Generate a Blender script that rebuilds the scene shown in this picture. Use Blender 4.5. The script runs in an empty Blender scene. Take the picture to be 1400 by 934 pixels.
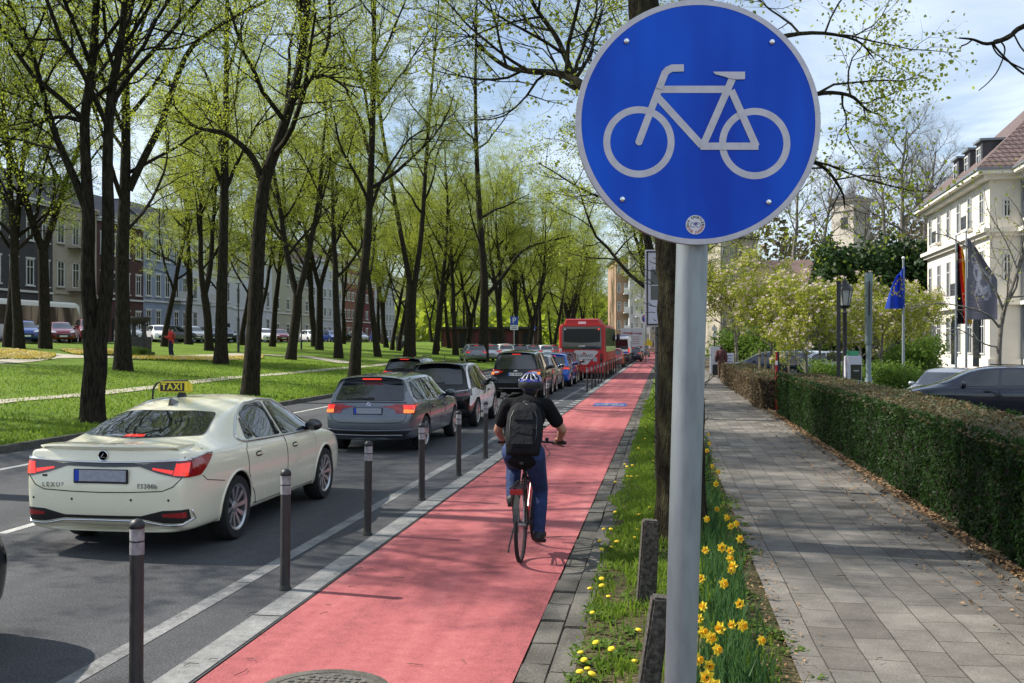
import bpy, bmesh, math, random
from mathutils import Vector, Matrix, noise
from mathutils.bvhtree import BVHTree
from mathutils.geometry import delaunay_2d_cdt

PI = math.pi
R = math.radians
SC = bpy.context.scene
COL = SC.collection
rnd = random.Random(7)

# ---------------------------------------------------------------- camera frame
HC = 2.05                        # eye height in metres
TH = math.atan(208 / 1400)       # the camera looks a little left of the street
CS, SN = math.cos(TH), math.sin(TH)

def cam2w(xc, zc):
    return xc * CS - zc * SN, xc * SN + zc * CS

def at(px, dist):
    return cam2w((px - 700) / 1400 * dist, dist)

def gp(px, py, z=0.0):
    return at(px, 1400 * (HC - z) / (py - 467))

def park_z(x):
    """height of the park lawn, which climbs gently away from the road"""
    if x > -12.2:
        return 0.0
    return 0.12 + 0.06 * (min(-12.2 - x, 31.0))

# ---------------------------------------------------------------- objects
def tag(o, label=None, cat=None, group=None, kind=None):
    if label: o['label'] = label
    if cat: o['category'] = cat
    if group: o['group'] = group
    if kind: o['kind'] = kind
    return o

def thing(name, label, cat, loc=(0, 0, 0), rz=0.0, group=None):
    o = bpy.data.objects.new(name, None)
    COL.objects.link(o)
    o.location = loc
    o.rotation_euler = (0, 0, rz)
    o.empty_display_size = 0.2
    return tag(o, label, cat, group)

def copy_tree(o, parent=None):
    c = o.copy()
    COL.objects.link(c)
    if parent is not None:
        c.parent = parent
    for ch in list(o.children):
        copy_tree(ch, c)
    return c

def repaint(root, old, new):
    """give a copied thing another paint without touching the shared meshes"""
    for o in [root] + list(root.children_recursive):
        if o.type != 'MESH':
            continue
        for s in o.material_slots:
            if s.material == old:
                s.link = 'OBJECT'
                s.material = new

class MB:
    """collects primitive shapes and links them as ONE mesh object"""
    def __init__(self):
        self.v, self.f, self.mi, self.mats = [], [], [], []
        self.cur = 0
    def use(self, m):
        if m not in self.mats:
            self.mats.append(m)
        self.cur = self.mats.index(m)
        return self
    def add(self, vs, fs):
        b = len(self.v)
        self.v.extend(tuple(p) for p in vs)
        for f in fs:
            self.f.append(tuple(b + i for i in f))
            self.mi.append(self.cur)
        return self
    def box(self, c, s, rz=0.0, rx=0.0, ry=0.0, taper=1.0):
        hx, hy, hz = s[0] / 2, s[1] / 2, s[2] / 2
        M = Matrix.Translation(Vector(c)) @ Matrix.Rotation(rz, 4, 'Z') @ Matrix.Rotation(ry, 4, 'Y') @ Matrix.Rotation(rx, 4, 'X')
        vs = []
        for z in (-hz, hz):
            k = taper if z > 0 else 1.0
            for x, y in ((-hx, -hy), (hx, -hy), (hx, hy), (-hx, hy)):
                vs.append(M @ Vector((x * k, y * k, z)))
        return self.add(vs, [(3, 2, 1, 0), (4, 5, 6, 7), (0, 1, 5, 4), (1, 2, 6, 5), (2, 3, 7, 6), (3, 0, 4, 7)])
    def quad(self, a, b, c, d):
        return self.add([a, b, c, d], [(0, 1, 2, 3)])
    def tube(self, pts, radii, n=8, caps=True):
        pts = [Vector(p) for p in pts]
        if not hasattr(radii, '__len__'):
            radii = [radii] * len(pts)
        vs, fs = [], []
        up = None
        for i, p in enumerate(pts):
            t = (pts[min(i + 1, len(pts) - 1)] - pts[max(i - 1, 0)])
            if t.length < 1e-9: t = Vector((0, 0, 1))
            t.normalize()
            if up is None:
                a = Vector((0, 0, 1)) if abs(t.z) < 0.9 else Vector((1, 0, 0))
                up = (a - t * a.dot(t)).normalized()
            else:
                up = up - t * up.dot(t)
                up = up.normalized() if up.length > 1e-6 else t.orthogonal().normalized()
            w = t.cross(up)
            for k in range(n):
                a = 2 * PI * k / n
                vs.append(p + (up * math.cos(a) + w * math.sin(a)) * radii[i])
        for i in range(len(pts) - 1):
            for k in range(n):
                k2 = (k + 1) % n
                fs.append((i * n + k, i * n + k2, (i + 1) * n + k2, (i + 1) * n + k))
        if caps:
            fs.append(tuple(range(n))[::-1])
            fs.append(tuple((len(pts) - 1) * n + k for k in range(n)))
        return self.add(vs, fs)
    def lathe(self, prof, n=24, c=(0, 0, 0), axis='Z', close=False, caps=True):
        """prof: (radius, height) pairs"""
        vs, fs = [], []
        for r, h in prof:
            for k in range(n):
                a = 2 * PI * k / n
                x, y, z = r * math.cos(a), r * math.sin(a), h
                if axis == 'X': x, y, z = z, x, y
                elif axis == 'Y': x, y, z = y, z, x
                vs.append((c[0] + x, c[1] + y, c[2] + z))
        m = len(prof)
        for i in range(m - 1 + (1 if close else 0)):
            j = (i + 1) % m
            for k in range(n):
                k2 = (k + 1) % n
                fs.append((i * n + k, i * n + k2, j * n + k2, j * n + k))
        if not close and caps:
            if prof[0][0] > 1e-4: fs.append(tuple(range(n))[::-1])
            if prof[-1][0] > 1e-4: fs.append(tuple((m - 1) * n + k for k in range(n)))
        return self.add(vs, fs)
    def ell(self, c, r, n=12, m=8, rz=0.0, ry=0.0, rx=0.0):
        M = Matrix.Translation(Vector(c)) @ Matrix.Rotation(rz, 4, 'Z') @ Matrix.Rotation(ry, 4, 'Y') @ Matrix.Rotation(rx, 4, 'X')
        vs, fs = [M @ Vector((0, 0, -r[2]))], []
        for i in range(1, m):
            b = -PI / 2 + PI * i / m
            for k in range(n):
                a = 2 * PI * k / n
                vs.append(M @ Vector((r[0] * math.cos(b) * math.cos(a), r[1] * math.cos(b) * math.sin(a), r[2] * math.sin(b))))
        vs.append(M @ Vector((0, 0, r[2])))
        for k in range(n):
            fs.append((0, 1 + (k + 1) % n, 1 + k))
            fs.append((len(vs) - 1, 1 + (m - 2) * n + k, 1 + (m - 2) * n + (k + 1) % n))
        for i in range(m - 2):
            for k in range(n):
                k2 = (k + 1) % n
                fs.append((1 + i * n + k, 1 + i * n + k2, 1 + (i + 1) * n + k2, 1 + (i + 1) * n + k))
        return self.add(vs, fs)
    def prism(self, poly, a, b, axis='Z'):
        """poly of 2D points pushed from a to b along an axis (Z: xy, Y: xz, X: yz)"""
        def P(p, h):
            return {'Z': (p[0], p[1], h), 'Y': (p[0], h, p[1]), 'X': (h, p[0], p[1])}[axis]
        n = len(poly)
        vs = [P(p, a) for p in poly] + [P(p, b) for p in poly]
        fs = [tuple(range(n))[::-1], tuple(range(n, 2 * n))]
        for i in range(n):
            j = (i + 1) % n
            fs.append((i, j, n + j, n + i))
        return self.add(vs, fs)
    def build(self, name, m=None, parent=None, smooth=None, bevel=0.0, fix=True):
        me = bpy.data.meshes.new(name)
        me.from_pydata(self.v, [], self.f)
        for x in (self.mats or ([m] if m else [])):
            me.materials.append(x)
        if len(self.mats) > 1:
            me.polygons.foreach_set('material_index', self.mi)
        if fix:
            bm = bmesh.new(); bm.from_mesh(me)
            bmesh.ops.recalc_face_normals(bm, faces=bm.faces)
            if bevel > 0:
                es = [e for e in bm.edges if len(e.link_faces) == 2 and e.calc_face_angle(0) > 0.6]
                bmesh.ops.bevel(bm, geom=es, offset=bevel, segments=2, affect='EDGES', clamp_overlap=True)
            bm.to_mesh(me); bm.free()
        if smooth is not None:
            me.shade_smooth()
            if smooth < 180:
                me.set_sharp_from_angle(angle=R(smooth))
        o = bpy.data.objects.new(name, me)
        COL.objects.link(o)
        if parent is not None:
            o.parent = parent
        return o

def evaluated(o):
    """bake an object's modifiers into its mesh"""
    dg = bpy.context.evaluated_depsgraph_get()
    me = bpy.data.meshes.new_from_object(o.evaluated_get(dg), preserve_all_data_layers=True, depsgraph=dg)
    o.modifiers.clear()
    old = o.data
    o.data = me
    bpy.data.meshes.remove(old)
    return o

_text_cache = {}
def text_mesh(s, size=1.0, depth=0.0, bold=0.0, spacing=1.0):
    key = (s, size, depth, bold, spacing)
    if key in _text_cache:
        return _text_cache[key]
    cu = bpy.data.curves.new('lettering', 'FONT')
    cu.body = s; cu.size = size; cu.extrude = depth; cu.offset = bold
    cu.align_x = 'CENTER'; cu.align_y = 'CENTER'; cu.space_character = spacing
    cu.resolution_u = 3
    o = bpy.data.objects.new('lettering', cu)
    COL.objects.link(o)
    dg = bpy.context.evaluated_depsgraph_get()
    me = bpy.data.meshes.new_from_object(o.evaluated_get(dg), depsgraph=dg)
    bpy.data.objects.remove(o); bpy.data.curves.remove(cu)
    _text_cache[key] = me
    return me

def text(s, m, parent, loc, rot, size, depth=0.002, bold=0.0, name='lettering', spacing=1.0, sx=1.0):
    me = text_mesh(s, size, depth, bold, spacing).copy()
    me.materials.clear(); me.materials.append(m)
    o = bpy.data.objects.new(name, me)
    COL.objects.link(o)
    o.parent = parent
    o.location = loc; o.rotation_euler = rot; o.scale = (sx, 1, 1)
    return o

REAR = (PI / 2, 0, 0)     # lettering that faces -y

# ---------------------------------------------------------------- materials
_mats = {}
def mat(name, col=(.5, .5, .5), rough=.6, metal=0.0, col2=None, nscale=5.0, ncontrast=(.35, .65), bump=None,
        coat=0.0, spec=.5, transl=None, emit=None, nstretch=(1, 1, 1), detail=6.0, rough2=None):
    if name in _mats:
        return _mats[name]
    m = bpy.data.materials.new(name)
    m.use_nodes = True
    nt = m.node_tree
    b = nt.nodes['Principled BSDF']
    b.inputs['Base Color'].default_value = (*col, 1)
    b.inputs['Roughness'].default_value = rough
    b.inputs['Metallic'].default_value = metal
    b.inputs['Coat Weight'].default_value = coat
    b.inputs['Coat Roughness'].default_value = 0.03
    b.inputs['Specular IOR Level'].default_value = spec
    if col2 is not None or bump is not None or rough2 is not None:
        tc = nt.nodes.new('ShaderNodeTexCoord')
        mp = nt.nodes.new('ShaderNodeMapping')
        mp.inputs['Scale'].default_value = nstretch
        nt.links.new(tc.outputs['Object'], mp.inputs['Vector'])
    if col2 is not None or rough2 is not None:
        nz = nt.nodes.new('ShaderNodeTexNoise')
        nz.inputs['Scale'].default_value = nscale
        nz.inputs['Detail'].default_value = detail
        nt.links.new(mp.outputs[0], nz.inputs['Vector'])
        mr = nt.nodes.new('ShaderNodeMapRange')
        mr.inputs['From Min'].default_value, mr.inputs['From Max'].default_value = ncontrast
        nt.links.new(nz.outputs['Fac'], mr.inputs['Value'])
        if col2 is not None:
            mx = nt.nodes.new('ShaderNodeMix'); mx.data_type = 'RGBA'
            mx.inputs['A'].default_value = (*col, 1); mx.inputs['B'].default_value = (*col2, 1)
            nt.links.new(mr.outputs[0], mx.inputs['Factor'])
            nt.links.new(mx.outputs['Result'], b.inputs['Base Color'])
        if rough2 is not None:
            m2 = nt.nodes.new('ShaderNodeMapRange')
            m2.inputs['To Min'].default_value, m2.inputs['To Max'].default_value = rough, rough2
            nt.links.new(mr.outputs[0], m2.inputs['Value'])
            nt.links.new(m2.outputs[0], b.inputs['Roughness'])
    if bump is not None:
        n2 = nt.nodes.new('ShaderNodeTexNoise')
        n2.inputs['Scale'].default_value = bump[0]; n2.inputs['Detail'].default_value = 8
        nt.links.new(mp.outputs[0], n2.inputs['Vector'])
        bp = nt.nodes.new('ShaderNodeBump')
        bp.inputs['Strength'].default_value = bump[1]
        bp.inputs['Distance'].default_value = bump[2] if len(bump) > 2 else 0.02
        nt.links.new(n2.outputs['Fac'], bp.inputs['Height'])
        nt.links.new(bp.outputs[0], b.inputs['Normal'])
    if emit is not None:
        b.inputs['Emission Color'].default_value = (*emit[0], 1)
        b.inputs['Emission Strength'].default_value = emit[1]
    if transl is not None:
        tr = nt.nodes.new('ShaderNodeBsdfTranslucent')
        tr.inputs['Color'].default_value = (*transl[0], 1)
        ms = nt.nodes.new('ShaderNodeMixShader')
        ms.inputs[0].default_value = transl[1]
        nt.links.new(b.outputs[0], ms.inputs[1]); nt.links.new(tr.outputs[0], ms.inputs[2])
        nt.links.new(ms.outputs[0], nt.nodes['Material Output'].inputs['Surface'])
    _mats[name] = m
    return m

def leaf_mat(name, c1, c2, t, tw=.45, vary=3.0):
    """two leaf tones picked per clump in space, lit through from behind"""
    m = mat(name, c1, .5, col2=c2, nscale=vary, ncontrast=(.35, .65), transl=(t, tw), spec=.12, detail=2)
    return m

def paint(name, col, rough=.25, metal=0.0, coat=.9):
    return mat('paint_' + name, col, rough, metal, coat=coat, rough2=rough + .1, nscale=2.0)

M_glass = mat('car_glass', (.012, .015, .018), .02, spec=.75, coat=.5)
M_tyre = mat('tyre_rubber', (.012, .012, .013), .85, bump=(60, .2, .004))
M_black = mat('black_plastic', (.012, .012, .013), .5)
M_gloss = mat('gloss_black', (.01, .01, .011), .12, coat=.5)
M_chrome = mat('chrome', (.75, .76, .78), .12, 1.0)
M_alloy = mat('alloy', (.55, .56, .58), .28, .9)
M_alloyd = mat('dark_alloy', (.06, .06, .065), .35, .8)
M_gap = mat('panel_gap', (.004, .004, .004), .9)
M_red = mat('tail_red', (.28, .006, .008), .12, coat=.8)
M_redlit = mat('tail_lit', (.5, .01, .01), .2, emit=((1.0, .045, .02), .5), coat=.6)
M_amberlit = mat('amber_lit', (.6, .12, .02), .2, emit=((1.0, .22, .04), .8))
M_smoke = mat('smoked_lens', (.03, .012, .014), .1, coat=.8)
M_clear = mat('clear_lens', (.5, .52, .55), .1, coat=.8)
M_plate = mat('plate_grey', (.33, .35, .40), .5, col2=(.27, .28, .32), nscale=30)
M_plateblue = mat('plate_blue', (.01, .05, .45), .4)
M_white = mat('white_enamel', (.75, .75, .75), .4)
M_dark = mat('dark_interior', (.01, .01, .01), .8)
M_galv = mat('galvanised_steel', (.30, .33, .345), .5, .5, col2=(.22, .245, .26), nscale=10, ncontrast=(.38, .68), nstretch=(2.5, 2.5, .6), bump=(90, .08, .003), rough2=.6)
M_post = mat('dark_metal_post', (.035, .035, .036), .55, .2, col2=(.06, .058, .055), nscale=14, ncontrast=(.5, .8))
# ================================================================ world, sun, camera
cam_d = bpy.data.cameras.new('camera')
cam = bpy.data.objects.new('camera', cam_d)
COL.objects.link(cam)
cam.location = (0, 0, HC)
cam.rotation_euler = (PI / 2, 0, TH)
cam_d.sensor_width = 36.0
cam_d.lens = 36.0
cam_d.clip_start = 0.05
cam_d.clip_end = 6000
SC.camera = cam

# the sun stands to the left and a little ahead
sx, sy = cam2w(-0.954, 0.30)
SUN_EL = R(44)
sun_dir = Vector((sx * math.cos(SUN_EL), sy * math.cos(SUN_EL), math.sin(SUN_EL)))
sd = bpy.data.lights.new('sun', 'SUN')
sd.energy = 5.0
sd.angle = R(0.5)
sd.color = (1.0, .945, .85)
so = bpy.data.objects.new('sun', sd)
COL.objects.link(so)
so.rotation_euler = sun_dir.to_track_quat('Z', 'Y').to_euler()
so.location = (-40, 20, 60)

W = bpy.data.worlds.new('World')
SC.world = W
W.use_nodes = True
nt = W.node_tree
bg = nt.nodes['Background']
sky = nt.nodes.new('ShaderNodeTexSky')
sky.sky_type = 'NISHITA'
sky.sun_disc = False
sky.sun_elevation = SUN_EL
sky.sun_rotation = math.atan2(sx, sy)
sky.air_density = 1.0
sky.dust_density = 0.4
sky.ozone_density = 2.0
# thin cirrus: noise over the sky directions
tc = nt.nodes.new('ShaderNodeTexCoord')
sep = nt.nodes.new('ShaderNodeSeparateXYZ')
nt.links.new(tc.outputs['Generated'], sep.inputs[0])
mx_ = nt.nodes.new('ShaderNodeMath'); mx_.operation = 'MAXIMUM'; mx_.inputs[1].default_value = 0.06
nt.links.new(sep.outputs['Z'], mx_.inputs[0])
vd = nt.nodes.new('ShaderNodeVectorMath'); vd.operation = 'DIVIDE'
cb = nt.nodes.new('ShaderNodeCombineXYZ')
for k in range(3):
    nt.links.new(mx_.outputs[0], cb.inputs[k])
nt.links.new(tc.outputs['Generated'], vd.inputs[0]); nt.links.new(cb.outputs[0], vd.inputs[1])
mp = nt.nodes.new('ShaderNodeMapping')
mp.inputs['Scale'].default_value = (.55, .28, 1)
mp.inputs['Rotation'].default_value = (0, 0, .5)
mp.inputs['Location'].default_value = (2.3, .4, 0)
nt.links.new(vd.outputs[0], mp.inputs['Vector'])
nz = nt.nodes.new('ShaderNodeTexNoise')
nz.inputs['Scale'].default_value = 1.3; nz.inputs['Detail'].default_value = 9; nz.inputs['Roughness'].default_value = .58
nz.inputs['Distortion'].default_value = .5
nt.links.new(mp.outputs[0], nz.inputs['Vector'])
mr = nt.nodes.new('ShaderNodeMapRange'); mr.interpolation_type = 'SMOOTHSTEP'
mr.inputs['From Min'].default_value = .34; mr.inputs['From Max'].default_value = .64
mr.inputs['To Min'].default_value = .16; mr.inputs['To Max'].default_value = .80
nt.links.new(nz.outputs['Fac'], mr.inputs['Value'])
mixc = nt.nodes.new('ShaderNodeMix'); mixc.data_type = 'RGBA'
mixc.inputs['B'].default_value = (7.4, 8.4, 9.8, 1)
nt.links.new(mr.outputs[0], mixc.inputs['Factor'])
nt.links.new(sky.outputs[0], mixc.inputs['A'])
nt.links.new(mixc.outputs['Result'], bg.inputs['Color'])
bg.inputs['Strength'].default_value = 0.092

SC.view_settings.view_transform = 'Standard'
SC.view_settings.look = 'None'
SC.view_settings.exposure = 0.0
SC.view_settings.gamma = 1.0

# ================================================================ ground sheets
def sheet(name, x0, x1, y0, y1, z, m, nx=1, ny=1, zf=None, kind='structure'):
    b = MB()
    vs, fs = [], []
    for j in range(ny + 1):
        for i in range(nx + 1):
            x = x0 + (x1 - x0) * i / nx; y = y0 + (y1 - y0) * j / ny
            vs.append((x, y, z + (zf(x, y) if zf else 0)))
    for j in range(ny):
        for i in range(nx):
            a = j * (nx + 1) + i
            fs.append((a, a + 1, a + nx + 2, a + nx + 1))
    b.add(vs, fs)
    return tag(b.build(name, m, smooth=180 if zf else None, fix=False), kind=kind)

def ramp_mat(name, stops, layers, rough=.9, bump=None):
    """colour ramp over layered noises; layers: (scale, weight, stretch)"""
    m = bpy.data.materials.new(name); m.use_nodes = True
    nt = m.node_tree; b = nt.nodes['Principled BSDF']
    b.inputs['Roughness'].default_value = rough
    b.inputs['Specular IOR Level'].default_value = .15
    tc = nt.nodes.new('ShaderNodeTexCoord')
    acc = None
    for sc_, w, st in layers:
        mp = nt.nodes.new('ShaderNodeMapping'); mp.inputs['Scale'].default_value = st
        nt.links.new(tc.outputs['Object'], mp.inputs['Vector'])
        n = nt.nodes.new('ShaderNodeTexNoise'); n.inputs['Scale'].default_value = sc_; n.inputs['Detail'].default_value = 6
        nt.links.new(mp.outputs[0], n.inputs['Vector'])
        mu = nt.nodes.new('ShaderNodeMath'); mu.operation = 'MULTIPLY_ADD'
        mu.inputs[1].default_value = w
        nt.links.new(n.outputs['Fac'], mu.inputs[0])
        if acc is None: mu.inputs[2].default_value = 0
        else: nt.links.new(acc.outputs[0], mu.inputs[2])
        acc = mu
    cr = nt.nodes.new('ShaderNodeValToRGB')
    el = cr.color_ramp.elements
    el[0].position, el[0].color = stops[0][0], (*stops[0][1], 1)
    el[1].position, el[1].color = stops[-1][0], (*stops[-1][1], 1)
    for p, c in stops[1:-1]:
        e = el.new(p); e.color = (*c, 1)
    nt.links.new(acc.outputs[0], cr.inputs[0])
    nt.links.new(cr.outputs[0], b.inputs['Base Color'])
    if bump:
        n = nt.nodes.new('ShaderNodeTexNoise'); n.inputs['Scale'].default_value = bump[0]; n.inputs['Detail'].default_value = 5
        nt.links.new(tc.outputs['Object'], n.inputs['Vector'])
        bp = nt.nodes.new('ShaderNodeBump'); bp.inputs['Strength'].default_value = bump[1]; bp.inputs['Distance'].default_value = bump[2]
        nt.links.new(n.outputs['Fac'], bp.inputs['Height']); nt.links.new(bp.outputs[0], b.inputs['Normal'])
    _mats[name] = m
    return m

one = (1, 1, 1)
M_asphalt = ramp_mat('asphalt', [(.36, (.022, .023, .025)), (.5, (.064, .065, .069)), (.64, (.15, .15, .155))],
                     [(62, .42, one), (190, .33, one), (.8, .17, (1.5, .2, 1)), (7, .08, one)], .75, (190, .55, .006))
M_asphalt2 = ramp_mat('side_asphalt', [(.35, (.05, .05, .052)), (.65, (.085, .083, .08))], [(60, .5, one), (1, .5, one)], .85)
M_lane = ramp_mat('red_lane_coating', [(.38, (.17, .055, .055)), (.47, (.315, .088, .092)), (.55, (.385, .112, .114)), (.64, (.43, .18, .17))],
                  [(110, .40, one), (1.4, .42, (1.8, .10, 1)), (9, .18, one)], .75, (260, .4, .004))
M_paintline = ramp_mat('worn_road_paint', [(.36, (.085, .085, .083)), (.47, (.19, .19, .185)), (.62, (.29, .29, .28))],
                       [(120, .45, one), (3, .3, one), (18, .25, one)], .7, (200, .3, .003))
M_lineworn = ramp_mat('worn_thin_line', [(.37, (.075, .075, .075)), (.5, (.19, .19, .187)), (.64, (.30, .30, .295))],
                       [(130, .45, one), (3, .3, one), (18, .25, one)], .7, (200, .3, .003))
M_white_line = ramp_mat('white_road_paint', [(.35, (.22, .22, .21)), (.6, (.48, .48, .46))], [(60, .5, one), (4, .5, one)], .7)
M_kerb = ramp_mat('kerb_stone', [(.35, (.055, .050, .043)), (.65, (.15, .14, .12))], [(20, .5, one), (2, .5, one)], .85, (60, .4, .01))
M_gutter = ramp_mat('gutter_stone', [(.36, (.04, .036, .030)), (.5, (.10, .093, .08)), (.64, (.17, .158, .135))],
                    [(70, .45, one), (2.5, .55, (1, .5, 1))], .85, (90, .5, .008))
M_park = ramp_mat('park_grass', [(.36, (.040, .090, .006)), (.5, (.12, .20, .014)), (.64, (.23, .28, .04))],
                  [(9, .40, one), (.35, .25, one), (45, .35, one)], .8, (30, 1.0, .08))
M_soil = ramp_mat('verge_soil', [(.34, (.03, .045, .012)), (.5, (.085, .07, .035)), (.66, (.17, .13, .075))],
                  [(22, .6, one), (2.0, .4, one)], .95, (50, 1.0, .03))
M_path = ramp_mat('gravel_path', [(.35, (.28, .25, .19)), (.65, (.46, .42, .34))], [(12, .6, one), (1, .4, one)], .9)
M_dirt = ramp_mat('dry_earth', [(.34, (.045, .036, .024)), (.5, (.10, .082, .055)), (.68, (.19, .16, .11))],
                  [(30, .6, one), (3, .4, one)], .95, (60, .8, .02))
M_far = ramp_mat('far_ground', [(.35, (.06, .09, .02)), (.65, (.10, .12, .04))], [(.3, 1, one)], .9)

sheet('ground', -1500, 1500, -300, 2600, -.06, M_far)
sheet('road', -12.02, -2.80, -25, 420, 0.0, M_asphalt)
sheet('bike_lane', -2.78, -.90, -25, 420, 0.004, M_lane)
tag(MB().box((-12.11, 197, .02), (.17, 444, .21)).build('kerb', M_kerb, bevel=.02), kind='structure')

# park lawn climbs from the kerb to the service street on the left
def lawn_z(x, y):
    return park_z(x) + .05 * noise.noise((x * .12, y * .12, 0)) * min(1, max(0, (-12.6 - x) / 3))
sheet('lawn', -43.2, -12.2, -20, 420, 0.0, M_park, 40, 160, lawn_z)
sheet('service_street', -53.0, -43.2, -40, 420, park_z(-60), M_asphalt2)
sheet('left_pavement', -60.0, -53.0, -40, 420, park_z(-60) + .1, M_kerb)
tag(MB().box((-53.06, 190, park_z(-60) + .05), (.15, 460, .12)).build('service_kerb', M_kerb), kind='structure')

# the gutter: a course of stones beside the lane, then the verge kerb
b = MB()
y = -4.0
while y < 120:
    L = rnd.uniform(.30, .62) if y < 60 else 3.0
    b.box((-.80 + rnd.uniform(-.008, .008), y + L / 2, -.022 + rnd.uniform(-.009, .007)), (.18, L - rnd.uniform(.008, .03), .06), rz=rnd.uniform(-.015, .015), ry=rnd.uniform(-.03, .03))
    L = L
    y += L
tag(b.build('gutter', M_gutter, bevel=.006), kind='structure')
b = MB()
y = -4.0
while y < 120:
    L = rnd.uniform(.9, 1.1) if y < 60 else 4.0
    b.box((-.615 + rnd.uniform(-.006, .006), y + L / 2, -.012 + rnd.uniform(-.006, .006)), (.17, L - .015, .08), rz=rnd.uniform(-.006, .006))
    y += L
tag(b.build('verge_kerb', M_gutter, bevel=.008), kind='structure')
tag(MB().box((-.72, 58, -.05), (.38, 124, .05)).build('gutter_bed', M_dirt), kind='structure')

def verge_z(x, y):
    return .022 * noise.noise((x * 3, y * 3, 1)) + .05 * max(0, 1 - abs(x - .15) / .7)
sheet('verge', -.54, .98, -4, 34, .03, M_soil, 14, 240, verge_z)
sheet('far_verge', -.54, .98, 34, 400, .05, M_park)

# slab pavement
M_slab = bpy.data.materials.new('pavement_slabs'); M_slab.use_nodes = True
nt = M_slab.node_tree; bs = nt.nodes['Principled BSDF']
tc = nt.nodes.new('ShaderNodeTexCoord')
nzw = nt.nodes.new('ShaderNodeTexNoise'); nzw.inputs['Scale'].default_value = .8; nzw.inputs['Detail'].default_value = 1
nt.links.new(tc.outputs['Object'], nzw.inputs['Vector'])
va = nt.nodes.new('ShaderNodeVectorMath'); va.operation = 'MULTIPLY_ADD'
va.inputs[1].default_value = (.035, .05, 0)
nt.links.new(nzw.outputs['Color'], va.inputs[0]); nt.links.new(tc.outputs['Object'], va.inputs[2])
br = nt.nodes.new('ShaderNodeTexBrick')
br.offset = .5; br.squash = 1.0
br.inputs['Color1'].default_value = (.125, .113, .098, 1); br.inputs['Color2'].default_value = (.20, .184, .161, 1)
br.inputs['Mortar'].default_value = (.05, .043, .032, 1)
br.inputs['Scale'].default_value = 1.0
br.inputs['Mortar Size'].default_value = .0045
br.inputs['Mortar Smooth'].default_value = .3
br.inputs['Bias'].default_value = 0
br.inputs['Brick Width'].default_value = .48; br.inputs['Row Height'].default_value = .27
rot = nt.nodes.new('ShaderNodeMapping'); rot.inputs['Rotation'].default_value = (0, 0, R(90)); rot.inputs['Location'].default_value = (0, 0.07, 0)
nt.links.new(va.outputs[0], rot.inputs['Vector']); nt.links.new(rot.outputs[0], br.inputs['Vector'])
n1 = nt.nodes.new('ShaderNodeTexNoise'); n1.inputs['Scale'].default_value = 1.3; n1.inputs['Detail'].default_value = 8; n1.inputs['Roughness'].default_value = .7
n2 = nt.nodes.new('ShaderNodeTexNoise'); n2.inputs['Scale'].default_value = 90; n2.inputs['Detail'].default_value = 3
for n in (n1, n2): nt.links.new(tc.outputs['Object'], n.inputs['Vector'])
m1 = nt.nodes.new('ShaderNodeMapRange'); m1.inputs['From Min'].default_value = .3; m1.inputs['From Max'].default_value = .7
m1.inputs['To Min'].default_value = .55; m1.inputs['To Max'].default_value = 1.28
nt.links.new(n1.outputs['Fac'], m1.inputs['Value'])
m2 = nt.nodes.new('ShaderNodeMapRange'); m2.inputs['From Min'].default_value = .3; m2.inputs['From Max'].default_value = .7
m2.inputs['To Min'].default_value = .75; m2.inputs['To Max'].default_value = 1.25
nt.links.new(n2.outputs['Fac'], m2.inputs['Value'])
mm = nt.nodes.new('ShaderNodeMath'); mm.operation = 'MULTIPLY'
nt.links.new(m1.outputs[0], mm.inputs[0]); nt.links.new(m2.outputs[0], mm.inputs[1])
vm = nt.nodes.new('ShaderNodeVectorMath'); vm.operation = 'SCALE'
nt.links.new(br.outputs['Color'], vm.inputs[0]); nt.links.new(mm.outputs[0], vm.inputs['Scale'])
nt.links.new(vm.outputs[0], bs.inputs['Base Color'])
bs.inputs['Roughness'].default_value = .8
bs.inputs['Specular IOR Level'].default_value = .2
bp = nt.nodes.new('ShaderNodeBump'); bp.inputs['Strength'].default_value = .6; bp.inputs['Distance'].default_value = .012; bp.invert = True
nt.links.new(br.outputs['Fac'], bp.inputs['Height'])
bp2 = nt.nodes.new('ShaderNodeBump'); bp2.inputs['Strength'].default_value = .3; bp2.inputs['Distance'].default_value = .004
nt.links.new(n2.outputs['Fac'], bp2.inputs['Height']); nt.links.new(bp.outputs[0], bp2.inputs['Normal'])
nt.links.new(bp2.outputs[0], bs.inputs['Normal'])
def pave_z(x, y):
    return .016 * noise.noise((x * .9, y * .7, 5)) + .010 * noise.noise((x * 2.2, y * 2.0, 9))
sheet('pavement', .80, 2.86, -4, 90, .05, M_slab, 16, 300, pave_z)
sheet('far_pavement', .80, 2.86, 90, 400, .06, M_slab)
sheet('hedge_bed', 2.80, 4.7, -4, 120, .035, M_dirt, 12, 160, lambda x, y: .02 * noise.noise((x * 3, y * 3, 4)) + .035 * max(0, (x - 2.85)))
b = MB(); y = -2.0
while y < 90:
    L = rnd.uniform(.9, 1.1) if y < 60 else 3
    b.box((2.86 + rnd.uniform(-.015, .015), y + L / 2, .03 + rnd.uniform(-.012, .012)), (.075, L - .02, .11), rz=rnd.uniform(-.02, .02))
    y += L
tag(b.build('hedge_kerb', M_gutter, bevel=.012), kind='structure')
# forecourt and car park beyond the hedge
sheet('forecourt', 4.6, 90, -10, 140, -.02, M_asphalt2)

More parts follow.
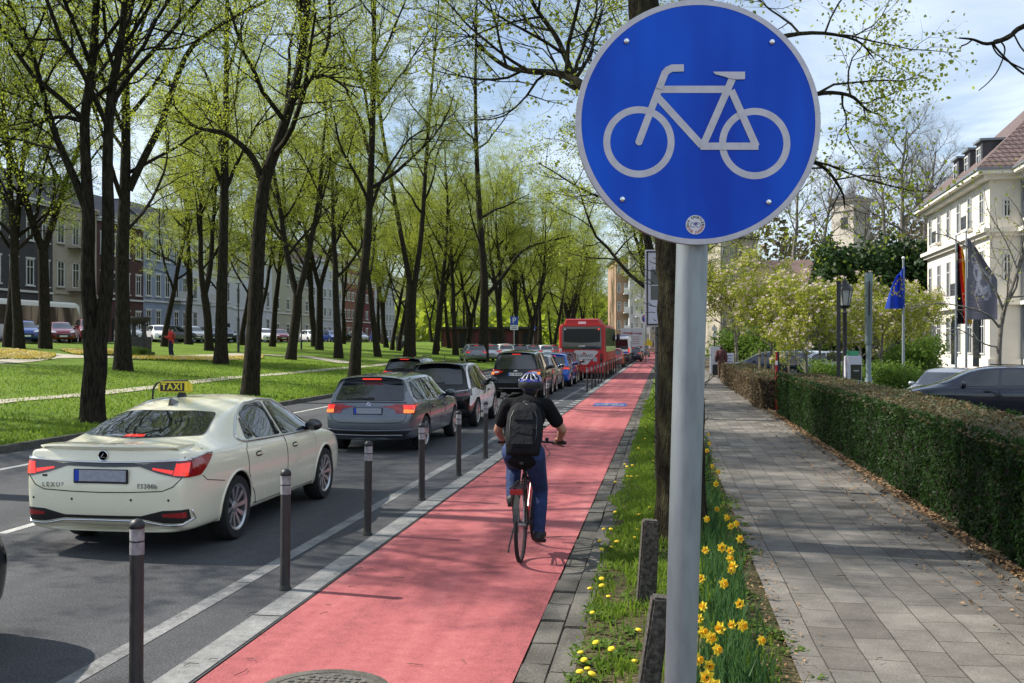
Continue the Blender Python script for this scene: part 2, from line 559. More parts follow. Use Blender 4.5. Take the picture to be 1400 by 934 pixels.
# ---------------------------------------------------------------- painted markings
b = MB()
def stripe(b, x0, x1, y0, y1, z=.004):
    b.quad((x0, y0, z), (x1, y0, z), (x1, y1, z), (x0, y1, z))
y = -4.0
while y < 23.5:                       # broad pale band along the lane, laid in lengths
    L = rnd.uniform(1.9, 2.6)
    stripe(b, -3.04, -2.82, y, y + L - .025, .005)
    y += L
yy = 24.2
while yy < 41:
    stripe(b, -3.04, -2.82, yy, yy + .55, .005); yy += 1.1
stripe(b, -3.04, -2.82, 41.2, 200, .005)
tag(b.build('lane_band_marking', M_paintline, fix=False), kind='structure')
b = MB()
y = -4.0
while y < 24:
    L = rnd.uniform(2.6, 3.4)
    stripe(b, -3.61, -3.47, y, y + L - .02); y += L
yy = 24.6
while yy < 35:
    stripe(b, -3.61, -3.47, yy, yy + .7); yy += 1.5
stripe(b, -3.61, -3.47, 35.2, 200)
tag(b.build('thin_line_marking', M_lineworn, fix=False), kind='structure')
b = MB()
stripe(b, -10.56, -10.43, -10, 300)
yy = 1.0
while yy < 200:
    stripe(b, -7.05, -6.93, yy, yy + 3); yy += 9
stripe(b, -8.0, -5.2, 80, 80.5)
tag(b.build('lane_line_marking', M_white_line, fix=False), kind='structure')
# blue cycle field painted on the red lane, with a white cycle lying in it
M_bluefield = ramp_mat('blue_field_paint', [(.35, (.035, .07, .24)), (.65, (.08, .12, .32))], [(60, .5, one), (4, .5, one)], .7)
bx, by = gp(841, 553.5)
b = MB()
stripe(b, -2.25, -1.2, by - .95, by + .75, .008)
tag(b.build('cycle_field_marking', M_bluefield, fix=False), kind='structure')
b = MB()
def flat_ring(b, cx, cy, r, w, z, sy=1.0):
    n = 20
    for k in range(n):
        a0, a1 = 2 * PI * k / n, 2 * PI * (k + 1) / n
        q = [((r - w) * math.cos(a0), (r - w) * math.sin(a0)), (r * math.cos(a0), r * math.sin(a0)), (r * math.cos(a1), r * math.sin(a1)), ((r - w) * math.cos(a1), (r - w) * math.sin(a1))]
        b.add([(cx + p[0], cy + p[1] * sy, z) for p in q], [(0, 1, 2, 3)])
def flat_bar(b, p, q, w, z):
    p, q = Vector((*p, 0)), Vector((*q, 0))
    n = (q - p).normalized().cross(Vector((0, 0, 1))) * w / 2
    b.add([(p + n)[:2] + (z,), (q + n)[:2] + (z,), (q - n)[:2] + (z,), (p - n)[:2] + (z,)], [(0, 1, 2, 3)])
cy = by - .3
flat_ring(b, -1.98, cy, .2, .06, .012, 1.7); flat_ring(b, -1.47, cy, .2, .06, .012, 1.7)
for p, q in (((-1.98, cy), (-1.85, cy + .75)), ((-1.88, cy + .5), (-1.58, cy + .5)), ((-1.88, cy + .5), (-1.70, cy)), ((-1.70, cy), (-1.56, cy + .6)), ((-1.58, cy + .5), (-1.47, cy)), ((-1.72, cy), (-1.47, cy)), ((-1.66, cy + .65), (-1.5, cy + .65)), ((-1.86, cy + .75), (-1.74, cy + .8))):
    flat_bar(b, p, q, .05, .013)
tag(b.build('cycle_symbol_marking', M_white_line, fix=False), kind='structure')

# gravel paths through the lawn
def path(pts, w, name='park_path'):
    b = MB()
    P_ = [Vector((p[0], p[1], 0)) for p in pts]
    fine = []
    for i in range(len(P_) - 1):
        n = max(2, int((P_[i + 1] - P_[i]).length / 1.0))
        for k in range(n):
            fine.append(P_[i].lerp(P_[i + 1], k / n))
    fine.append(P_[-1])
    prev = None
    for i, p in enumerate(fine):
        t = (fine[min(i + 1, len(fine) - 1)] - fine[max(0, i - 1)]).normalized()
        s = Vector((-t.y, t.x, 0))
        ww = w * (1 + .25 * noise.noise((i * .4, w, 0)))
        a, c = p + s * ww / 2, p - s * ww / 2
        cur = ((a.x, a.y, lawn_z(a.x, a.y) + .022), (c.x, c.y, lawn_z(c.x, c.y) + .022))
        if prev: b.quad(prev[0], prev[1], cur[1], cur[0])
        prev = cur
    return tag(b.build(name, M_path, fix=False), kind='structure')

def lawn_pt(px, py):
    """point of the sloping lawn seen at a pixel of the photograph"""
    ax = (px - 700) / 1400 * CS - SN
    ay = (px - 700) / 1400 * SN + CS
    dz = -(py - 467) / 1400
    t = (HC + .612) / (-dz - .06 * ax)
    if ax * t < -43.2: t = (HC - 1.98) / max(1e-4, -dz)
    return ax * t, ay * t
path([lawn_pt(p, q) for p, q in ((-60, 556), (0, 549), (110, 541), (220, 529), (320, 516), (420, 508), (480, 503), (540, 497))], .75)
path([lawn_pt(p, q) for p, q in ((-60, 497), (0, 495), (60, 489), (120, 489), (230, 490), (330, 484), (420, 488), (480, 497))], 1.7)
path([lawn_pt(p, q) for p, q in ((-60, 478), (0, 479), (60, 484), (120, 489))], 1.8)
SC.cycles.max_bounces = 5
SC.cycles.diffuse_bounces = 2
SC.cycles.glossy_bounces = 2
SC.cycles.transmission_bounces = 2
SC.view_settings.exposure = 0.66
# ================================================================ cars
def densify(poly, step):
    out = []
    n = len(poly)
    for i in range(n):
        a, b = Vector(poly[i]), Vector(poly[(i + 1) % n])
        k = max(1, int((b - a).length / step + .5))
        for j in range(k):
            out.append(a.lerp(b, j / k))
    return out

def round_poly(pts, r=.05, n=4):
    """rounds the corners of an outline"""
    out = []
    m = len(pts)
    for i in range(m):
        p, a, c = Vector(pts[i]), Vector(pts[i - 1]), Vector(pts[(i + 1) % m])
        la, lc = (a - p).length, (c - p).length
        q0 = p + (a - p) * min(r / la, .45); q1 = p + (c - p) * min(r / lc, .45)
        for k in range(n + 1):
            t = k / n
            out.append(tuple(q0 * (1 - t) ** 2 + p * 2 * t * (1 - t) + q1 * t * t))
    return out

def inside(p, poly):
    x, y = p; r = False
    n = len(poly); j = n - 1
    for i in range(n):
        xi, yi = poly[i][0], poly[i][1]; xj, yj = poly[j][0], poly[j][1]
        if (yi > y) != (yj > y) and x < (xj - xi) * (y - yi) / (yj - yi + 1e-12) + xi:
            r = not r
        j = i
    return r

class Skin:
    """answers where a car body's outer surface lies"""
    def __init__(self, o, L):
        bm = bmesh.new(); bm.from_mesh(o.data)
        self.t = BVHTree.FromBMesh(bm); bm.free(); self.L = L
    def hit(self, u, v, axis, off):
        if axis == 'R': o, d = Vector((4, u, v)), Vector((-1, 0, 0))
        elif axis == 'L': o, d = Vector((-4, u, v)), Vector((1, 0, 0))
        elif axis == 'rear': o, d = Vector((u, -4, v)), Vector((0, 1, 0))
        elif axis == 'front': o, d = Vector((u, self.L + 4, v)), Vector((0, -1, 0))
        else: o, d = Vector((u, v, 6)), Vector((0, 0, -1))
        h = self.t.ray_cast(o, d)
        if h[0] is None:
            q = {'R': Vector((.9, u, v)), 'L': Vector((-.9, u, v)), 'rear': Vector((u, 0, v)), 'front': Vector((u, self.L, v)), 'top': Vector((u, v, 1.5))}[axis]
            h = self.t.find_nearest(q)
        n = h[1]
        if n.dot(d) > 0: n = -n
        return h[0] + n * off, n

def overlay(sk, poly, axis, name, m, parent, off=.005, step=.06, thick=.012, rounded=0):
    """a panel that follows the body surface inside an outline given in side, rear, front or top view"""
    if rounded: poly = round_poly(poly, rounded)
    bd = densify(poly, step)
    pts = [Vector((p[0], p[1])) for p in bd]
    us = [p[0] for p in pts]; vs_ = [p[1] for p in pts]
    nb = len(pts)
    u = min(us) + step * .5
    while u < max(us):
        v = min(vs_) + step * .5
        while v < max(vs_):
            if inside((u, v), pts) and min((Vector((u, v)) - q).length for q in pts) > step * .4:
                pts.append(Vector((u, v)))
            v += step
        u += step
    res = delaunay_2d_cdt(pts, [(i, (i + 1) % nb) for i in range(nb)], [list(range(nb))], 1, 1e-5)
    v2, _, fs = res[0], res[1], res[2]
    P, N = [], []
    for q in v2:
        a, n = sk.hit(q[0], q[1], axis, off)
        P.append(a); N.append(n)
    fs = [tuple(f) for f in fs]
    cnt = {}
    for f in fs:
        for i in range(len(f)):
            e = (f[i], f[(i + 1) % len(f)])
            k = (min(e), max(e)); cnt[k] = cnt.get(k, 0) + 1
    vs = list(P)
    idx = {}
    extra = []
    for f in fs:
        for i in range(len(f)):
            a, c = f[i], f[(i + 1) % len(f)]
            if cnt[(min(a, c), max(a, c))] == 1:
                for q in (a, c):
                    if q not in idx:
                        idx[q] = len(vs); vs.append(P[q] - N[q] * thick)
                extra.append((c, a, idx[a], idx[c]))
    b = MB(); b.add(vs, fs + extra)
    return b.build(name, m, parent, smooth=40)

def seam(sk, pts, axis, name, m, parent, r=.004, off=.002, step=.05, closed=False, n=5):
    if closed: pts = list(pts) + [pts[0]]
    fine = []
    for i in range(len(pts) - 1):
        a, c = Vector(pts[i]), Vector(pts[i + 1])
        k = max(1, int((c - a).length / step + .5))
        fine += [a.lerp(c, j / k) for j in range(k)]
    fine.append(Vector(pts[-1]))
    b = MB()
    b.tube([sk.hit(p[0], p[1], axis, off)[0] for p in fine], r, n)
    return b.build(name, m, parent, smooth=180)

def car_body(sp, m):
    """cage of stations (rear to front) and levels (sill to roof), rounded by subdivision"""
    W2 = sp['W'] / 2
    zb = sp.get('zb', .20)
    S = sp['stations']
    rings = []
    for k, s in enumerate(S):
        y, wf, zt, kind, a, b_, c = s
        hw = W2 * wf
        zbk = zb + (.05 if k == 0 else 0)
        low = [(0, zbk), (hw * .82, zbk), (hw * .955, zbk + .06), (hw, zb + .06 + .52 * (zt - zb - .06)), (hw * .99, zt - .10), (hw * .945, zt)]
        if kind == 'd':
            up = [(hw * a, b_), (hw * .42, c - .006), (0, c)]
        else:
            up = [(a, b_), (a * .58, c - .012), (0, c)]
        lv = low + up
        dy = [0] * 9
        if k == 0: dy = sp['rear_dy']
        if k == len(S) - 1: dy = sp.get('front_dy', [-.2, -.12, -.03, 0, -.02, -.05, -.06, -.06, -.06])
        rings.append([(x, y + dy[i], z) for i, (x, z) in enumerate(lv)])
    bm = bmesh.new()
    cl = bm.edges.layers.float.new('crease_edge')
    V = []
    for r in rings:
        right = [bm.verts.new(p) for p in r]
        left = [right[0]] + [bm.verts.new((-p[0], p[1], p[2])) for p in r[1:8]] + [right[8]]
        V.append((right, left))
    for k in range(len(V) - 1):
        for s in (0, 1):
            A, B = V[k][s], V[k + 1][s]
            for i in range(8):
                f = (A[i], A[i + 1], B[i + 1], B[i])
                bm.faces.new(f if s == 0 else f[::-1])
    for k, bulge in ((0, -sp.get('rear_bulge', .05)), (len(V) - 1, .07)):
        right, left = V[k]
        cen = [right[0]] + [bm.verts.new((0, right[i].co.y + bulge, right[i].co.z)) for i in range(1, 8)] + [right[8]]
        for i in range(8):
            for s, side in ((0, right), (1, left)):
                f = [cen[i], cen[i + 1], side[i + 1], side[i]]
                u = []
                for q in f:
                    if q not in u: u.append(q)
                if k == 0: u = u if s == 1 else u[::-1]
                else: u = u if s == 0 else u[::-1]
                try: bm.faces.new(u)
                except ValueError: pass
    for k in range(len(V) - 1):
        for s in (0, 1):
            for i, cv in ((5, .45), (6, .5), (2, .4)):
                e = bm.edges.get((V[k][s][i], V[k + 1][s][i]))
                if e: e[cl] = cv
    for s in (0, 1):
        for i in range(1, 8):
            e = bm.edges.get((V[0][s][i], V[0][s][i + 1])) if i < 8 else None
            if e: e[cl] = .35
    bmesh.ops.recalc_face_normals(bm, faces=bm.faces)
    me = bpy.data.meshes.new('body'); bm.to_mesh(me); bm.free()
    me.materials.append(m)
    o = bpy.data.objects.new('body', me); COL.objects.link(o)
    md = o.modifiers.new('sub', 'SUBSURF'); md.levels = md.render_levels = sp.get('sub', 3)
    evaluated(o)
    return o

def cut_arches(o, sp):
    b = MB()
    for y in (sp['yr'], sp['yf']):
        for s in (-1, 1):
            b.lathe([(sp['rw'] + .045, s * (sp['W'] / 2 - .30)), (sp['rw'] + .045, s * (sp['W'] / 2 + .2))], 40, (0, y, sp['rw']), 'X')
    c = b.build('arch_cutter', M_dark)
    md = o.modifiers.new('cut', 'BOOLEAN'); md.object = c; md.operation = 'DIFFERENCE'; md.solver = 'EXACT'
    md.material_mode = 'TRANSFER'
    evaluated(o)
    bpy.data.objects.remove(c)
    o.data.shade_smooth(); o.data.set_sharp_from_angle(angle=R(38))
    return o

_wheel_cache = {}
def wheel(parent, x, y, r, style, w=.21):
    key = (round(r, 3), style)
    right = x > 0
    if key not in _wheel_cache:
        hb = MB(); hb.lathe([(r * .60, -w / 2 + .02), (r * .60, w / 2 - .075), (.05, w / 2 - .075)], 24, axis='X')
        root = hb.build('wheel', M_dark, None, smooth=40)
        t = MB()
        rr = r * (.70 if style != 'far' else .68)
        pr = [(rr, -w / 2 + .01), (r * .93, -w / 2), (r * .985, -w / 2 + .03), (r, -w / 2 + .06), (r, w / 2 - .06), (r * .985, w / 2 - .03), (r * .93, w / 2), (rr + .008, w / 2 - .004), (rr, w / 2 - .02)]
        t.lathe(pr, 40, axis='X', close=True)
        t.build('tyre', M_tyre, root, smooth=50)
        rb = MB()
        rb.use(M_alloy if style != 'black' else M_alloyd)
        xo = w / 2
        rb.lathe([(rr - .022, xo - .09), (rr - .022, xo - .02), (rr - .004, xo - .008), (rr + .006, xo - .006), (rr + .008, xo - .02)], 40, axis='X', caps=False)
        ns = {'ten': 10, 'five': 5, 'turbine': 10, 'far': 6, 'black': 6}[style]
        for k in range(ns):
            a = 2 * PI * k / ns
            ca, sa = math.cos(a), math.sin(a)
            w0, w1 = (.016, .026) if style == 'ten' else ((.05, .075) if style in ('five', 'far', 'black') else (.03, .03))
            tw = .10 if style == 'ten' else (.25 if style == 'turbine' else 0)
            def P(rad, t_, d):
                return (d, rad * ca - t_ * sa, rad * sa + t_ * ca)
            r0, r1 = .045, rr - .012
            f0, f1 = xo - .042, xo - .018
            tt = tw * r1
            vs = [P(r0, -w0, f0), P(r0, w0, f0), P(r1, w1 + tt, f1), P(r1, -w1 + tt, f1), P(r0, -w0, f0 - .03), P(r0, w0, f0 - .03), P(r1, w1 + tt, f1 - .03), P(r1, -w1 + tt, f1 - .03)]
            rb.add(vs, [(0, 1, 2, 3), (7, 6, 5, 4), (0, 3, 7, 4), (1, 5, 6, 2), (0, 4, 5, 1), (3, 2, 6, 7)])
        rb.lathe([(.055, xo - .05), (.055, xo - .034), (.03, xo - .028), (.001, xo - .026)], 16, axis='X')
        rb.build('rim', None, root, smooth=35)
        _wheel_cache[key] = root
        used = False
    else:
        used = True
    proto = _wheel_cache[key]
    wo = copy_tree(proto, parent) if used else proto
    wo.parent = parent
    wo.location = (x, y, r)
    wo.rotation_euler = (0, 0, 0 if right else PI)
    if not right: wo.rotation_euler = (R(17), 0, PI)
    return wo

def mirror_y(o, parent, name=None):
    """mirrored twin of a part across the car's middle"""
    me = o.data.copy()
    bm = bmesh.new(); bm.from_mesh(me)
    for v in bm.verts: v.co.x = -v.co.x
    bmesh.ops.reverse_faces(bm, faces=bm.faces)
    bm.to_mesh(me); bm.free()
    c = bpy.data.objects.new(name or o.name.split('.')[0], me)
    COL.objects.link(c); c.parent = parent
    for ch in o.children:
        mirror_y(ch, c)
    return c

def plate(parent, y, z, blue=True, w=.52, words=None, white=False):
    fr = MB().box((0, y, z), (w + .03, .02, .135)).build('number_plate', M_black, parent, bevel=.004)
    f = MB(); f.use(M_white if white else M_plate); f.box((.022 if blue else 0, y - .012, z + .006), (w - (.046 if blue else 0), .006, .105))
    if blue: f.use(M_plateblue); f.box((-w / 2 + .022, y - .012, z + .006), (.044, .006, .105))
    f.build('plate_face', None, fr)
    if words: text(words, M_black, fr, (.02, y - .0165, z + .006), REAR, .10, .0008, .001)
    return fr

def mirror_part(parent, x, y, z, m):
    o = MB().ell((x + .10, y, z + .05), (.115, .06, .075), 14, 8).build('wing_mirror', m, parent, smooth=180)
    b = MB(); b.box((x - .01, y + .01, z - .01), (.16, .05, .03), ry=-.25); b.build('mirror_arm', M_black, o, bevel=.008)
    g = MB(); g.ell((x + .10, y - .042, z + .05), (.095, .025, .058), 14, 6); g.build('mirror_glass', M_glass, o, smooth=180)
    mirror_y(o, parent)
    return o

def handle(sk, parent, y, z, m, chrome=True):
    p, n = sk.hit(y, z, 'R', 0)
    b = MB(); b.ell((p.x + .002, y, z), (.016, .10, .032), 12, 6)
    o = b.build('handle_recess', M_gap, parent, smooth=180)
    h = MB().box((p.x + .022, y, z + .006), (.018, .19, .026)).build('handle', m, parent, bevel=.008, smooth=50)
    return [h, o]

def build_car(name, sp, label, group=None):
    root = thing(name, label, sp.get('cat', 'car'), group=group)
    pm = sp['paint']
    L, W = sp['L'], sp['W']
    body = car_body(sp, pm)
    sk = Skin(body, L)
    cut_arches(body, sp)
    body.parent = root
    for p in sp.get('panels', []):                       # differently coloured cladding
        o = overlay(sk, p['poly'], p.get('axis', 'R'), p['name'], p['mat'], root, p.get('off', .003), p.get('step', .06), rounded=p.get('round', 0))
        if p.get('mirror', p.get('axis', 'R') == 'R'): mirror_y(o, root)
    doors = []
    for d in sp.get('doors', []):
        o = overlay(sk, d['poly'], 'R', 'door', d.get('mat', pm), root, .006, .07, .03)
        g = seam(sk, [tuple(q) for q in d['poly']], 'R', 'door_gap', M_gap, o, .0028, .004, closed=True)
        handle(sk, o, d['h'][0], d['h'][1], sp.get('handle_mat', pm))
        mirror_y(o, root); doors.append(o)
    for w_ in sp.get('side_windows', []):
        o = overlay(sk, w_, 'R', 'side_window', M_glass, root, .011, .07, .02, rounded=.05)
        mirror_y(o, root)
    if sp.get('window_trim'):
        o = seam(sk, round_poly(sp['window_trim'], .06), 'R', 'window_trim', sp.get('trim_mat', M_chrome), root, .011, .010, closed=True)
        mirror_y(o, root)
    if sp.get('rear_window'):
        overlay(sk, sp['rear_window'], 'rear', 'rear_window', M_glass, root, .009, .06, rounded=.05)
    if sp.get('windscreen'):
        overlay(sk, sp['windscreen'], 'front', 'windscreen', M_glass, root, .009, .08, rounded=.05)
    for t in sp.get('tail', []):
        o = overlay(sk, t['poly'], t['axis'], t.get('name', 'tail_light'), t['mat'], root, t.get('off', .010), .04, rounded=t.get('round', 0))
        for l in t.get('lit', []):
            overlay(sk, l['poly'], t['axis'], l.get('name', 'lamp_element'), l['mat'], o, t.get('off', .010) + .004, .03, .006)
        mirror_y(o, root)
    for t in sp.get('centre', []):
        overlay(sk, t['poly'], t['axis'], t['name'], t['mat'], root, t.get('off', .006), t.get('step', .05), rounded=t.get('round', 0))
    for s in sp.get('seams', []):
        o = seam(sk, s['pts'], s['axis'], s['name'], s.get('mat', M_gap), root, s.get('r', .005), s.get('off', .001))
        if s.get('mirror'): mirror_y(o, root)
    if sp.get('plate'):
        z, y = sp['plate'][0], sk.hit(0, sp['plate'][0], 'rear', .012)[0].y
        plate(root, y, z, words=sp.get('plate_words'), white=sp.get('plate_white', False))
    for h in sp.get('head', []):
        o = overlay(sk, h, 'front', 'headlight', M_clear, root, .008, .05)
        mirror_y(o, root)
    if sp.get('grille'):
        overlay(sk, sp['grille'], 'front', 'grille', M_black, root, .006, .06)
    if sp.get('front_plate'):
        y = sk.hit(0, sp['front_plate'], 'front', .015)[0].y
        f = MB().box((0, y, sp['front_plate']), (.52, .02, .11)).build('front_plate', M_white, root)
    mx = sk.hit(sp['mirror'][0], sp['mirror'][1], 'R', 0)[0].x
    mirror_part(root, mx, sp['mirror'][0], sp['mirror'][1], sp.get('mirror_mat', pm))
    tw = .22
    for y in (sp['yr'], sp['yf']):
        for s in (1, -1):
            wheel(root, s * (W / 2 - tw / 2 - .012), y, sp['rw'], sp['rim'])
    MB().box((0, L / 2, .26), (W * .7, L * .8, .10)).build('underbody', M_dark, root)
    return root, sk

def rect(x0, x1, z0, z1):
    return [(x0, z0), (x1, z0), (x1, z1), (x0, z1)]

# ---------------------------------------------------------------- the ivory taxi
P_ivory = paint('ivory', (.80, .76, .58), .2)
P_grey = paint('grey', (.13, .145, .172), .28, .55)
P_black = mat('paint_black', (.004, .0045, .006), .14, coat=.35, spec=.3)
P_navy = paint('navy', (.014, .020, .045), .15, .3)
P_white = paint('white', (.85, .85, .85), .25)
P_blue = paint('blue', (.02, .12, .55), .2, .3)
P_silver = paint('silver', (.42, .43, .45), .3, .7)
P_maroon = paint('maroon', (.16, .012, .018), .2, .2)
P_red = paint('red', (.50, .012, .012), .25)
P_deepblue = paint('deep_blue', (.012, .04, .20), .2, .3)

sedan = dict(L=4.85, W=1.83, zb=.21, rw=.335, yr=1.06, yf=3.83, rim='ten', paint=P_ivory, cat='taxi', rear_bulge=.075,
    rear_dy=[.28, .20, .03, 0, .055, .075, .075, .075, .075],
    stations=[(0.0, .85, .995, 'd', .74, 1.015, 1.035), (.10, .925, 1.00, 'd', .74, 1.030, 1.050), (.32, .975, .985, 'd', .74, 1.035, 1.060),
              (.72, .995, .965, 'd', .74, 1.07, 1.10), (1.15, 1.0, .955, 'c', .625, 1.225, 1.29), (1.78, 1.0, .945, 'c', .565, 1.365, 1.425), (2.35, 1.0, .935, 'c', .585, 1.395, 1.445),
              (2.90, 1.0, .925, 'c', .57, 1.355, 1.415), (3.72, .99, .925, 'd', .76, .975, 1.015), (4.2, .975, .865, 'd', .72, .90, .925),
              (4.6, .92, .76, 'd', .72, .79, .81), (4.83, .78, .66, 'd', .72, .68, .69)],
    doors=[dict(poly=[(1.42, .50), (1.32, .66), (1.30, .90), (1.38, .965), (2.42, .945), (2.44, .30), (1.56, .30), (1.50, .42)], h=(1.60, .83)),
           dict(poly=[(2.455, .30), (2.435, .945), (3.42, .92), (3.44, .78), (3.42, .30)], h=(2.70, .82))],
    side_windows=[[(1.42, 1.00), (1.60, 1.235), (1.62, 1.0)], [(1.655, .995), (1.64, 1.25), (1.90, 1.335), (2.34, 1.355), (2.37, .975)],
                  [(2.43, .97), (2.42, 1.35), (2.72, 1.325), (3.05, 1.19), (3.36, .985), (3.30, .95)]],
    window_trim=[(1.20, 1.035), (1.32, .985), (2.4, .955), (3.36, .94), (3.42, .96), (3.08, 1.20), (2.75, 1.345), (2.35, 1.375), (1.90, 1.355), (1.55, 1.235)],
    rear_window=[(-.66, 1.10), (0, 1.08), (.66, 1.10), (.53, 1.285), (.3, 1.305), (-.3, 1.305), (-.53, 1.285)],
    windscreen=[(-.72, 1.0), (.72, 1.0), (.54, 1.34), (-.54, 1.34)],
    tail=[dict(axis='rear', mat=M_smoke, poly=[(.36, .870), (.56, .805), (.745, .765), (.825, .765), (.83, .915), (.70, .912), (.5, .90), (.36, .882)],
               lit=[dict(poly=[(.50, .838), (.69, .795), (.70, .832), (.50, .856)], mat=M_redlit),
                    dict(poly=[(.70, .785), (.815, .78), (.82, .90), (.72, .895)], mat=M_redlit)]),
          dict(axis='R', mat=M_red, poly=[(.055, .765), (.24, .775), (.33, .83), (.50, .945), (.40, .955), (.055, .918)], off=.012),
          dict(axis='rear', name='bumper_insert', mat=M_black, poly=[(.38, .40), (.60, .455), (.815, .465), (.82, .37), (.77, .335), (.60, .335), (.38, .375)], off=.006,
               lit=[dict(poly=[(.60, .425), (.80, .44), (.80, .385), (.60, .40)], mat=M_red, name='reflector')])],
    centre=[dict(axis='rear', name='light_bar', mat=M_gloss, poly=[(-.40, .868), (0, .858), (.40, .868), (.40, .890), (0, .900), (-.40, .890)], off=.009),
            dict(axis='rear', name='bumper_insert', mat=M_black, poly=[(-.40, .372), (.40, .372), (.40, .402), (-.40, .402)], off=.005)],
    seams=[dict(axis='rear', name='chrome_strip', mat=M_chrome, r=.011, off=.014, pts=[(-.83, .926), (-.6, .915), (-.3, .905), (0, .902), (.3, .905), (.6, .915), (.83, .926)]),
           dict(axis='R', name='chrome_strip', mat=M_chrome, r=.008, off=.014, pts=[(.05, .928), (.40, .965), (.50, .955)], mirror=True),
           dict(axis='rear', name='bumper_chrome', mat=M_chrome, r=.009, off=.010, pts=[(.825, .46), (.835, .37), (.77, .322), (.60, .318), (.40, .355), (0, .362), (-.40, .355), (-.60, .318), (-.77, .322), (-.835, .37), (-.825, .46)]),
           dict(axis='rear', name='boot_gap', pts=[(-.78, .765), (-.70, .68), (-.60, .640), (-.30, .628), (0, .624), (.30, .628), (.60, .640), (.70, .68), (.78, .765)], r=.0045),
           dict(axis='rear', name='boot_gap', pts=[(.78, .915), (.79, 1.0)], r=.004, mirror=True),
           dict(axis='R', name='bumper_gap', pts=[(.28, .765), (.36, .71), (.72, .655)], r=.004, mirror=True),
           dict(axis='R', name='sill_line', pts=[(1.50, .31), (3.40, .30)], r=.006, mirror=True),
           dict(axis='R', name='wheel_arch', mat=P_ivory, r=.016, off=-.002, mirror=True, pts=[(1.06 + .385 * math.cos(a * PI / 14), .335 + .385 * math.sin(a * PI / 14)) for a in range(-2, 17)]),
           dict(axis='R', name='wheel_arch', mat=P_ivory, r=.016, off=-.002, mirror=True, pts=[(3.83 + .385 * math.cos(a * PI / 14), .335 + .385 * math.sin(a * PI / 14)) for a in range(-2, 17)])],
    plate=(.775,), head=[[(.45, .68), (.80, .72), (.86, .80), (.5, .76)]], grille=[(-.35, .3), (.35, .3), (.25, .68), (-.25, .68)],
    mirror=(3.28, .96), mirror_mat=M_gloss, handle_mat=P_ivory)

taxi, sk = build_car('taxi', sedan, 'cream ivory taxi saloon with yellow roof sign, waiting beside the nearest bollards')
# boot-lid spoiler
b = MB()
for k in range(25):
    x = -.70 + 1.4 * k / 24
    p = sk.hit(x, 1.015, 'rear', 0)[0]
    y0 = .03 + .10 * (abs(x) / .70) ** 2.5
    e = 1 - .55 * max(0, (abs(x) - .5) / .2)
    ring = [(x, y0 - .03, 1.068), (x, y0 - .035, 1.05), (x, y0 + .02, .985), (x, y0 + .24, 1.0), (x, y0 + .34, 1.052), (x, y0 + .12, 1.075)]
    b.v += [(q[0], q[1], 1.035 + (q[2] - 1.035) * e) for q in ring]
    if k:
        for i in range(6):
            j = (i + 1) % 6; b.f.append(((k - 1) * 6 + i, (k - 1) * 6 + j, k * 6 + j, k * 6 + i)); b.mi.append(0)
b.f.append((0, 1, 2, 3, 4, 5)); b.f.append(tuple(24 * 6 + i for i in range(6))); b.mi += [0, 0]
b.build('spoiler', P_ivory, taxi, smooth=50)
# emblem, lettering, parking sensors
p = sk.hit(0, .965, 'rear', .006)[0]
em = MB().lathe([(.053, .012), (.052, .002), (.048, 0), (.043, .003), (.042, .010)], 28, (0, p.y - .012, .965), 'Y', caps=False).build('emblem', M_chrome, taxi, smooth=40)
MB().lathe([(.044, .0), (.001, .0)], 24, (0, p.y - .006, .965), 'Y').build('emblem_field', M_gloss, em)
b = MB(); b.tube([(.012, p.y - .018, .99), (-.016, p.y - .018, .952), (.030, p.y - .018, .952)], .006, 6); b.build('emblem_mark', M_chrome, em)
text('LEXUS', M_chrome, taxi, (-.50, sk.hit(-.50, .685, 'rear', .006)[0].y, .685), REAR, .060, .003, .0016, spacing=1.45)
text('ES300h', M_chrome, taxi, (.46, sk.hit(.46, .685, 'rear', .006)[0].y, .685), REAR, .058, .003, .0016, spacing=1.2)
MB().box((-.60, sk.hit(-.6, .77, 'rear', .003)[0].y, .77), (.05, .008, .018)).build('emblem_tag', M_gloss, taxi)
for x in (-.72, -.30, .30, .66):
    q = sk.hit(x, .555, 'rear', .002)[0]
    MB().lathe([(.012, 0), (.012, .004), (.001, .004)], 12, (x, q.y, .555), 'Y').build('parking_sensor', M_black, taxi)
q = sk.hit(-.06, 1.55, 'top', 0)[0]
b = MB(); b.add([(-.03, 1.52, q.z - .02), (.03, 1.52, q.z - .02), (0, 1.50, q.z + .06), (0, 1.53, q.z + .065), (.025, 1.72, q.z), (-.025, 1.72, q.z)], [(0, 1, 2), (0, 2, 3, 5), (1, 4, 3, 2), (3, 4, 5), (0, 5, 4, 1)])
b.build('roof_aerial', M_gloss, taxi).location = (-.06, -.05, .004)
overlay(sk, [(-.10, 1.088), (.10, 1.088), (.095, 1.102), (-.095, 1.102)], 'rear', 'brake_light', M_redlit, taxi, .014, .03)
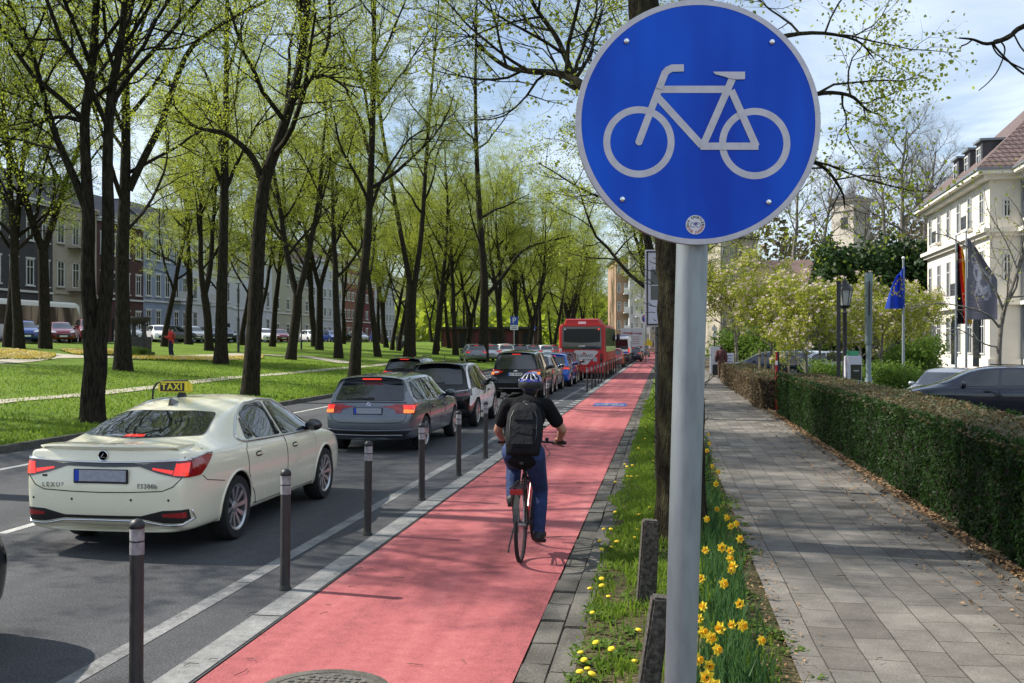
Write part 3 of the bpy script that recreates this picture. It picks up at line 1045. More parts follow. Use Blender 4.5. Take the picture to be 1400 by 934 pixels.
# roof sign
M_signyellow = mat('sign_yellow', (.62, .52, .03), .4)
q = sk.hit(-.25, 2.0, 'top', 0)[0]
DX = -.27
sg = MB().box((DX, 2.0, q.z + .115), (.40, .11, .125), taper=.93).build('roof_sign', M_signyellow, taxi, bevel=.02, smooth=40)
MB().box((DX - .01, 1.942, q.z + .115), (.29, .012, .095)).build('sign_panel', M_black, sg, bevel=.004)
text('TAXI', M_signyellow, sg, (DX - .01, 1.9345, q.z + .115), REAR, .10, .001, .003, spacing=1.2)
MB().box((DX + .08, 2.0, q.z + .025), (.09, .09, .06), taper=.6).build('sign_foot', M_black, sg)
b = MB(); b.tube([(DX - .28, 2.0, q.z - .03), (DX - .27, 2.0, q.z + .09), (DX - .23, 2.0, q.z + .15), (DX - .14, 2.0, q.z + .182), (DX + .15, 2.0, q.z + .182)], .013, 6)
b.build('sign_bracket', M_black, sg, smooth=50)

# ---------------------------------------------------------------- the grey estate
est = dict(L=4.52, W=1.80, zb=.22, rw=.325, yr=.90, yf=3.62, rim='five', paint=P_grey, rear_bulge=.07,
    rear_dy=[.25, .18, .02, 0, .06, .09, .40, .44, .46],
    stations=[(0.0, .87, .93, 'c', .60, 1.335, 1.39), (.14, .93, .93, 'c', .61, 1.345, 1.40), (.55, .985, .925, 'c', .61, 1.375, 1.43), (1.4, 1, .915, 'c', .605, 1.395, 1.45), (2.2, 1, .90, 'c', .60, 1.385, 1.44),
              (2.7, 1, .895, 'c', .575, 1.33, 1.385), (3.42, .985, .90, 'd', .74, .95, .985), (3.9, .965, .84, 'd', .72, .88, .905), (4.28, .90, .74, 'd', .72, .77, .79), (4.50, .76, .62, 'd', .72, .64, .65)],
    doors=[dict(poly=[(1.25, .48), (1.18, .62), (1.18, .90), (2.13, .885), (2.14, .30), (1.40, .30), (1.32, .42)], h=(1.42, .80)),
           dict(poly=[(2.155, .30), (2.145, .885), (3.12, .875), (3.15, .74), (3.12, .30)], h=(2.40, .79))],
    side_windows=[[(.36, 1.02), (.50, 1.30), (1.12, 1.335), (1.16, .955), (.55, .965)], [(1.20, .955), (1.17, 1.335), (2.03, 1.345), (2.09, .935)],
                  [(2.15, .935), (2.10, 1.34), (2.55, 1.31), (2.78, 1.21), (3.08, .955), (3.0, .915)]],
    window_trim=None,
    rear_window=[(-.66, .965), (.66, .965), (.58, 1.265), (-.58, 1.265)], windscreen=[(-.70, .97), (.70, .97), (.54, 1.30), (-.54, 1.30)],
    tail=[dict(axis='rear', mat=M_red, poly=[(.46, .90), (.52, .735), (.83, .725), (.84, .90)], lit=[dict(poly=[(.66, .745), (.815, .74), (.82, .80), (.66, .81)], mat=M_amberlit), dict(poly=[(.66, .815), (.82, .805), (.825, .885), (.64, .885)], mat=M_redlit)]),
          dict(axis='R', mat=M_red, poly=[(.03, .735), (.20, .75), (.32, .90), (.03, .90)], off=.012),
          dict(axis='rear', name='bumper_insert', mat=M_black, poly=[(0, .325), (.66, .325), (.80, .42), (0, .40)], off=.005)],
    centre=[dict(axis='rear', name='plate_recess', mat=P_grey, poly=[(-.40, .86), (-.34, .675), (.34, .675), (.40, .86)], off=.006)],
    seams=[dict(axis='rear', name='boot_gap', pts=[(-.72, .72), (-.68, .61), (-.55, .565), (0, .555), (.55, .565), (.68, .61), (.72, .72)], r=.005),
           dict(axis='rear', name='boot_lip', mat=P_grey, r=.018, off=.006, pts=[(-.70, .935), (0, .945), (.70, .935)]),
           dict(axis='rear', name='bumper_chrome', mat=P_silver, r=.010, off=.008, pts=[(-.64, .345), (0, .335), (.64, .345)]),
           dict(axis='rear', name='bumper_ridge', mat=P_grey, r=.012, off=.006, pts=[(-.84, .445), (-.5, .425), (0, .42), (.5, .425), (.84, .445)])],
    plate=(.775,), mirror=(2.95, .93), head=[[(.45, .62), (.78, .66), (.80, .74), (.5, .72)]], grille=[(-.35, .3), (.35, .3), (.3, .6), (-.3, .6)])
estate, sk = build_car('estate_car', est, 'grey estate car with lit tail lights directly ahead of the ivory taxi')
def est_extras(root, sk, pm, badge=True, wiper=True):
    b = MB()
    for k in range(17):
        x = -.62 + 1.24 * k / 16
        y0 = .27 + .10 * (abs(x) / .62) ** 2
        zz = 1.375 - .05 * (abs(x) / .62) ** 2
        b.v += [(x, y0, zz - .012), (x, y0 + .02, zz - .035), (x, y0 + .34, zz + .0), (x, y0 + .34, zz + .045), (x, y0 + .05, zz + .02)]
        if k:
            for i in range(5):
                j = (i + 1) % 5; b.f.append(((k - 1) * 5 + i, (k - 1) * 5 + j, k * 5 + j, k * 5 + i)); b.mi.append(0)
    b.f += [(0, 1, 2, 3, 4), tuple(80 + i for i in range(5))]; b.mi += [0, 0]
    sp_ = b.build('spoiler', pm, root, smooth=50)
    MB().box((0, .262, 1.352), (.36, .02, .026)).build('brake_light', M_redlit, sp_)
    b = MB(); y = sk.hit(.02, .995, 'rear', .02)[0].y
    b.box((.03, y, .995), (.12, .03, .05)); y2 = sk.hit(-.4, 1.0, 'rear', .02)[0].y
    b.tube([(0, y - .01, 1.0), (-.2, (y + y2) / 2 - .01, 1.005), (-.44, y2, .985)], .012, 6)
    b.build('wiper', M_black, root)
    if badge:
        p = sk.hit(0, .895, 'rear', .004)[0]
        e = MB().lathe([(.040, 0), (.040, .008), (.034, .010), (.001, .010)], 20, (0, p.y - .008, .895), 'Y').build('emblem', M_white, root)
        b = MB().use(M_plateblue)
        for a0 in (0, PI):
            pts = [(0, -.0)] + [(.028 * math.cos(a0 + t * PI / 8), .028 * math.sin(a0 + t * PI / 8)) for t in range(5)]
            b.add([(q[0], p.y - .0095, .895 + q[1]) for q in pts], [(0, 1, 2, 3, 4, 5)])
        b.build('emblem_quarters', None, e)
est_extras(estate, sk, P_grey)
# ================================================================ the rest of the traffic
# black and white small electric hatchback
i3 = dict(L=4.0, W=1.78, zb=.24, rw=.345, yr=.74, yf=3.28, rim='turbine', paint=P_black, rear_bulge=.08,
    rear_dy=[.22, .16, .02, 0, .03, .07, .42, .46, .48],
    stations=[(0.0, .86, .98, 'c', .55, 1.47, 1.525), (.16, .93, .98, 'c', .57, 1.48, 1.535), (.6, .99, .98, 'c', .60, 1.515, 1.565), (1.3, 1, .96, 'c', .61, 1.53, 1.585), (1.9, 1, .93, 'c', .60, 1.515, 1.57),
              (2.45, 1, .95, 'c', .56, 1.42, 1.48), (3.15, .98, .99, 'd', .74, 1.03, 1.07), (3.55, .95, .90, 'd', .72, .94, .965), (3.85, .88, .78, 'd', .72, .81, .83), (3.98, .76, .66, 'd', .72, .68, .69)],
    panels=[dict(name='side_panel', mat=P_white, off=.004, poly=[(.16, .52), (.22, .96), (.34, 1.18), (.50, 1.37), (.75, 1.46), (1.1, 1.485), (1.1, 1.52), (.75, 1.50), (.45, 1.44), (.26, 1.26), (.11, .98), (.08, .55)]),
            dict(name='side_panel', mat=P_white, off=.004, poly=[(.16, .52), (.22, .94), (.60, .955), (.80, .90), (1.30, .845), (1.34, .36), (1.16, .36), (1.10, .52), (.92, .70), (.60, .72), (.36, .60)], round=.03),
            dict(name='front_wing', mat=P_white, off=.004, poly=[(2.93, .34), (2.88, .50), (2.95, .95), (3.2, .98), (3.55, .84), (3.85, .70), (3.82, .55), (3.6, .66), (3.3, .74), (3.02, .66)], round=.03),
            dict(name='sill_cover', mat=P_black, off=.004, poly=[(1.2, .24), (2.9, .24), (2.9, .33), (1.2, .33)])],
    doors=[dict(poly=[(1.35, .36), (1.32, .84), (1.70, .82), (1.98, .92), (2.0, .36)], h=(1.55, .79), mat=P_white),
           dict(poly=[(2.02, .36), (1.99, .93), (2.86, .96), (2.88, .7), (2.86, .36)], h=(2.18, .83), mat=P_white)],
    side_windows=[[(.36, 1.0), (.50, 1.24), (.78, 1.40), (.95, 1.41), (.92, .94), (.62, .99)], [(.97, .92), (1.0, 1.42), (1.72, 1.46), (1.75, .84)], [(1.80, .85), (1.78, 1.455), (2.3, 1.38), (2.55, 1.28), (2.85, 1.02), (2.75, .97), (2.0, .955)]],
    rear_window=[(-.62, 1.03), (.62, 1.03), (.53, 1.40), (-.53, 1.40)], windscreen=[(-.68, 1.05), (.68, 1.05), (.52, 1.40), (-.52, 1.40)],
    tail=[dict(axis='rear', mat=M_smoke, poly=[(.44, .74), (.46, .90), (.80, .935), (.82, .78)], lit=[dict(poly=[(.50, .77), (.78, .80), (.78, .83), (.50, .80)], mat=M_red), dict(poly=[(.48, .87), (.78, .905), (.78, .92), (.48, .885)], mat=M_clear)])],
    centre=[dict(axis='rear', name='bumper_insert', mat=M_black, poly=[(-.75, .30), (.75, .30), (.70, .46), (-.70, .46)])],
    seams=[dict(axis='rear', name='rear_wiper', mat=M_black, r=.014, off=.02, pts=[(-.28, 1.06), (.18, 1.07)])],
    plate=(.62,), mirror=(2.70, 1.02), mirror_mat=M_gloss)
hatch_ev, sk = build_car('hatchback', i3, 'small black and white two-tone hatchback ahead of the grey estate')
q = sk.hit(0, .75, 'top', 0)[0]
MB().tube([(0, .95, 1.57), (0, .93, 1.74)], .008, 6).build('roof_aerial', M_black, hatch_ev)
MB().ell((0, .95, 1.57), (.03, .08, .03)).build('aerial_foot', M_black, hatch_ev, smooth=180)
p = sk.hit(0, .86, 'rear', .004)[0]
e = MB().lathe([(.045, 0), (.045, .008), (.001, .010)], 20, (0, p.y - .008, .86), 'Y').build('emblem', M_white, hatch_ev)
MB().ell((-.36, sk.hit(-.36, .70, 'rear', 0)[0].y, .70), (.07, .015, .07)).build('rear_reflector', M_clear, hatch_ev, smooth=180)

# black people carrier
mpv = dict(L=4.8, W=1.88, zb=.24, rw=.345, yr=.98, yf=3.82, rim='five', paint=P_black, rear_bulge=.06,
    rear_dy=[.22, .16, .02, 0, .06, .10, .32, .36, .38],
    stations=[(0.0, .89, 1.02, 'c', .65, 1.60, 1.66), (.15, .95, 1.02, 'c', .66, 1.61, 1.67), (.7, 1, 1.01, 'c', .675, 1.65, 1.715), (1.6, 1, 1.0, 'c', .68, 1.68, 1.745), (2.4, 1, .98, 'c', .67, 1.66, 1.725),
              (2.95, 1, .98, 'c', .63, 1.56, 1.62), (3.75, .985, 1.03, 'd', .74, 1.07, 1.11), (4.2, .965, .96, 'd', .72, 1.0, 1.02), (4.6, .9, .82, 'd', .72, .85, .87), (4.78, .78, .66, 'd', .72, .68, .69)],
    doors=[dict(poly=[(1.38, .5), (1.30, .66), (1.28, .97), (2.3, .955), (2.32, .32), (1.48, .32)], h=(1.5, .87)), dict(poly=[(2.335, .32), (2.32, .955), (3.35, .96), (3.38, .8), (3.35, .32)], h=(2.55, .87))],
    side_windows=[[(.42, 1.08), (.50, 1.56), (1.24, 1.61), (1.26, 1.04)], [(1.31, 1.04), (1.30, 1.61), (2.22, 1.625), (2.26, 1.015)], [(2.32, 1.01), (2.29, 1.62), (2.8, 1.55), (3.0, 1.45), (3.35, 1.08), (3.25, 1.0)]],
    rear_window=[(-.72, 1.07), (.72, 1.07), (.64, 1.56), (-.64, 1.56)], windscreen=[(-.72, 1.1), (.72, 1.1), (.6, 1.55), (-.6, 1.55)],
    tail=[dict(axis='rear', mat=M_red, poly=[(.42, .99), (.62, .88), (.86, .86), (.85, 1.06), (.62, 1.04)], lit=[dict(poly=[(.60, .945), (.76, .92), (.76, .985), (.58, .99)], mat=M_clear), dict(poly=[(.765, .885), (.85, .88), (.85, .96), (.765, .965)], mat=M_amberlit)]),
          dict(axis='R', mat=M_red, poly=[(.07, .87), (.30, .93), (.40, 1.04), (.07, 1.05)])],
    seams=[dict(axis='rear', name='bumper_ridge', mat=P_navy, r=.02, off=.01, pts=[(-.84, .60), (0, .585), (.84, .60)]), dict(axis='rear', name='bumper_chrome', mat=P_silver, r=.012, off=.01, pts=[(-.6, .40), (.6, .40)])],
    centre=[dict(axis='rear', name='reflector', mat=M_red, poly=[(.34, .345), (.80, .36), (.80, .385), (.34, .375)])],
    plate=(.885,), plate_words='AC·M 8203', plate_white=True, mirror=(3.2, 1.05), mirror_mat=M_gloss)
van_mpv, sk = build_car('people_carrier', mpv, 'black people carrier with white number plate, ahead of the two-tone hatchback')
MB().box((0, sk.hit(0, 1.60, 'rear', .01)[0].y - .0, 1.595), (.30, .03, .028)).build('brake_light', M_redlit, van_mpv)
p = sk.hit(-.05, 1.0, 'rear', .004)[0]
MB().ell((0, p.y, 1.0), (.075, .012, .032), 16, 8).build('emblem', M_chrome, van_mpv, smooth=180)

# ordinary hatchback, the pattern for the blue, grey and parked ones
def hatch_spec(pm, sub=2, rim='far', lit=True):
    return dict(L=4.3, W=1.78, zb=.22, rw=.32, yr=.80, yf=3.45, rim=rim, paint=pm, sub=sub, rear_bulge=.06,
    rear_dy=[.22, .16, .02, 0, .05, .09, .36, .42, .44],
    stations=[(0.0, .88, .97, 'c', .58, 1.42, 1.475), (.15, .94, .97, 'c', .60, 1.43, 1.485), (.6, .99, .965, 'c', .615, 1.475, 1.53), (1.4, 1, .95, 'c', .61, 1.495, 1.55), (2.1, 1, .93, 'c', .60, 1.48, 1.535),
              (2.6, 1, .92, 'c', .57, 1.40, 1.455), (3.32, .985, .94, 'd', .74, .985, 1.02), (3.75, .96, .87, 'd', .72, .91, .93), (4.1, .9, .76, 'd', .72, .79, .81), (4.28, .78, .62, 'd', .72, .64, .65)],
    doors=[dict(poly=[(1.22, .5), (1.12, .66), (1.10, .92), (2.06, .905), (2.08, .3), (1.32, .3)], h=(1.3, .83)), dict(poly=[(2.095, .3), (2.08, .905), (3.0, .905), (3.02, .76), (3.0, .3)], h=(2.3, .82))],
    side_windows=[[(.45, 1.06), (.55, 1.36), (1.05, 1.43), (1.08, .985)], [(1.13, .985), (1.11, 1.43), (1.98, 1.445), (2.02, .96)], [(2.08, .955), (2.05, 1.44), (2.5, 1.39), (2.7, 1.30), (3.0, 1.0), (2.92, .945)]],
    rear_window=[(-.66, 1.02), (.66, 1.02), (.56, 1.36), (-.56, 1.36)], windscreen=[(-.69, 1.01), (.69, 1.01), (.54, 1.39), (-.54, 1.39)],
    tail=[dict(axis='rear', mat=M_red, poly=[(.45, .93), (.5, .80), (.83, .77), (.83, .97)], lit=[dict(poly=[(.56, .83), (.80, .80), (.80, .86), (.56, .88)], mat=M_redlit)] if lit else []),
          dict(axis='R', mat=M_red, poly=[(.06, .78), (.22, .80), (.36, .96), (.06, .97)])],
    plate=(.66,), mirror=(2.85, .97), head=[[(.42, .68), (.76, .72), (.78, .82), (.5, .80)]], grille=[(-.42, .36), (.42, .36), (.46, .58), (-.46, .58)], front_plate=.45)
blue_car, sk = build_car('hatchback', hatch_spec(P_blue, 3, 'five'), 'bright blue hatchback waiting directly behind the red bus')
MB().box((0, sk.hit(0, 1.40, 'rear', .01)[0].y + .01, 1.40), (.36, .05, .03)).build('brake_light', M_redlit, blue_car)
grey_car = copy_tree(blue_car); repaint(grey_car, P_blue, P_silver)
tag(grey_car, 'silver grey hatchback between the black people carrier and the bright blue hatchback')
plum_car = copy_tree(blue_car); repaint(plum_car, P_blue, P_maroon)
tag(plum_car, 'dark maroon car just in front of the bright blue hatchback, mostly hidden')

black_estate = copy_tree(estate); repaint(black_estate, P_grey, P_black)
tag(black_estate, 'black estate car in the left lane, seen beyond the grey estate')
for ch in list(black_estate.children):
    if ch.name.startswith(('emblem', 'bumper_chrome')):
        for g in list(ch.children_recursive) + [ch]: bpy.data.objects.remove(g)
for s in (-1, 1): MB().tube([(s * .58, .75, 1.42), (s * .58, .8, 1.475), (s * .58, 2.2, 1.485), (s * .58, 2.3, 1.43)], .016, 6).build('roof_rail', M_black, black_estate)
near_car = copy_tree(blue_car); repaint(near_car, P_blue, P_black)
tag(near_car, 'dark car whose front corner just enters the left edge of the photo, behind the taxi')

# ---------------------------------------------------------------- the red bus
M_busred = paint('bus_red', (.40, .010, .014), .4, coat=.15)
M_busgrey = mat('bus_grey', (.45, .45, .46), .35)
def loft_box(secs, m, name, parent, bevel=.06, smooth=40):
    """secs: (y, half width, z0, z1) cross sections joined lengthwise"""
    b = MB()
    for y, w, z0, z1 in secs:
        b.v += [(-w, y, z0), (w, y, z0), (w * .985, y, z1 - .18), (w * .90, y, z1), (-w * .90, y, z1), (-w * .985, y, z1 - .18)]
    for k in range(len(secs) - 1):
        for i in range(6):
            j = (i + 1) % 6; b.f.append((k * 6 + i, k * 6 + j, k * 6 + 6 + j, k * 6 + 6 + i)); b.mi.append(0)
    b.f += [tuple(range(6)), tuple(range((len(secs) - 1) * 6, len(secs) * 6))]; b.mi += [0, 0]
    return b.build(name, m, parent, bevel=bevel, smooth=smooth)
bus = thing('city_bus', 'red city bus with pale advert on its engine cover, queuing in traffic', 'bus')
loft_box([(0, 1.20, .34, 3.0), (.12, 1.275, .30, 3.02), (11.8, 1.275, .30, 3.02), (12, 1.2, .34, 2.95)], M_busred, 'body', bus, .05)
loft_box([(.25, .95, 3.0, 3.26), (.5, 1.0, 3.0, 3.30), (3.2, 1.0, 3.0, 3.30), (3.4, .95, 3.0, 3.2)], M_busred, 'roof_unit', bus, .04)
MB().box((0, .22, 3.08), (.42, .06, .12)).build('roof_lamp_panel', M_white, bus)
def flatpoly(name, poly, y, m, parent, t=.02, bev=0):
    return MB().prism(poly, y, y - t, 'Y').build(name, m, parent, bevel=bev)
flatpoly('rear_window', round_poly([(-1.08, 1.62), (1.08, 1.62), (1.06, 2.86), (-1.06, 2.86)], .12), -.003, M_glass, bus)
M_buspane = mat('bus_rear_pane', (.012, .014, .016), .15, spec=.25)
pn = flatpoly('window_pane', round_poly([(-1.0, 2.02), (0, 1.97), (1.0, 2.02), (1.0, 2.74), (-1.0, 2.74)], .08), -.0245, M_buspane, bus, .006)
flatpoly('engine_cover', round_poly([(-.95, .74), (.95, .74), (1.0, 1.5), (.8, 1.585), (-.9, 1.58), (-.98, 1.5)], .06), -.003, M_busred, bus, .018)
flatpoly('advert_panel', [(-.02, .78), (.28, .78), (.92, 1.5), (.7, 1.56), (-.36, 1.57), (-.60, 1.30), (-.18, 1.05)], -.022, M_busgrey, bus, .006)
text('ELISABAD', M_black, bus, (.14, -.030, 1.27), REAR, .21, .001, .002)
text('HALLE BAD', M_black, bus, (.28, -.030, 1.06), REAR, .10, .001, .002)
MB().prism([(-.0, 1.36), (.24, 1.36), (.12, 1.47)], -.028, -.031, 'Y').build('advert_mark', M_red, bus)
text('SCANIA', M_white, bus, (0, -.026, 1.80), REAR, .10, .001, .003)
for s in (-1, 1):
    lm = MB(); lm.box((s * 1.07, -.006, 1.05), (.14, .03, .62)); lm.build('lamp_housing', M_black, bus)
    for k, (z, m_) in enumerate(((1.22, M_red), (1.06, M_smoke), (.90, M_red))):
        MB().lathe([(.055, 0), (.045, .02), (.001, .025)], 14, (s * 1.07, -.046, z), 'Y').build('tail_light', m_, bus, smooth=60)
    MB().lathe([(.05, 0), (.001, .02)], 12, (s * .92, -.045, 2.72), 'Y').build('marker_lamp', M_redlit if s > 0 else M_clear, bus)
MB().box((.72, -.024, 1.08), (.22, .012, .24)).build('notice_sticker', M_plate, bus)
MB().box((-1.17, -.012, 1.55), (.12, .02, .22)).build('number_panel', M_white, bus)
text('1', M_black, bus, (-1.17, -.026, 1.55), REAR, .16, .001, .002)
loft_box([(-.08, 1.05, .36, .66), (.0, 1.26, .34, .68), (.3, 1.29, .34, .66)], M_busred, 'bumper', bus, .03)
for s in (-1, 1):
    b = MB()
    b.box((s * 1.282, 6, 2.15), (.02, 11.2, 1.35)); b.build('side_glazing', M_glass, bus, bevel=.005)
    for y in (3.0, 8.6):
        wheel(bus, s * 1.14, y, .48, 'far', .26)
    MB().ell((s * 1.45, 11.9, 2.3), (.12, .12, .28), 10, 8).build('wing_mirror', M_black, bus, smooth=180)
MB().box((0, 6, .3), (2.0, 11, .3)).build('underbody', M_dark, bus)

# removal lorry
lorry = thing('removal_lorry', 'pale box lorry with red lettering far ahead of the red bus', 'lorry')
M_box = mat('lorry_white', (.62, .60, .62), .45)
MB().box((0, 3.4, 2.15), (2.5, 6.4, 2.75)).build('cargo_box', M_box, lorry, bevel=.04)
M_wine = mat('lettering_wine', (.35, .02, .06), .5)
text('Umzugs', M_wine, lorry, (-.48, .18, 3.0), REAR, .36, .004, .012)
text('Umzüge', M_wine, lorry, (.62, .18, 2.96), REAR, .28, .004, .008)
for z in (2.55, 2.3, 2.05, 1.8):
    MB().box((.45, .192, z), (.75, .01, .055)).build('lettering_line', M_wine if z > 1.9 else M_red, lorry)
MB().box((0, .192, 2.1), (.04, .012, 2.6)).build('door_joint', M_plate, lorry)
MB().box((.8, .19, 1.42), (.55, .012, .2)).build('lettering_line', M_red, lorry)
MB().box((0, .5, .72), (2.3, .6, .14)).build('tail_lift', M_black, lorry)
loft_box([(6.7, 1.1, .5, 2.4), (6.9, 1.15, .45, 2.6), (8.2, 1.15, .45, 2.55), (8.5, 1.1, .5, 1.9)], M_white, 'cab', lorry, .05)
for s in (-1, 1):
    MB().box((s * .95, .2, .78), (.35, .05, .12)).build('tail_light', M_redlit, lorry)
    for y in (1.6, 7.5): wheel(lorry, s * 1.0, y, .45, 'far', .26)
MB().box((0, 4, .6), (1.0, 7.5, .25)).build('chassis', M_dark, lorry)

# white panel van with a dark rear window and a blue stripe
pvan = thing('panel_van', 'white van with dark rear window and blue stripes, between bus and lorry', 'van')
loft_box([(0, .92, .42, 2.45), (.15, .98, .36, 2.5), (3.6, .98, .36, 2.5), (4.4, .96, .36, 1.75), (5.2, .9, .42, 1.15)], M_white, 'body', pvan, .05)
flatpoly('rear_window', round_poly([(-.80, 1.35), (.80, 1.35), (.74, 2.25), (-.74, 2.25)], .08), -.003, M_glass, pvan)
flatpoly('stripe', rect(-.88, .88, .98, 1.12), -.003, M_plateblue, pvan)
flatpoly('stripe', rect(-.88, .88, .72, .80), -.003, M_red, pvan)
MB().box((0, -.06, .50), (1.8, .14, .20)).build('bumper', M_black, pvan, bevel=.03)
MB().box((0, .3, 2.53), (1.2, .25, .12)).build('roof_beacon', M_plateblue, pvan, bevel=.03)
plate(pvan, -.02, .88)
for s in (-1, 1):
    MB().box((s * .86, -.01, 1.22), (.13, .05, .42)).build('tail_light', M_redlit, pvan)
    MB().box((s * .985, 2.4, 1.8), (.02, 2.8, .6)).build('side_window', M_glass, pvan)
    for y in (.9, 4.2): wheel(pvan, s * .86, y, .34, 'far', .22)

# tram-like white coach on the left service street
coach = thing('white_coach', 'long white coach with broad glazing behind the parked cars at left', 'coach')
loft_box([(0, 1.2, .35, 3.05), (.3, 1.27, .3, 3.2), (11.6, 1.27, .3, 3.2), (12, 1.2, .35, 3.0)], M_white, 'body', coach, .12)
for s in (-1, 1):
    M_tint = mat('coach_glass', (.06, .05, .04), .06, coat=.6)
    MB().prism(round_poly([(.5, 1.35), (11.7, 1.35), (11.75, 2.2), (11.4, 2.78), (.5, 2.78)], .2), s * 1.268, s * 1.29, 'X').build('side_glazing', M_tint, coach)
    for k in range(6):
        MB().box((s * 1.292, 1.9 + 1.7 * k, 2.05), (.012, .05, 1.4)).build('window_bar', M_black, coach)
    for y in (2.6, 9.4): wheel(coach, s * 1.13, y, .48, 'far', .26)
M_ad = mat('passenger_colours', (.30, .19, .10), .6, col2=(.45, .40, .33), nscale=3, nstretch=(1, 6, 1))
MB().box((0, 6, 1.75), (2.2, 10.5, .9)).build('seat_rows', M_ad, coach)

def pk(px, d):
    return at(px, d)
def place(o, x, y, rz=0.0, z=0.0):
    o.location = (x, y, z); o.rotation_euler = (0, 0, rz)
    return o
place(taxi, -5.27, 9.04)
place(estate, -5.36, 18.15)
def by_wheel(o, px, py, sp, dx=0.0):
    """stand a car so that its rear right tyre meets the road where the photo shows it"""
    x, y = gp(px, py)
    return place(o, x - sp['W'] / 2 + dx, y - sp['yr'])
by_wheel(hatch_ev, 655, 583, i3)
by_wheel(van_mpv, 745, 544.5, mpv)
hs = hatch_spec(P_blue)
by_wheel(blue_car, 782.5, 528.5, hs)
gx, gy = at(748, 41.0)
place(grey_car, -5.2, gy)
place(plum_car, -5.1, blue_car.location.y + 4.7)
place(black_estate, -10.1, at(548, 40)[1])
place(near_car, -5.225, 6.61 - 4.3)
place(bus, -4.45, at(797, 56)[1])
place(pvan, at(847, 94)[0], at(847, 94)[1])
place(lorry, at(864, 113)[0], at(864, 113)[1])
cx_, cy_ = at(95, 84)
place(coach, -48.5, cy_ - 12.0, 0, park_z(-60))
# cars far ahead, between van and lorry and beyond
far_specs = [(841, 80, P_red, 'small red car beside the bollards, just ahead of the bus', .3), (868, 103, P_navy, 'dark car with lit tail lights, right behind the box lorry', .3), (881, 135, P_navy, 'dark blue car beyond the box lorry, nearest to the black railings', .3)]
for px, d, pm, lab, dx in far_specs:
    c = copy_tree(blue_car); repaint(c, P_blue, pm); tag(c, lab)
    x, y = at(px, d); place(c, x + dx - .5, y)
# ================================================================ trees
M_bark = mat('bark', (.012, .010, .007), .95, col2=(.040, .034, .024), nscale=7, nstretch=(3, 3, .6), bump=(16, 1.0, .05), spec=.1)
M_barkmoss = mat('mossy_bark', (.020, .016, .011), .95, col2=(.065, .062, .030), nscale=4, nstretch=(3, 3, .8), ncontrast=(.4, .7), bump=(14, 1.0, .06), spec=.1)
M_barkgrey = mat('grey_bark', (.10, .09, .075), .95, col2=(.20, .18, .15), nscale=5, bump=(12, .8, .04))
M_leaf = leaf_mat('spring_leaf', (.10, .14, .018), (.17, .195, .034), (.44, .51, .06), .56)
M_leaf2 = leaf_mat('linden_leaf', (.085, .125, .014), (.155, .175, .028), (.36, .44, .045), .5, 2.0)
M_leafdark = leaf_mat('evergreen_leaf', (.012, .030, .008), (.03, .06, .014), (.04, .09, .02), .2)
M_blossom = mat('magnolia_petal', (.72, .58, .56), .5, col2=(.80, .74, .68), nscale=4, transl=((.7, .55, .5), .35))

def wander(p, d, L, n, w, up, rg, droop=0.0):
    pts = [p.copy()]
    d = d.normalized()
    for i in range(n):
        d = d + Vector((rg.gauss(0, w), rg.gauss(0, w), rg.gauss(0, w) + up - droop * i / n))
        d.normalize()
        p = p + d * (L / n)
        pts.append(p.copy())
    return pts

def curve(pts, k=4):
    """Catmull-Rom through the given points"""
    P = [Vector(p) for p in pts]
    P = [P[0] * 2 - P[1]] + P + [P[-1] * 2 - P[-2]]
    out = []
    for i in range(1, len(P) - 2):
        for j in range(k):
            t = j / k
            a, b, c, d = P[i - 1], P[i], P[i + 1], P[i + 2]
            out.append(.5 * (2 * b + (c - a) * t + (2 * a - 5 * b + 4 * c - d) * t * t + (3 * b - a - 3 * c + d) * t ** 3))
    out.append(P[-2])
    return out

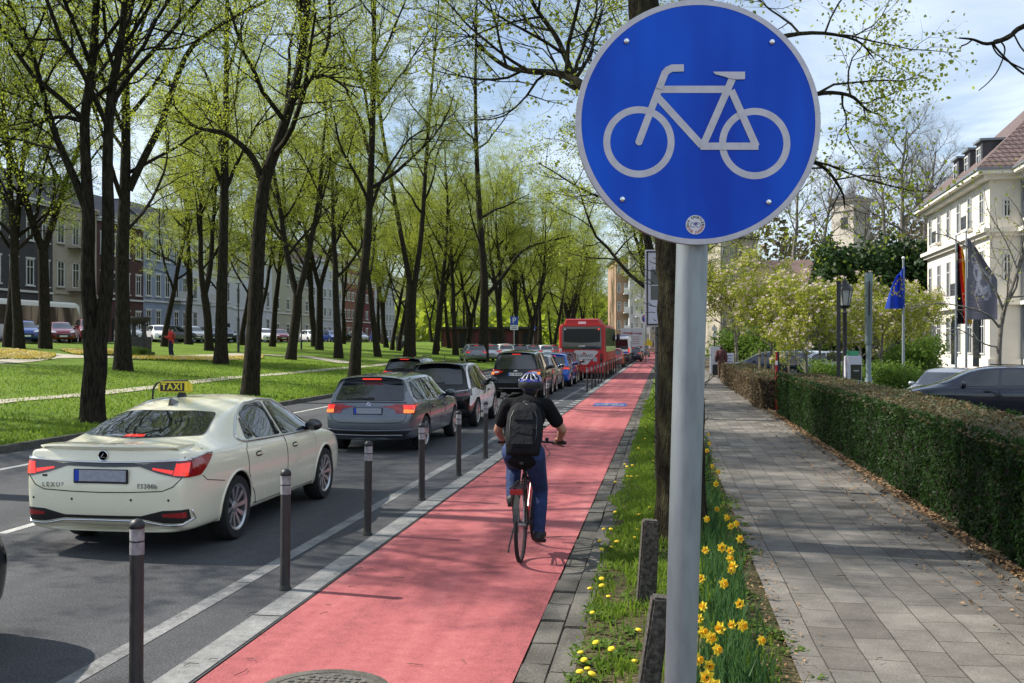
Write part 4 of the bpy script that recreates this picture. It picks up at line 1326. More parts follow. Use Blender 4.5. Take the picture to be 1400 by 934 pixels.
class Tree:
    """levels: list of dicts (n, len, ang, up, wan, seg, side, r) for limbs, branches, twigs ..."""
    def __init__(self, seed, levels, leaf=.09, leaves=6, spread=.10, petals=0):
        self.rg = random.Random(seed)
        self.wood = MB(); self.lv = []; self.pet = []
        self.L = levels; self.leaf = leaf; self.nl = leaves; self.sp = spread; self.petals = petals
    def stem(self, pts, r0, r1, side=10, level=0, t0=.3, n=None, flare=0.0, scale=1.0, knots=0.0):
        m = len(pts)
        rad = []
        for i in range(m):
            t = i / (m - 1)
            r = r0 + (r1 - r0) * t
            if flare: r *= 1 + flare * math.exp(-i * 1.3)
            if knots: r *= 1 + knots * self.rg.uniform(-1, 1)
            rad.append(r)
        self.wood.tube(pts, rad, side, caps=True)
        self.spawn(pts, rad, level, t0, n, scale)
    def spawn(self, pts, rad, level, t0, n, scale):
        rg = self.rg
        if level >= len(self.L):
            for i in range(self.nl):
                t = rg.uniform(.15, 1.0) * (len(pts) - 1)
                k = min(int(t), len(pts) - 2)
                p = pts[k].lerp(pts[k + 1], t - k)
                self.lv.append(p + Vector((rg.gauss(0, self.sp), rg.gauss(0, self.sp), rg.gauss(-self.sp * .4, self.sp))))
            if self.petals and rg.random() < self.petals: self.pet.append(pts[-1])
            return
        S = self.L[level]
        cnt = S['n'] if n is None else n
        az = rg.uniform(0, 2 * PI)
        for j in range(cnt):
            t = t0 + (1 - t0) * ((j + rg.uniform(.1, .9)) / cnt)
            f = t * (len(pts) - 1)
            k = min(int(f), len(pts) - 2)
            p = pts[k].lerp(pts[k + 1], f - k)
            tg = (pts[k + 1] - pts[k]).normalized()
            az += 2.4 + rg.uniform(-.5, .5)
            q = tg.orthogonal().normalized()
            q.rotate(Matrix.Rotation(az, 3, tg))
            a = R(rg.uniform(*S['ang']))
            d = tg * math.cos(a) + q * math.sin(a)
            if level > 0 and d.z < -.2: d.z *= .3
            Ln = rg.uniform(*S['len']) * (1.0 - S.get('short', .45) * (t - t0) / (1 - t0 + 1e-6)) * scale
            r = min(rad[k] * S.get('rr', .6), S['r'] * rg.uniform(.8, 1.15) * scale ** .5)
            pp = wander(p, d, Ln, S['seg'], S['wan'], S['up'], rg, S.get('droop', 0))
            self.stem(pp, r, r * S.get('tip', .3), S['side'], level + 1, S.get('t0', .25), None, 0, scale)
    def finish(self, root, bark, leafm, leaf_name='crown', thick=0):
        tr = self.wood.build('trunk', bark, root, smooth=60, fix=False)
        if self.lv:
            rg = self.rg; b = MB()
            if leafm.__class__ is list: mats = leafm
            else: mats = [leafm]
            for p in self.lv:
                s = self.leaf * rg.uniform(.6, 1.35)
                n = Vector((rg.gauss(0, 1), rg.gauss(0, 1), rg.gauss(.5, .8))).normalized()
                u = n.orthogonal().normalized(); u.rotate(Matrix.Rotation(rg.uniform(0, 6.28), 3, n))
                w = n.cross(u)
                b.add([p - u * s * .5, p + w * s * .36 + n * s * .06, p + u * s * .62, p - w * s * .36 + n * s * .06], [(0, 1, 2, 3)])
            b.build(leaf_name, mats[0], root, fix=False)
        if self.pet:
            rg = self.rg; b = MB()
            for p in self.pet:
                s = rg.uniform(.06, .10)
                for k in range(5):
                    a = 2 * PI * k / 5 + rg.uniform(-.3, .3)
                    o = Vector((math.cos(a), math.sin(a), 0))
                    e = Vector((-o.y, o.x, 0))
                    b.add([p, p + o * s * .8 + e * s * .5 + Vector((0, 0, s * .7)), p + o * s * 1.2 + Vector((0, 0, s * 1.5)), p + o * s * .8 - e * s * .5 + Vector((0, 0, s * .7))], [(0, 1, 2, 3)])
            b.build('blossom', M_blossom, root, fix=False)
        return root

AVENUE = [dict(n=11, len=(5.5, 8.0), ang=(28, 62), up=.10, wan=.13, seg=8, side=6, r=.11, rr=.55, t0=.22, short=.45),
          dict(n=8, len=(2.0, 3.4), ang=(30, 70), up=.03, wan=.16, seg=6, side=4, r=.035, t0=.15, short=.4),
          dict(n=6, len=(.9, 1.7), ang=(28, 70), up=.0, wan=.2, seg=4, side=3, r=.014, t0=.15, droop=.1),
          dict(n=6, len=(.4, .85), ang=(25, 70), up=-.02, wan=.2, seg=2, side=3, r=.006, droop=.15)]

def avenue_tree(seed, label, H=19, r=.28, fork=None, group='lime trees in the park', leafn=10, leafs=.068, leafm=None, first=.27):
    rg = random.Random(seed)
    root = thing('avenue_tree', label, 'tree', group=group)
    T = Tree(seed, AVENUE, leafs, leafn)
    if fork is None:
        pts = wander(Vector((0, 0, -.1)), Vector((rg.gauss(0, .05), rg.gauss(0, .05), 1)), H, 14, .045, .06, rg)
        T.stem(pts, r, .04, 12, 0, first, 13, .35)
    else:
        base = wander(Vector((0, 0, -.1)), Vector((rg.gauss(0, .04), rg.gauss(0, .04), 1)), fork, 5, .03, .03, rg)
        T.wood.tube(base, [r * (1 + .35 * math.exp(-i * 1.3)) * (1 - .02 * i) for i in range(6)], 12)
        for k in range(2):
            a = seed * 1.7 + PI * k
            d = Vector((math.cos(a) * .34, math.sin(a) * .34, 1))
            pts = wander(base[-1] - Vector((0, 0, .2)), d, H - fork, 11, .05, .10, rg)
            T.stem(pts, r * .72, .035, 9, 0, .12, 9)
    T.finish(root, M_bark, leafm or M_leaf)
    return root

# --- the four nearest park trees keep the stems they have in the photograph
def px_path(base, pts, dist):
    """stem points given by pixel columns and rows of the photograph, as offsets from the tree's foot at its own distance"""
    bx, by, bz = base
    out = []
    for p in pts:
        px, py, dd = (p + (0,))[:3]
        x, y = at(px, dist + dd)
        z = HC - (py - 467) / 1400 * (dist + dd)
        out.append(Vector((x - bx, y - by, z - bz)))
    return out

def foot(px, py):
    x, y = lawn_pt(px, py)
    return (x, y, lawn_z(x, y) - .03), -x * SN + y * CS

def special(px, py, label, stems, seed, r, leafn=11, leafs=.058, group='lime trees in the park'):
    """stems: list of (points, r0, r1, first branching, branch count, flare, level)"""
    b, d = foot(px, py)
    root = thing('avenue_tree', label, 'tree', b, group=group)
    T = Tree(seed, AVENUE, leafs, leafn)
    for pts, r0, r1, t0, n, fl, lv in stems:
        T.stem(curve(px_path(b, pts, d), 3), r0, r1, 14 if lv == 0 else 8, lv, t0, n, fl, knots=.03)
    T.finish(root, M_bark, M_leaf)
    return root

special(127, 577, 'big twin-stemmed tree at the kerb left behind the taxi, nearest in the park',
    [([(127, 585), (127, 540), (131, 495), (128, 450)], .27, .26, .95, 0, .35, 0),
     ([(125, 455), (120, 380), (121, 300), (118, 240), (116, 160), (126, 90), (132, 0), (138, -120), (140, -260)], .175, .045, .45, 12, 0, 0),
     ([(136, 470), (145, 400), (148, 300), (147, 220), (152, 130), (165, 60), (172, -30), (176, -160)], .175, .045, .42, 10, 0, 0),
     ([(118, 285), (100, 240), (78, 190), (60, 130), (40, 60), (10, 0)], .11, .03, .25, 9, 0, 1),
     ([(112, 165), (80, 160), (40, 175), (0, 200)], .06, .02, .3, 7, 0, 1)], 11, .33)
special(168, 507, 'dark straight tree right of the twin-stemmed one, long limb rising to the right',
    [([(168, 512), (168, 440), (167, 360), (170, 280), (172, 200), (172, 110), (175, 0), (178, -120)], .36, .08, .35, 12, .3, 0),
     ([(176, 260), (195, 220), (222, 165), (240, 110), (262, 65), (300, 35), (357, 5), (410, -20)], .18, .05, .25, 9, 0, 1)], 12, .40)
special(345, 541, 'stout tree leaning to the right above the taxi, with a limb forking left',
    [([(341, 548), (345, 490), (350, 400), (354, 320), (362, 250), (380, 195), (398, 140), (412, 80), (420, 10), (426, -90), (440, -230)], .30, .06, .45, 12, .25, 0),
     ([(362, 250), (345, 215), (322, 192), (300, 180), (264, 172), (225, 130)], .13, .03, .3, 8, 0, 1),
     ([(393, 155), (420, 110), (450, 105), (490, 135)], .08, .02, .3, 7, 0, 1)], 13, .38)
special(485, 517, 'slim straight tree at the kerb behind the grey estate car',
    [([(484, 522), (490, 430), (500, 350), (505, 280), (509, 180), (511, 80), (512, -20), (514, -160)], .265, .06, .4, 13, .35, 0),
     ([(502, 300), (525, 240), (560, 190), (600, 170)], .09, .03, .3, 7, 0, 1)], 14, .32)
special(302, 498, 'tree standing in the lawn left of the stout leaning tree',
    [([(302, 502), (303, 420), (305, 340), (307, 245), (309, 150), (310, 40), (312, -60)], .35, .07, .40, 12, .3, 0),
     ([(306, 260), (290, 220), (268, 180), (250, 150)], .13, .03, .3, 8, 0, 1)], 15, .44)
special(560, 489, 'broad tree splitting into two tall stems behind the black estate car',
    [([(560, 494), (561, 440), (563, 390)], .50, .44, .9, 0, .3, 0),
     ([(562, 395), (550, 330), (535, 250), (520, 160), (512, 60), (505, -40)], .25, .06, .3, 11, 0, 0),
     ([(566, 395), (576, 320), (582, 230), (590, 120), (600, 0)], .26, .06, .3, 11, 0, 0)], 16, .5)
special(660, 494, 'dark tree with a heavy limb arching right towards the bus, behind the people carrier',
    [([(660, 498), (662, 440), (662, 380), (656, 300), (652, 220), (650, 120), (652, 0)], .46, .07, .35, 11, .3, 0),
     ([(665, 405), (690, 375), (712, 345), (740, 332), (785, 322)], .19, .05, .2, 9, 0, 1)], 17, .42)

protos = [avenue_tree(21, '', 20, .30, None), avenue_tree(22, '', 19, .32, 4.5), avenue_tree(23, '', 21, .27, None), avenue_tree(24, '', 18, .33, 6.0), avenue_tree(25, '', 17, .24, None, first=.22)]
row_feet = [(397, 492, 1, 1.0, 'dark tree forking low, to the right of the stout leaning tree'),
    (463, 490, 0, 1.0, 'straight tree in the lawn just left of the slim kerb tree'),
    (517, 488, 2, 1.0, 'thin trunk between the slim kerb tree and the broad two-stemmed tree'),
    (595, 485, 2, 1.0, 'straight trunk just right of the broad two-stemmed tree'),
    (623, 486, 0, .95, 'lone slender trunk midway between the broad two-stemmed tree and the people carrier'),
    (62, 476, 3, 1.0, 'leaning tree in front of the maroon cars at far left'),
    (12, 474, 0, 1.0, 'narrow trunk at the far left edge in front of the white coach'),
    (258, 471, 1, .95, 'tree behind the person in the red jacket'),
    (330, 472, 4, 1.0, 'thin tree in front of the pale blue houses'),
    (372, 474, 2, 1.0, 'thin far trunk right of the stout leaning tree'),
    (430, 474, 3, .95, 'forked tree in front of the beige house'),
    (545, 480, 4, 1.0, 'far thin trunk showing left of the broad two-stemmed tree'),
    (638, 481, 1, 1.0, 'far forked tree left of the people carrier'),
    (687, 489, 3, 1.0, 'forked trunk left of the parking sign'),
    (705, 487, 0, 1.0, 'straight trunk right beside the blue parking sign'),
    (722, 488, 1, .9, 'forked trunk just right of the parking sign'),
    (738, 486, 2, .95, 'dark leaning trunk left of the red bus'),
    (757, 484, 4, 1.1, 'slim trunk nearest to the left side of the red bus'),
    (775, 482, 3, 1.0, 'forked crown showing above the left half of the bus roof'),
    (798, 480, 1, 1.0, 'forked crown showing above the right half of the bus roof'),
    (816, 478, 0, 1.0, 'tree crown above the white van'), (832, 476.5, 2, 1.0, 'tree crown left of the box lorry')]
used = set()
for i, (px, py, k, s, lab) in enumerate(row_feet):
    t = protos[k] if k not in used else copy_tree(protos[k])
    used.add(k)
    x, y = lawn_pt(px, py)
    t.location = (x, y, lawn_z(x, y) - .05)
    t.rotation_euler = (0, 0, i * 2.1)
    t.scale = (s, s, s * rnd.uniform(.95, 1.08))
    tag(t, lab, 'tree', 'lime trees in the park')
# further lime trees deep in the park: nothing sets one apart from the next
rg = random.Random(5)
deep = []
for i in range(60):
    x, y = rg.uniform(-42, -13.5), rg.uniform(62, 240)
    if x > -30 and y < 95: continue
    if all((x - a) ** 2 + (y - b) ** 2 > 34 for a, b in deep) and len(deep) < 34:
        deep.append((x, y))
deep += [(-40, 44), (-38, 56), (-33, 71)]
for i, (x, y) in enumerate(deep):
    t = copy_tree(protos[i % 5])
    t.location = (x, y, lawn_z(x, y) - .05)
    s = rg.uniform(.8, 1.05)
    t.scale = (s, s, s); t.rotation_euler = (0, 0, rg.uniform(0, 6.28))
    tag(t, 'one of the many far lime trees filling the depth of the park', 'tree', 'far lime trees deep in the park')
# trees outside the frame at left, whose shade falls over the road
for i, (x, y) in enumerate([(-14.5, 13), (-25, 21), (-20, 3)]):
    t = copy_tree(protos[i % 5]); t.location = (x, y, lawn_z(x, y) - .05); t.rotation_euler = (0, 0, i * 1.3 + .4)
    tag(t, 'lime tree standing beyond the left edge of the photo', 'tree', 'lime trees beyond the left edge')

# --- the old tree close behind the sign
bx, by = at(931, 10.3)
big = thing('verge_tree', 'thick rough-barked tree right behind the sign post, with mossy trunk', 'tree', (bx, by, .02))
T = Tree(31, AVENUE, .05, 4, .10)
def NP(*pts): return curve(px_path((bx, by, .02), pts, 10.3), 4)
T.stem(NP((931, 750), (931, 680), (930, 600), (931, 500), (928, 400), (922, 330), (910, 240), (898, 150), (884, 40), (872, -60), (862, -200), (850, -420), (850, -640)), .27, .10, 24, 0, .70, 5, .30, scale=.62, knots=.05)
T.stem(NP((905, 200), (880, 165), (845, 130), (800, 118), (782, 108, 1), (760, 100, 1.2), (720, 97, 1.5), (690, 90, 2), (650, 60, 2)), .07, .02, 8, 1, .35, 8, 0, scale=.7, knots=.06)
T.stem(NP((893, 110), (862, 128, .5), (835, 120, 1), (790, 118, 1), (776, 85, 1.5), (760, 50, 2), (735, 15, 2), (715, -20, 2)), .055, .02, 8, 1, .35, 8, 0, scale=.7, knots=.06)
T.stem(NP((905, 210), (960, 190, .5), (1040, 165, 1), (1110, 130, 2), (1160, 130, 2.5), (1185, 150, 3), (1205, 158, 3)), .05, .008, 8, 1, .5, 7, 0, scale=.5, knots=.06)
T.stem(NP((900, 170), (960, 110, .5), (1040, 60, 1), (1110, 45, 2), (1170, 55, 2.5), (1195, 80, 3)), .045, .008, 8, 1, .5, 6, 0, scale=.5, knots=.06)
T.stem(NP((908, 240), (980, 235, .5), (1060, 215, 1), (1120, 225, 2), (1150, 260, 2.5), (1155, 285, 3)), .045, .008, 8, 1, .5, 6, 0, scale=.5, knots=.06)
T.stem(NP((880, 10), (930, -60, .5), (1010, -90, 1), (1090, -60, 2), (1140, -25, 2)), .05, .010, 8, 1, .4, 6, 0, scale=.5, knots=.06)
# epicormic shoots on the trunk
b = T.wood; rg = random.Random(3)
for k in range(110):
    px, py = rg.choice([(931, 660), (930, 610), (930, 560), (930, 500), (929, 450), (927, 400), (924, 350), (922, 330)])
    x, y = at(px, 10.3); z = HC - (py + rg.uniform(-40, 40) - 467) / 1400 * 10.3
    a = rg.uniform(PI * .8, 2.1 * PI); r_ = .245
    p = Vector((x - bx + r_ * math.cos(a), y - by + r_ * math.sin(a), z - .02))
    d = Vector((math.cos(a), math.sin(a), rg.uniform(-.2, .9)))
    b.tube(wander(p, d, rg.uniform(.05, .16), 3, .3, .1, rg), [.004, .004, .003, .002], 4)

T.finish(big, M_barkmoss, M_leaf)
# --- verge trees further along the street, hidden stems, crowns over the pavement
vlabs = ['second verge tree along the street, crown right behind the sign', 'third verge tree along the street, crown left of the sign foot', 'fourth verge tree along the street, crown low above the lane', 'verge tree far along the lane, in front of the flats', 'last verge tree that can be told apart, beside the far flats']
for i, (x, y, k, s) in enumerate([(.5, 27, 4, .72), (.3, 43, 1, .62), (.4, 60, 0, .6), (.4, 80, 3, .62), (.4, 105, 2, .65)]):
    t = copy_tree(protos[k]); t.location = (x, y, 0); t.scale = (s, s, s * .85); t.rotation_euler = (0, 0, 1 + i * 1.9)
    tag(t, vlabs[i], 'tree', 'verge trees along the pavement')

# --- magnolias in the forecourt
MAG = [dict(n=7, len=(2.2, 3.0), ang=(35, 65), up=.10, wan=.12, seg=6, side=6, r=.05, rr=.6, t0=.2, short=.3),
       dict(n=7, len=(1.0, 1.6), ang=(30, 60), up=.05, wan=.15, seg=4, side=4, r=.02, t0=.2),
       dict(n=6, len=(.4, .8), ang=(25, 60), up=.08, wan=.2, seg=3, side=3, r=.008, t0=.15),
       dict(n=4, len=(.2, .4), ang=(25, 60), up=.05, wan=.2, seg=2, side=3, r=.004)]
M_leafmag = leaf_mat('magnolia_leaf', (.17, .20, .02), (.26, .27, .05), (.5, .55, .08), .5)
def magnolia(seed):
    root = thing('magnolia_tree', '', 'tree', group='magnolias in the forecourt')
    T = Tree(seed, MAG, .095, 7, .08, petals=.24)
    T.stem(wander(Vector((0, 0, -.1)), Vector((.05, 0, 1)), 4.2, 8, .08, .05, T.rg), .10, .03, 8, 0, .35, 9, .2)
    T.finish(root, M_barkgrey, M_leafmag)
    return root
mags = [magnolia(41), magnolia(42)]
ml = [(1098, 34, .74, 'magnolia in pale bloom left of the park lantern, nearest to the hedge end'), (1055, 44, .85, 'magnolia in bloom above the dark far parked car'), (1125, 43, .8, 'yellow-green magnolia between the dark far car and the lantern'),
      (1203, 40, .74, 'magnolia right of the grey metal post'), (1245, 48, .82, 'magnolia in front of the hotel corner, right of the blue flag'), (1008, 62, 1.2, 'white blossoming tree beside the walking man'), (1180, 54, .85, 'magnolia behind the lantern and the grey post')]
for i, (px, d, s, lab) in enumerate(ml):
    t = mags[i] if i < 2 else copy_tree(mags[i % 2])
    x, y = at(px, d); t.location = (x, y, 0); t.scale = (s, s, s); t.rotation_euler = (0, 0, i * 1.7)
    tag(t, lab)

# --- young sparse tree before the hotel, and the bare branch reaching in from the right
YOUNG = [dict(n=7, len=(2.0, 3.0), ang=(35, 60), up=.06, wan=.12, seg=7, side=5, r=.045, rr=.6, t0=.25, short=.4),
         dict(n=5, len=(.9, 1.5), ang=(30, 60), up=.05, wan=.15, seg=4, side=4, r=.016, t0=.2),
         dict(n=4, len=(.4, .7), ang=(25, 60), up=.05, wan=.2, seg=3, side=3, r=.006)]
yx, yy_ = at(1366, 32)
yt = thing('young_tree', 'young nearly leafless tree in front of the pale hotel', 'tree', (yx, yy_, 0))
T = Tree(51, YOUNG, .07, 2, .06)
def YP(*pts): return curve(px_path((yx, yy_, 0), pts, 32), 3)
T.stem(YP((1366, 560), (1365, 520), (1367, 460), (1374, 420), (1388, 380), (1402, 330), (1420, 270)), .10, .03, 8, 0, .4, 6, .2)
T.stem(YP((1372, 425), (1362, 400), (1345, 375), (1330, 345), (1300, 325), (1275, 318)), .045, .010, 6, 1, .2, 7)
T.stem(YP((1368, 450), (1350, 430), (1320, 420), (1280, 415), (1235, 425)), .040, .008, 6, 1, .3, 6)
T.stem(YP((1366, 475), (1345, 470), (1310, 450), (1290, 460)), .03, .008, 5, 1, .3, 4)
T.stem(YP((1376, 418), (1392, 380), (1375, 330), (1352, 290), (1345, 255)), .035, .006, 5, 1, .3, 6)
T.stem(YP((1380, 400), (1400, 350), (1398, 300), (1380, 270)), .03, .006, 5, 1, .3, 5)
T.finish(yt, M_barkgrey, M_leaf)
ox, oy = at(1800, 11)
bt = thing('bare_tree', 'leafless tree outside the right edge whose one bare branch reaches into the sky', 'tree', (ox, oy, 0))
T = Tree(52, YOUNG, .07, 0)
def OP(*pts): return curve(px_path((ox, oy, 0), pts, 11), 4)
T.stem(OP((1800, 740), (1798, 500), (1780, 250), (1760, 0), (1750, -200)), .16, .05, 10, 0, .6, 5, .2)
T.wood.tube(OP((1775, 120), (1680, 70), (1560, 20), (1470, 20), (1400, 36), (1378, 52), (1350, 60), (1330, 54), (1311, 52)), [.05 - .0013 * i for i in range(33)], 7)
T.wood.tube(OP((1400, 36), (1372, 52), (1358, 58), (1370, 75), (1395, 98), (1420, 112)), [.012] * 21, 5)
T.wood.tube(OP((1366, 54), (1374, 68), (1365, 95), (1352, 112), (1338, 124)), [.010 - .0003 * i for i in range(17)], 5)
T.wood.tube(OP((1330, 54), (1322, 60), (1314, 63)), [.008] * 9, 4)
T.wood.tube(OP((1385, 45), (1400, 70), (1430, 90)), [.010] * 9, 4)
T.wood.tube(OP((1355, 57), (1362, 72), (1378, 84), (1402, 96)), [.009] * 13, 4)
T.finish(bt, M_bark, M_leaf)

# --- bare trees and evergreens on the wooded rise at right
BARE = [dict(n=10, len=(4.5, 6.5), ang=(30, 60), up=.10, wan=.14, seg=7, side=5, r=.12, rr=.6, t0=.2, short=.4),
        dict(n=8, len=(2.0, 3.2), ang=(30, 60), up=.08, wan=.16, seg=5, side=4, r=.05, t0=.2),
        dict(n=8, len=(.9, 1.7), ang=(25, 60), up=.06, wan=.2, seg=3, side=3, r=.022, t0=.15),
        dict(n=6, len=(.5, 1.0), ang=(25, 60), up=.04, wan=.2, seg=2, side=3, r=.012)]
def bare_tree(seed, H):
    root = thing('bare_tree', '', 'tree', group='leafless trees on the rise')
    T = Tree(seed, BARE, .1, 0)
    T.stem(wander(Vector((0, 0, -.3)), Vector((.08, 0, 1)), H, 9, .07, .05, T.rg), .32, .06, 8, 0, .3, 11, .2)
    T.finish(root, M_barkgrey, M_leaf)
    return root
def rise_z(x, y):
    """wooded rise behind the forecourt"""
    d = -x * SN + y * CS
    px = 700 + 1400 * (x * CS + y * SN) / max(d, 1)
    t = max(0, min(1, (d - 84) / 60)); t = t * t * (3 - 2 * t)
    e = max(0, min(1, (px - 985) / 90))
    return -.5 + 13.5 * t * e + .5 * noise.noise((x * .05, y * .05, 3))
M_wood = ramp_mat('woodland_floor', [(.35, (.035, .035, .014)), (.65, (.09, .075, .03))], [(1.2, .6, one), (.2, .4, one)], .95)
sheet('wooded_rise', 2, 150, 80, 330, 0, M_wood, 50, 60, rise_z)
bares = [bare_tree(61, 15), bare_tree(62, 14)]
bl = [(1240, 118, 1.25, 'tall leafless tree left of the hotel roof'), (1288, 112, 1.05, 'leafless tree touching the hotel gable'), (1210, 135, 1.0, 'leafless tree just right of the stone tower'), (1120, 125, .9, 'leafless tree left of the stone tower'),
      (1085, 130, .9, 'leafless tree on the rise behind the right edge of the sign'), (1265, 145, 1.15, 'pale leafless tree behind the tallest one'), (1160, 150, .8, 'small leafless tree below the stone tower'), (1030, 120, .8, 'leafless tree on the rise right of the sign post'), (1190, 108, .8, 'leafless tree above the dark evergreens')]
for i, (px, d, s, lab) in enumerate(bl):
    t = bares[i] if i < 2 else copy_tree(bares[i % 2])
    x, y = at(px, d); t.location = (x, y, rise_z(x, y)); t.scale = (s, s, s); t.rotation_euler = (0, 0, i * 2.3)
    tag(t, lab)

def bush(name, label, seed, rx, rz, n, leafm, leaf, group=None, cat='bush', lobes=9, fill=.55):
    """evergreen mass: leaf sprays spread through uneven lobes on a few stems"""
    rg = random.Random(seed)
    root = thing(name, label, cat, group=group)
    L_ = [(Vector((rg.uniform(-.6, .6) * rx, rg.uniform(-.6, .6) * rx, rz * rg.uniform(.2, .88))), rg.uniform(.3, .5) * (.62 if lobes > 20 else 1)) for _ in range(lobes)]
    w = MB()
    for c, q in L_:
        w.tube([(0, 0, -.2), (c.x * .3, c.y * .3, c.z * .5), tuple(c)], [rx * .03, rx * .02, rx * .008], 5)
    w.build('trunk', M_bark, root)
    b = MB()
    for k in range(n):
        c, q = rg.choice(L_)
        q *= 1 + .35 * noise.noise((c.x, k * .37, c.z))
        v = Vector((rg.gauss(0, 1), rg.gauss(0, 1), rg.gauss(0, 1))).normalized() * (rg.random() ** .35)
        p = c + Vector((v.x * rx * q * 1.25, v.y * rx * q * 1.25, v.z * rz * q * .8))
        if p.z < .02: p.z = rg.uniform(.02, .3)
        s = leaf * rg.uniform(.6, 1.4)
        nn = (v + Vector((rg.gauss(0, .6), rg.gauss(0, .6), rg.gauss(0, .6)))).normalized()
        u = nn.orthogonal().normalized(); u.rotate(Matrix.Rotation(rg.uniform(0, 6.28), 3, nn)); w_ = nn.cross(u)
        b.add([p - u * s * .5, p + w_ * s * .35, p + u * s * .6, p - w_ * s * .35], [(0, 1, 2, 3)])
    b.build('crown', leafm, root, fix=False)
    return root
ev = bush('evergreen_tree', 'dark evergreen tree behind the magnolias, widest of the dark group', 71, 4.2, 9.5, 11000, M_leafdark, .34, 'evergreens on the rise', 'tree', lobes=26, fill=.3)
for i, (px, d, s, lab) in enumerate([(1180, 92, 1.45, None), (1238, 96, 1.4, 'dark evergreen tree next to the hotel wall'), (1128, 104, .8, 'smaller dark evergreen left of the lantern, below the tower')]):
    t = ev if i == 0 else copy_tree(ev)
    x, y = at(px, d); t.location = (x, y, rise_z(x, y) - .3); t.scale = (s, s * .9, (1.16, 1.22, 1.05)[i]); t.rotation_euler = (0, 0, i * 2)
    if lab: tag(t, lab)
M_leafmid = leaf_mat('shrub_leaf', (.05, .10, .012), (.11, .17, .03), (.2, .32, .05), .35)
sh = bush('shrub', 'leafy green shrub below the magnolias, left of the parking meter', 72, 1.5, 1.7, 4200, M_leafmid, .11, 'shrubs in the forecourt')
for i, (px, d, s, lab) in enumerate([(1135, 36, .75, None), (1200, 37, .72, 'leafy green shrub right of the grey metal post'), (1243, 43, 1.2, 'leafy green shrub in front of the hotel corner'), (1225, 34, .72, 'leafy green shrub directly behind the silver car'), (1010, 75, 1.6, 'bright green shrub beside the white boards'), (1060, 68, 1.8, 'bright green shrub behind the dark far car')]):
    t = sh if i == 0 else copy_tree(sh)
    x, y = at(px, d); t.location = (x, y, 0); t.scale = (s, s, s); t.rotation_euler = (0, 0, i * 1.3)
    if lab: tag(t, lab)

# wooded far hills closing the view
def hill(name, pts, h, depth, m):
    b = MB(); n = len(pts)
    rows = 8
    for j in range(rows + 1):
        for i, (px, d) in enumerate(pts):
            x, y = at(px, d + depth * j / rows)
            z = h[i] * math.sin(min(1, j / rows * 1.2) * PI / 2) + 3 * noise.noise((i * .7, j * .9, 2)) * (j > 0)
            b.v.append((x, y, z - 1))
    for j in range(rows):
        for i in range(n - 1):
            b.f.append((j * n + i, j * n + i + 1, (j + 1) * n + i + 1, (j + 1) * n + i)); b.mi.append(0)
    return tag(b.build(name, m, smooth=180, fix=False), kind='structure')
M_hill = ramp_mat('wooded_hill', [(.36, (.03, .040, .010)), (.5, (.075, .085, .025)), (.64, (.13, .14, .04))], [(.5, .5, one), (.12, .5, one)], .95)
hill('hill', [(-500 + 130 * k, 420) for k in range(12)], [52, 56, 60, 64, 66, 62, 52, 44, 38, 32, 28, 26], 160, M_hill)
hill('far_hill', [(880 + 120 * k, 500) for k in range(9)], [22, 26, 40, 55, 60, 58, 50, 45, 40], 160, M_hill)

# far woodland on the slopes: one mass of foliage, no tree to be told from the next
rg = random.Random(77)
wb = MB()
M_brownwood = leaf_mat('bare_wood_mass', (.055, .046, .026), (.11, .095, .045), (.14, .12, .05), .25, .25)
wb.use(M_leaf2)
for px0, px1, d0, d1, hmax, n in ((-250, 900, 262, 330, 19, 15000), (960, 1500, 235, 300, 20, 16000)):
    wb.use(M_leaf2 if px0 < 0 else M_brownwood)
    for k in range(n):
        px = rg.uniform(px0, px1); d = rg.uniform(d0, d1)
        x, y = at(px, d)
        top = hmax * (.62 + .5 * noise.noise((px * .022, d * .03, 4)) + .16 * noise.noise((px * .09, d * .1, 8)))
        z = rg.random() ** .8 * top * (1 if px < 950 else 1.9) + (1 if px < 950 else 6)
        s = rg.uniform(.5, 1.5) if px0 < 0 else rg.uniform(.3, .85)
        nn = Vector((rg.gauss(0, 1), rg.gauss(-.5, 1), rg.gauss(.4, 1))).normalized(); u = nn.orthogonal().normalized(); w = nn.cross(u); p = Vector((x, y, z))
        wb.add([p - u * s, p + w * s * .8, p + u * s, p - w * s * .8], [(0, 1, 2, 3)])
tag(wb.build('far_woodland', None, fix=False), kind='stuff')
# ================================================================ the cycle path sign
M_signblue = bpy.data.materials.new('sign_blue'); M_signblue.use_nodes = True
nt = M_signblue.node_tree; bs = nt.nodes['Principled BSDF']
bs.inputs['Base Color'].default_value = (.003, .040, .40, 1)
bs.inputs['Roughness'].default_value = .5
bs.inputs['Specular IOR Level'].default_value = .25
tc = nt.nodes.new('ShaderNodeTexCoord')
vo = nt.nodes.new('ShaderNodeTexVoronoi'); vo.inputs['Scale'].default_value = 260; vo.feature = 'DISTANCE_TO_EDGE'
nt.links.new(tc.outputs['Object'], vo.inputs['Vector'])
nz = nt.nodes.new('ShaderNodeTexNoise'); nz.inputs['Scale'].default_value = 5; nz.inputs['Detail'].default_value = 2
mp = nt.nodes.new('ShaderNodeMapping'); mp.inputs['Scale'].default_value = (1.4, 1, .35)
nt.links.new(tc.outputs['Object'], mp.inputs['Vector']); nt.links.new(mp.outputs[0], nz.inputs['Vector'])
b1 = nt.nodes.new('ShaderNodeBump'); b1.inputs['Strength'].default_value = .35; b1.inputs['Distance'].default_value = .02
nt.links.new(nz.outputs['Fac'], b1.inputs['Height'])
b2 = nt.nodes.new('ShaderNodeBump'); b2.inputs['Strength'].default_value = .25; b2.inputs['Distance'].default_value = .0015
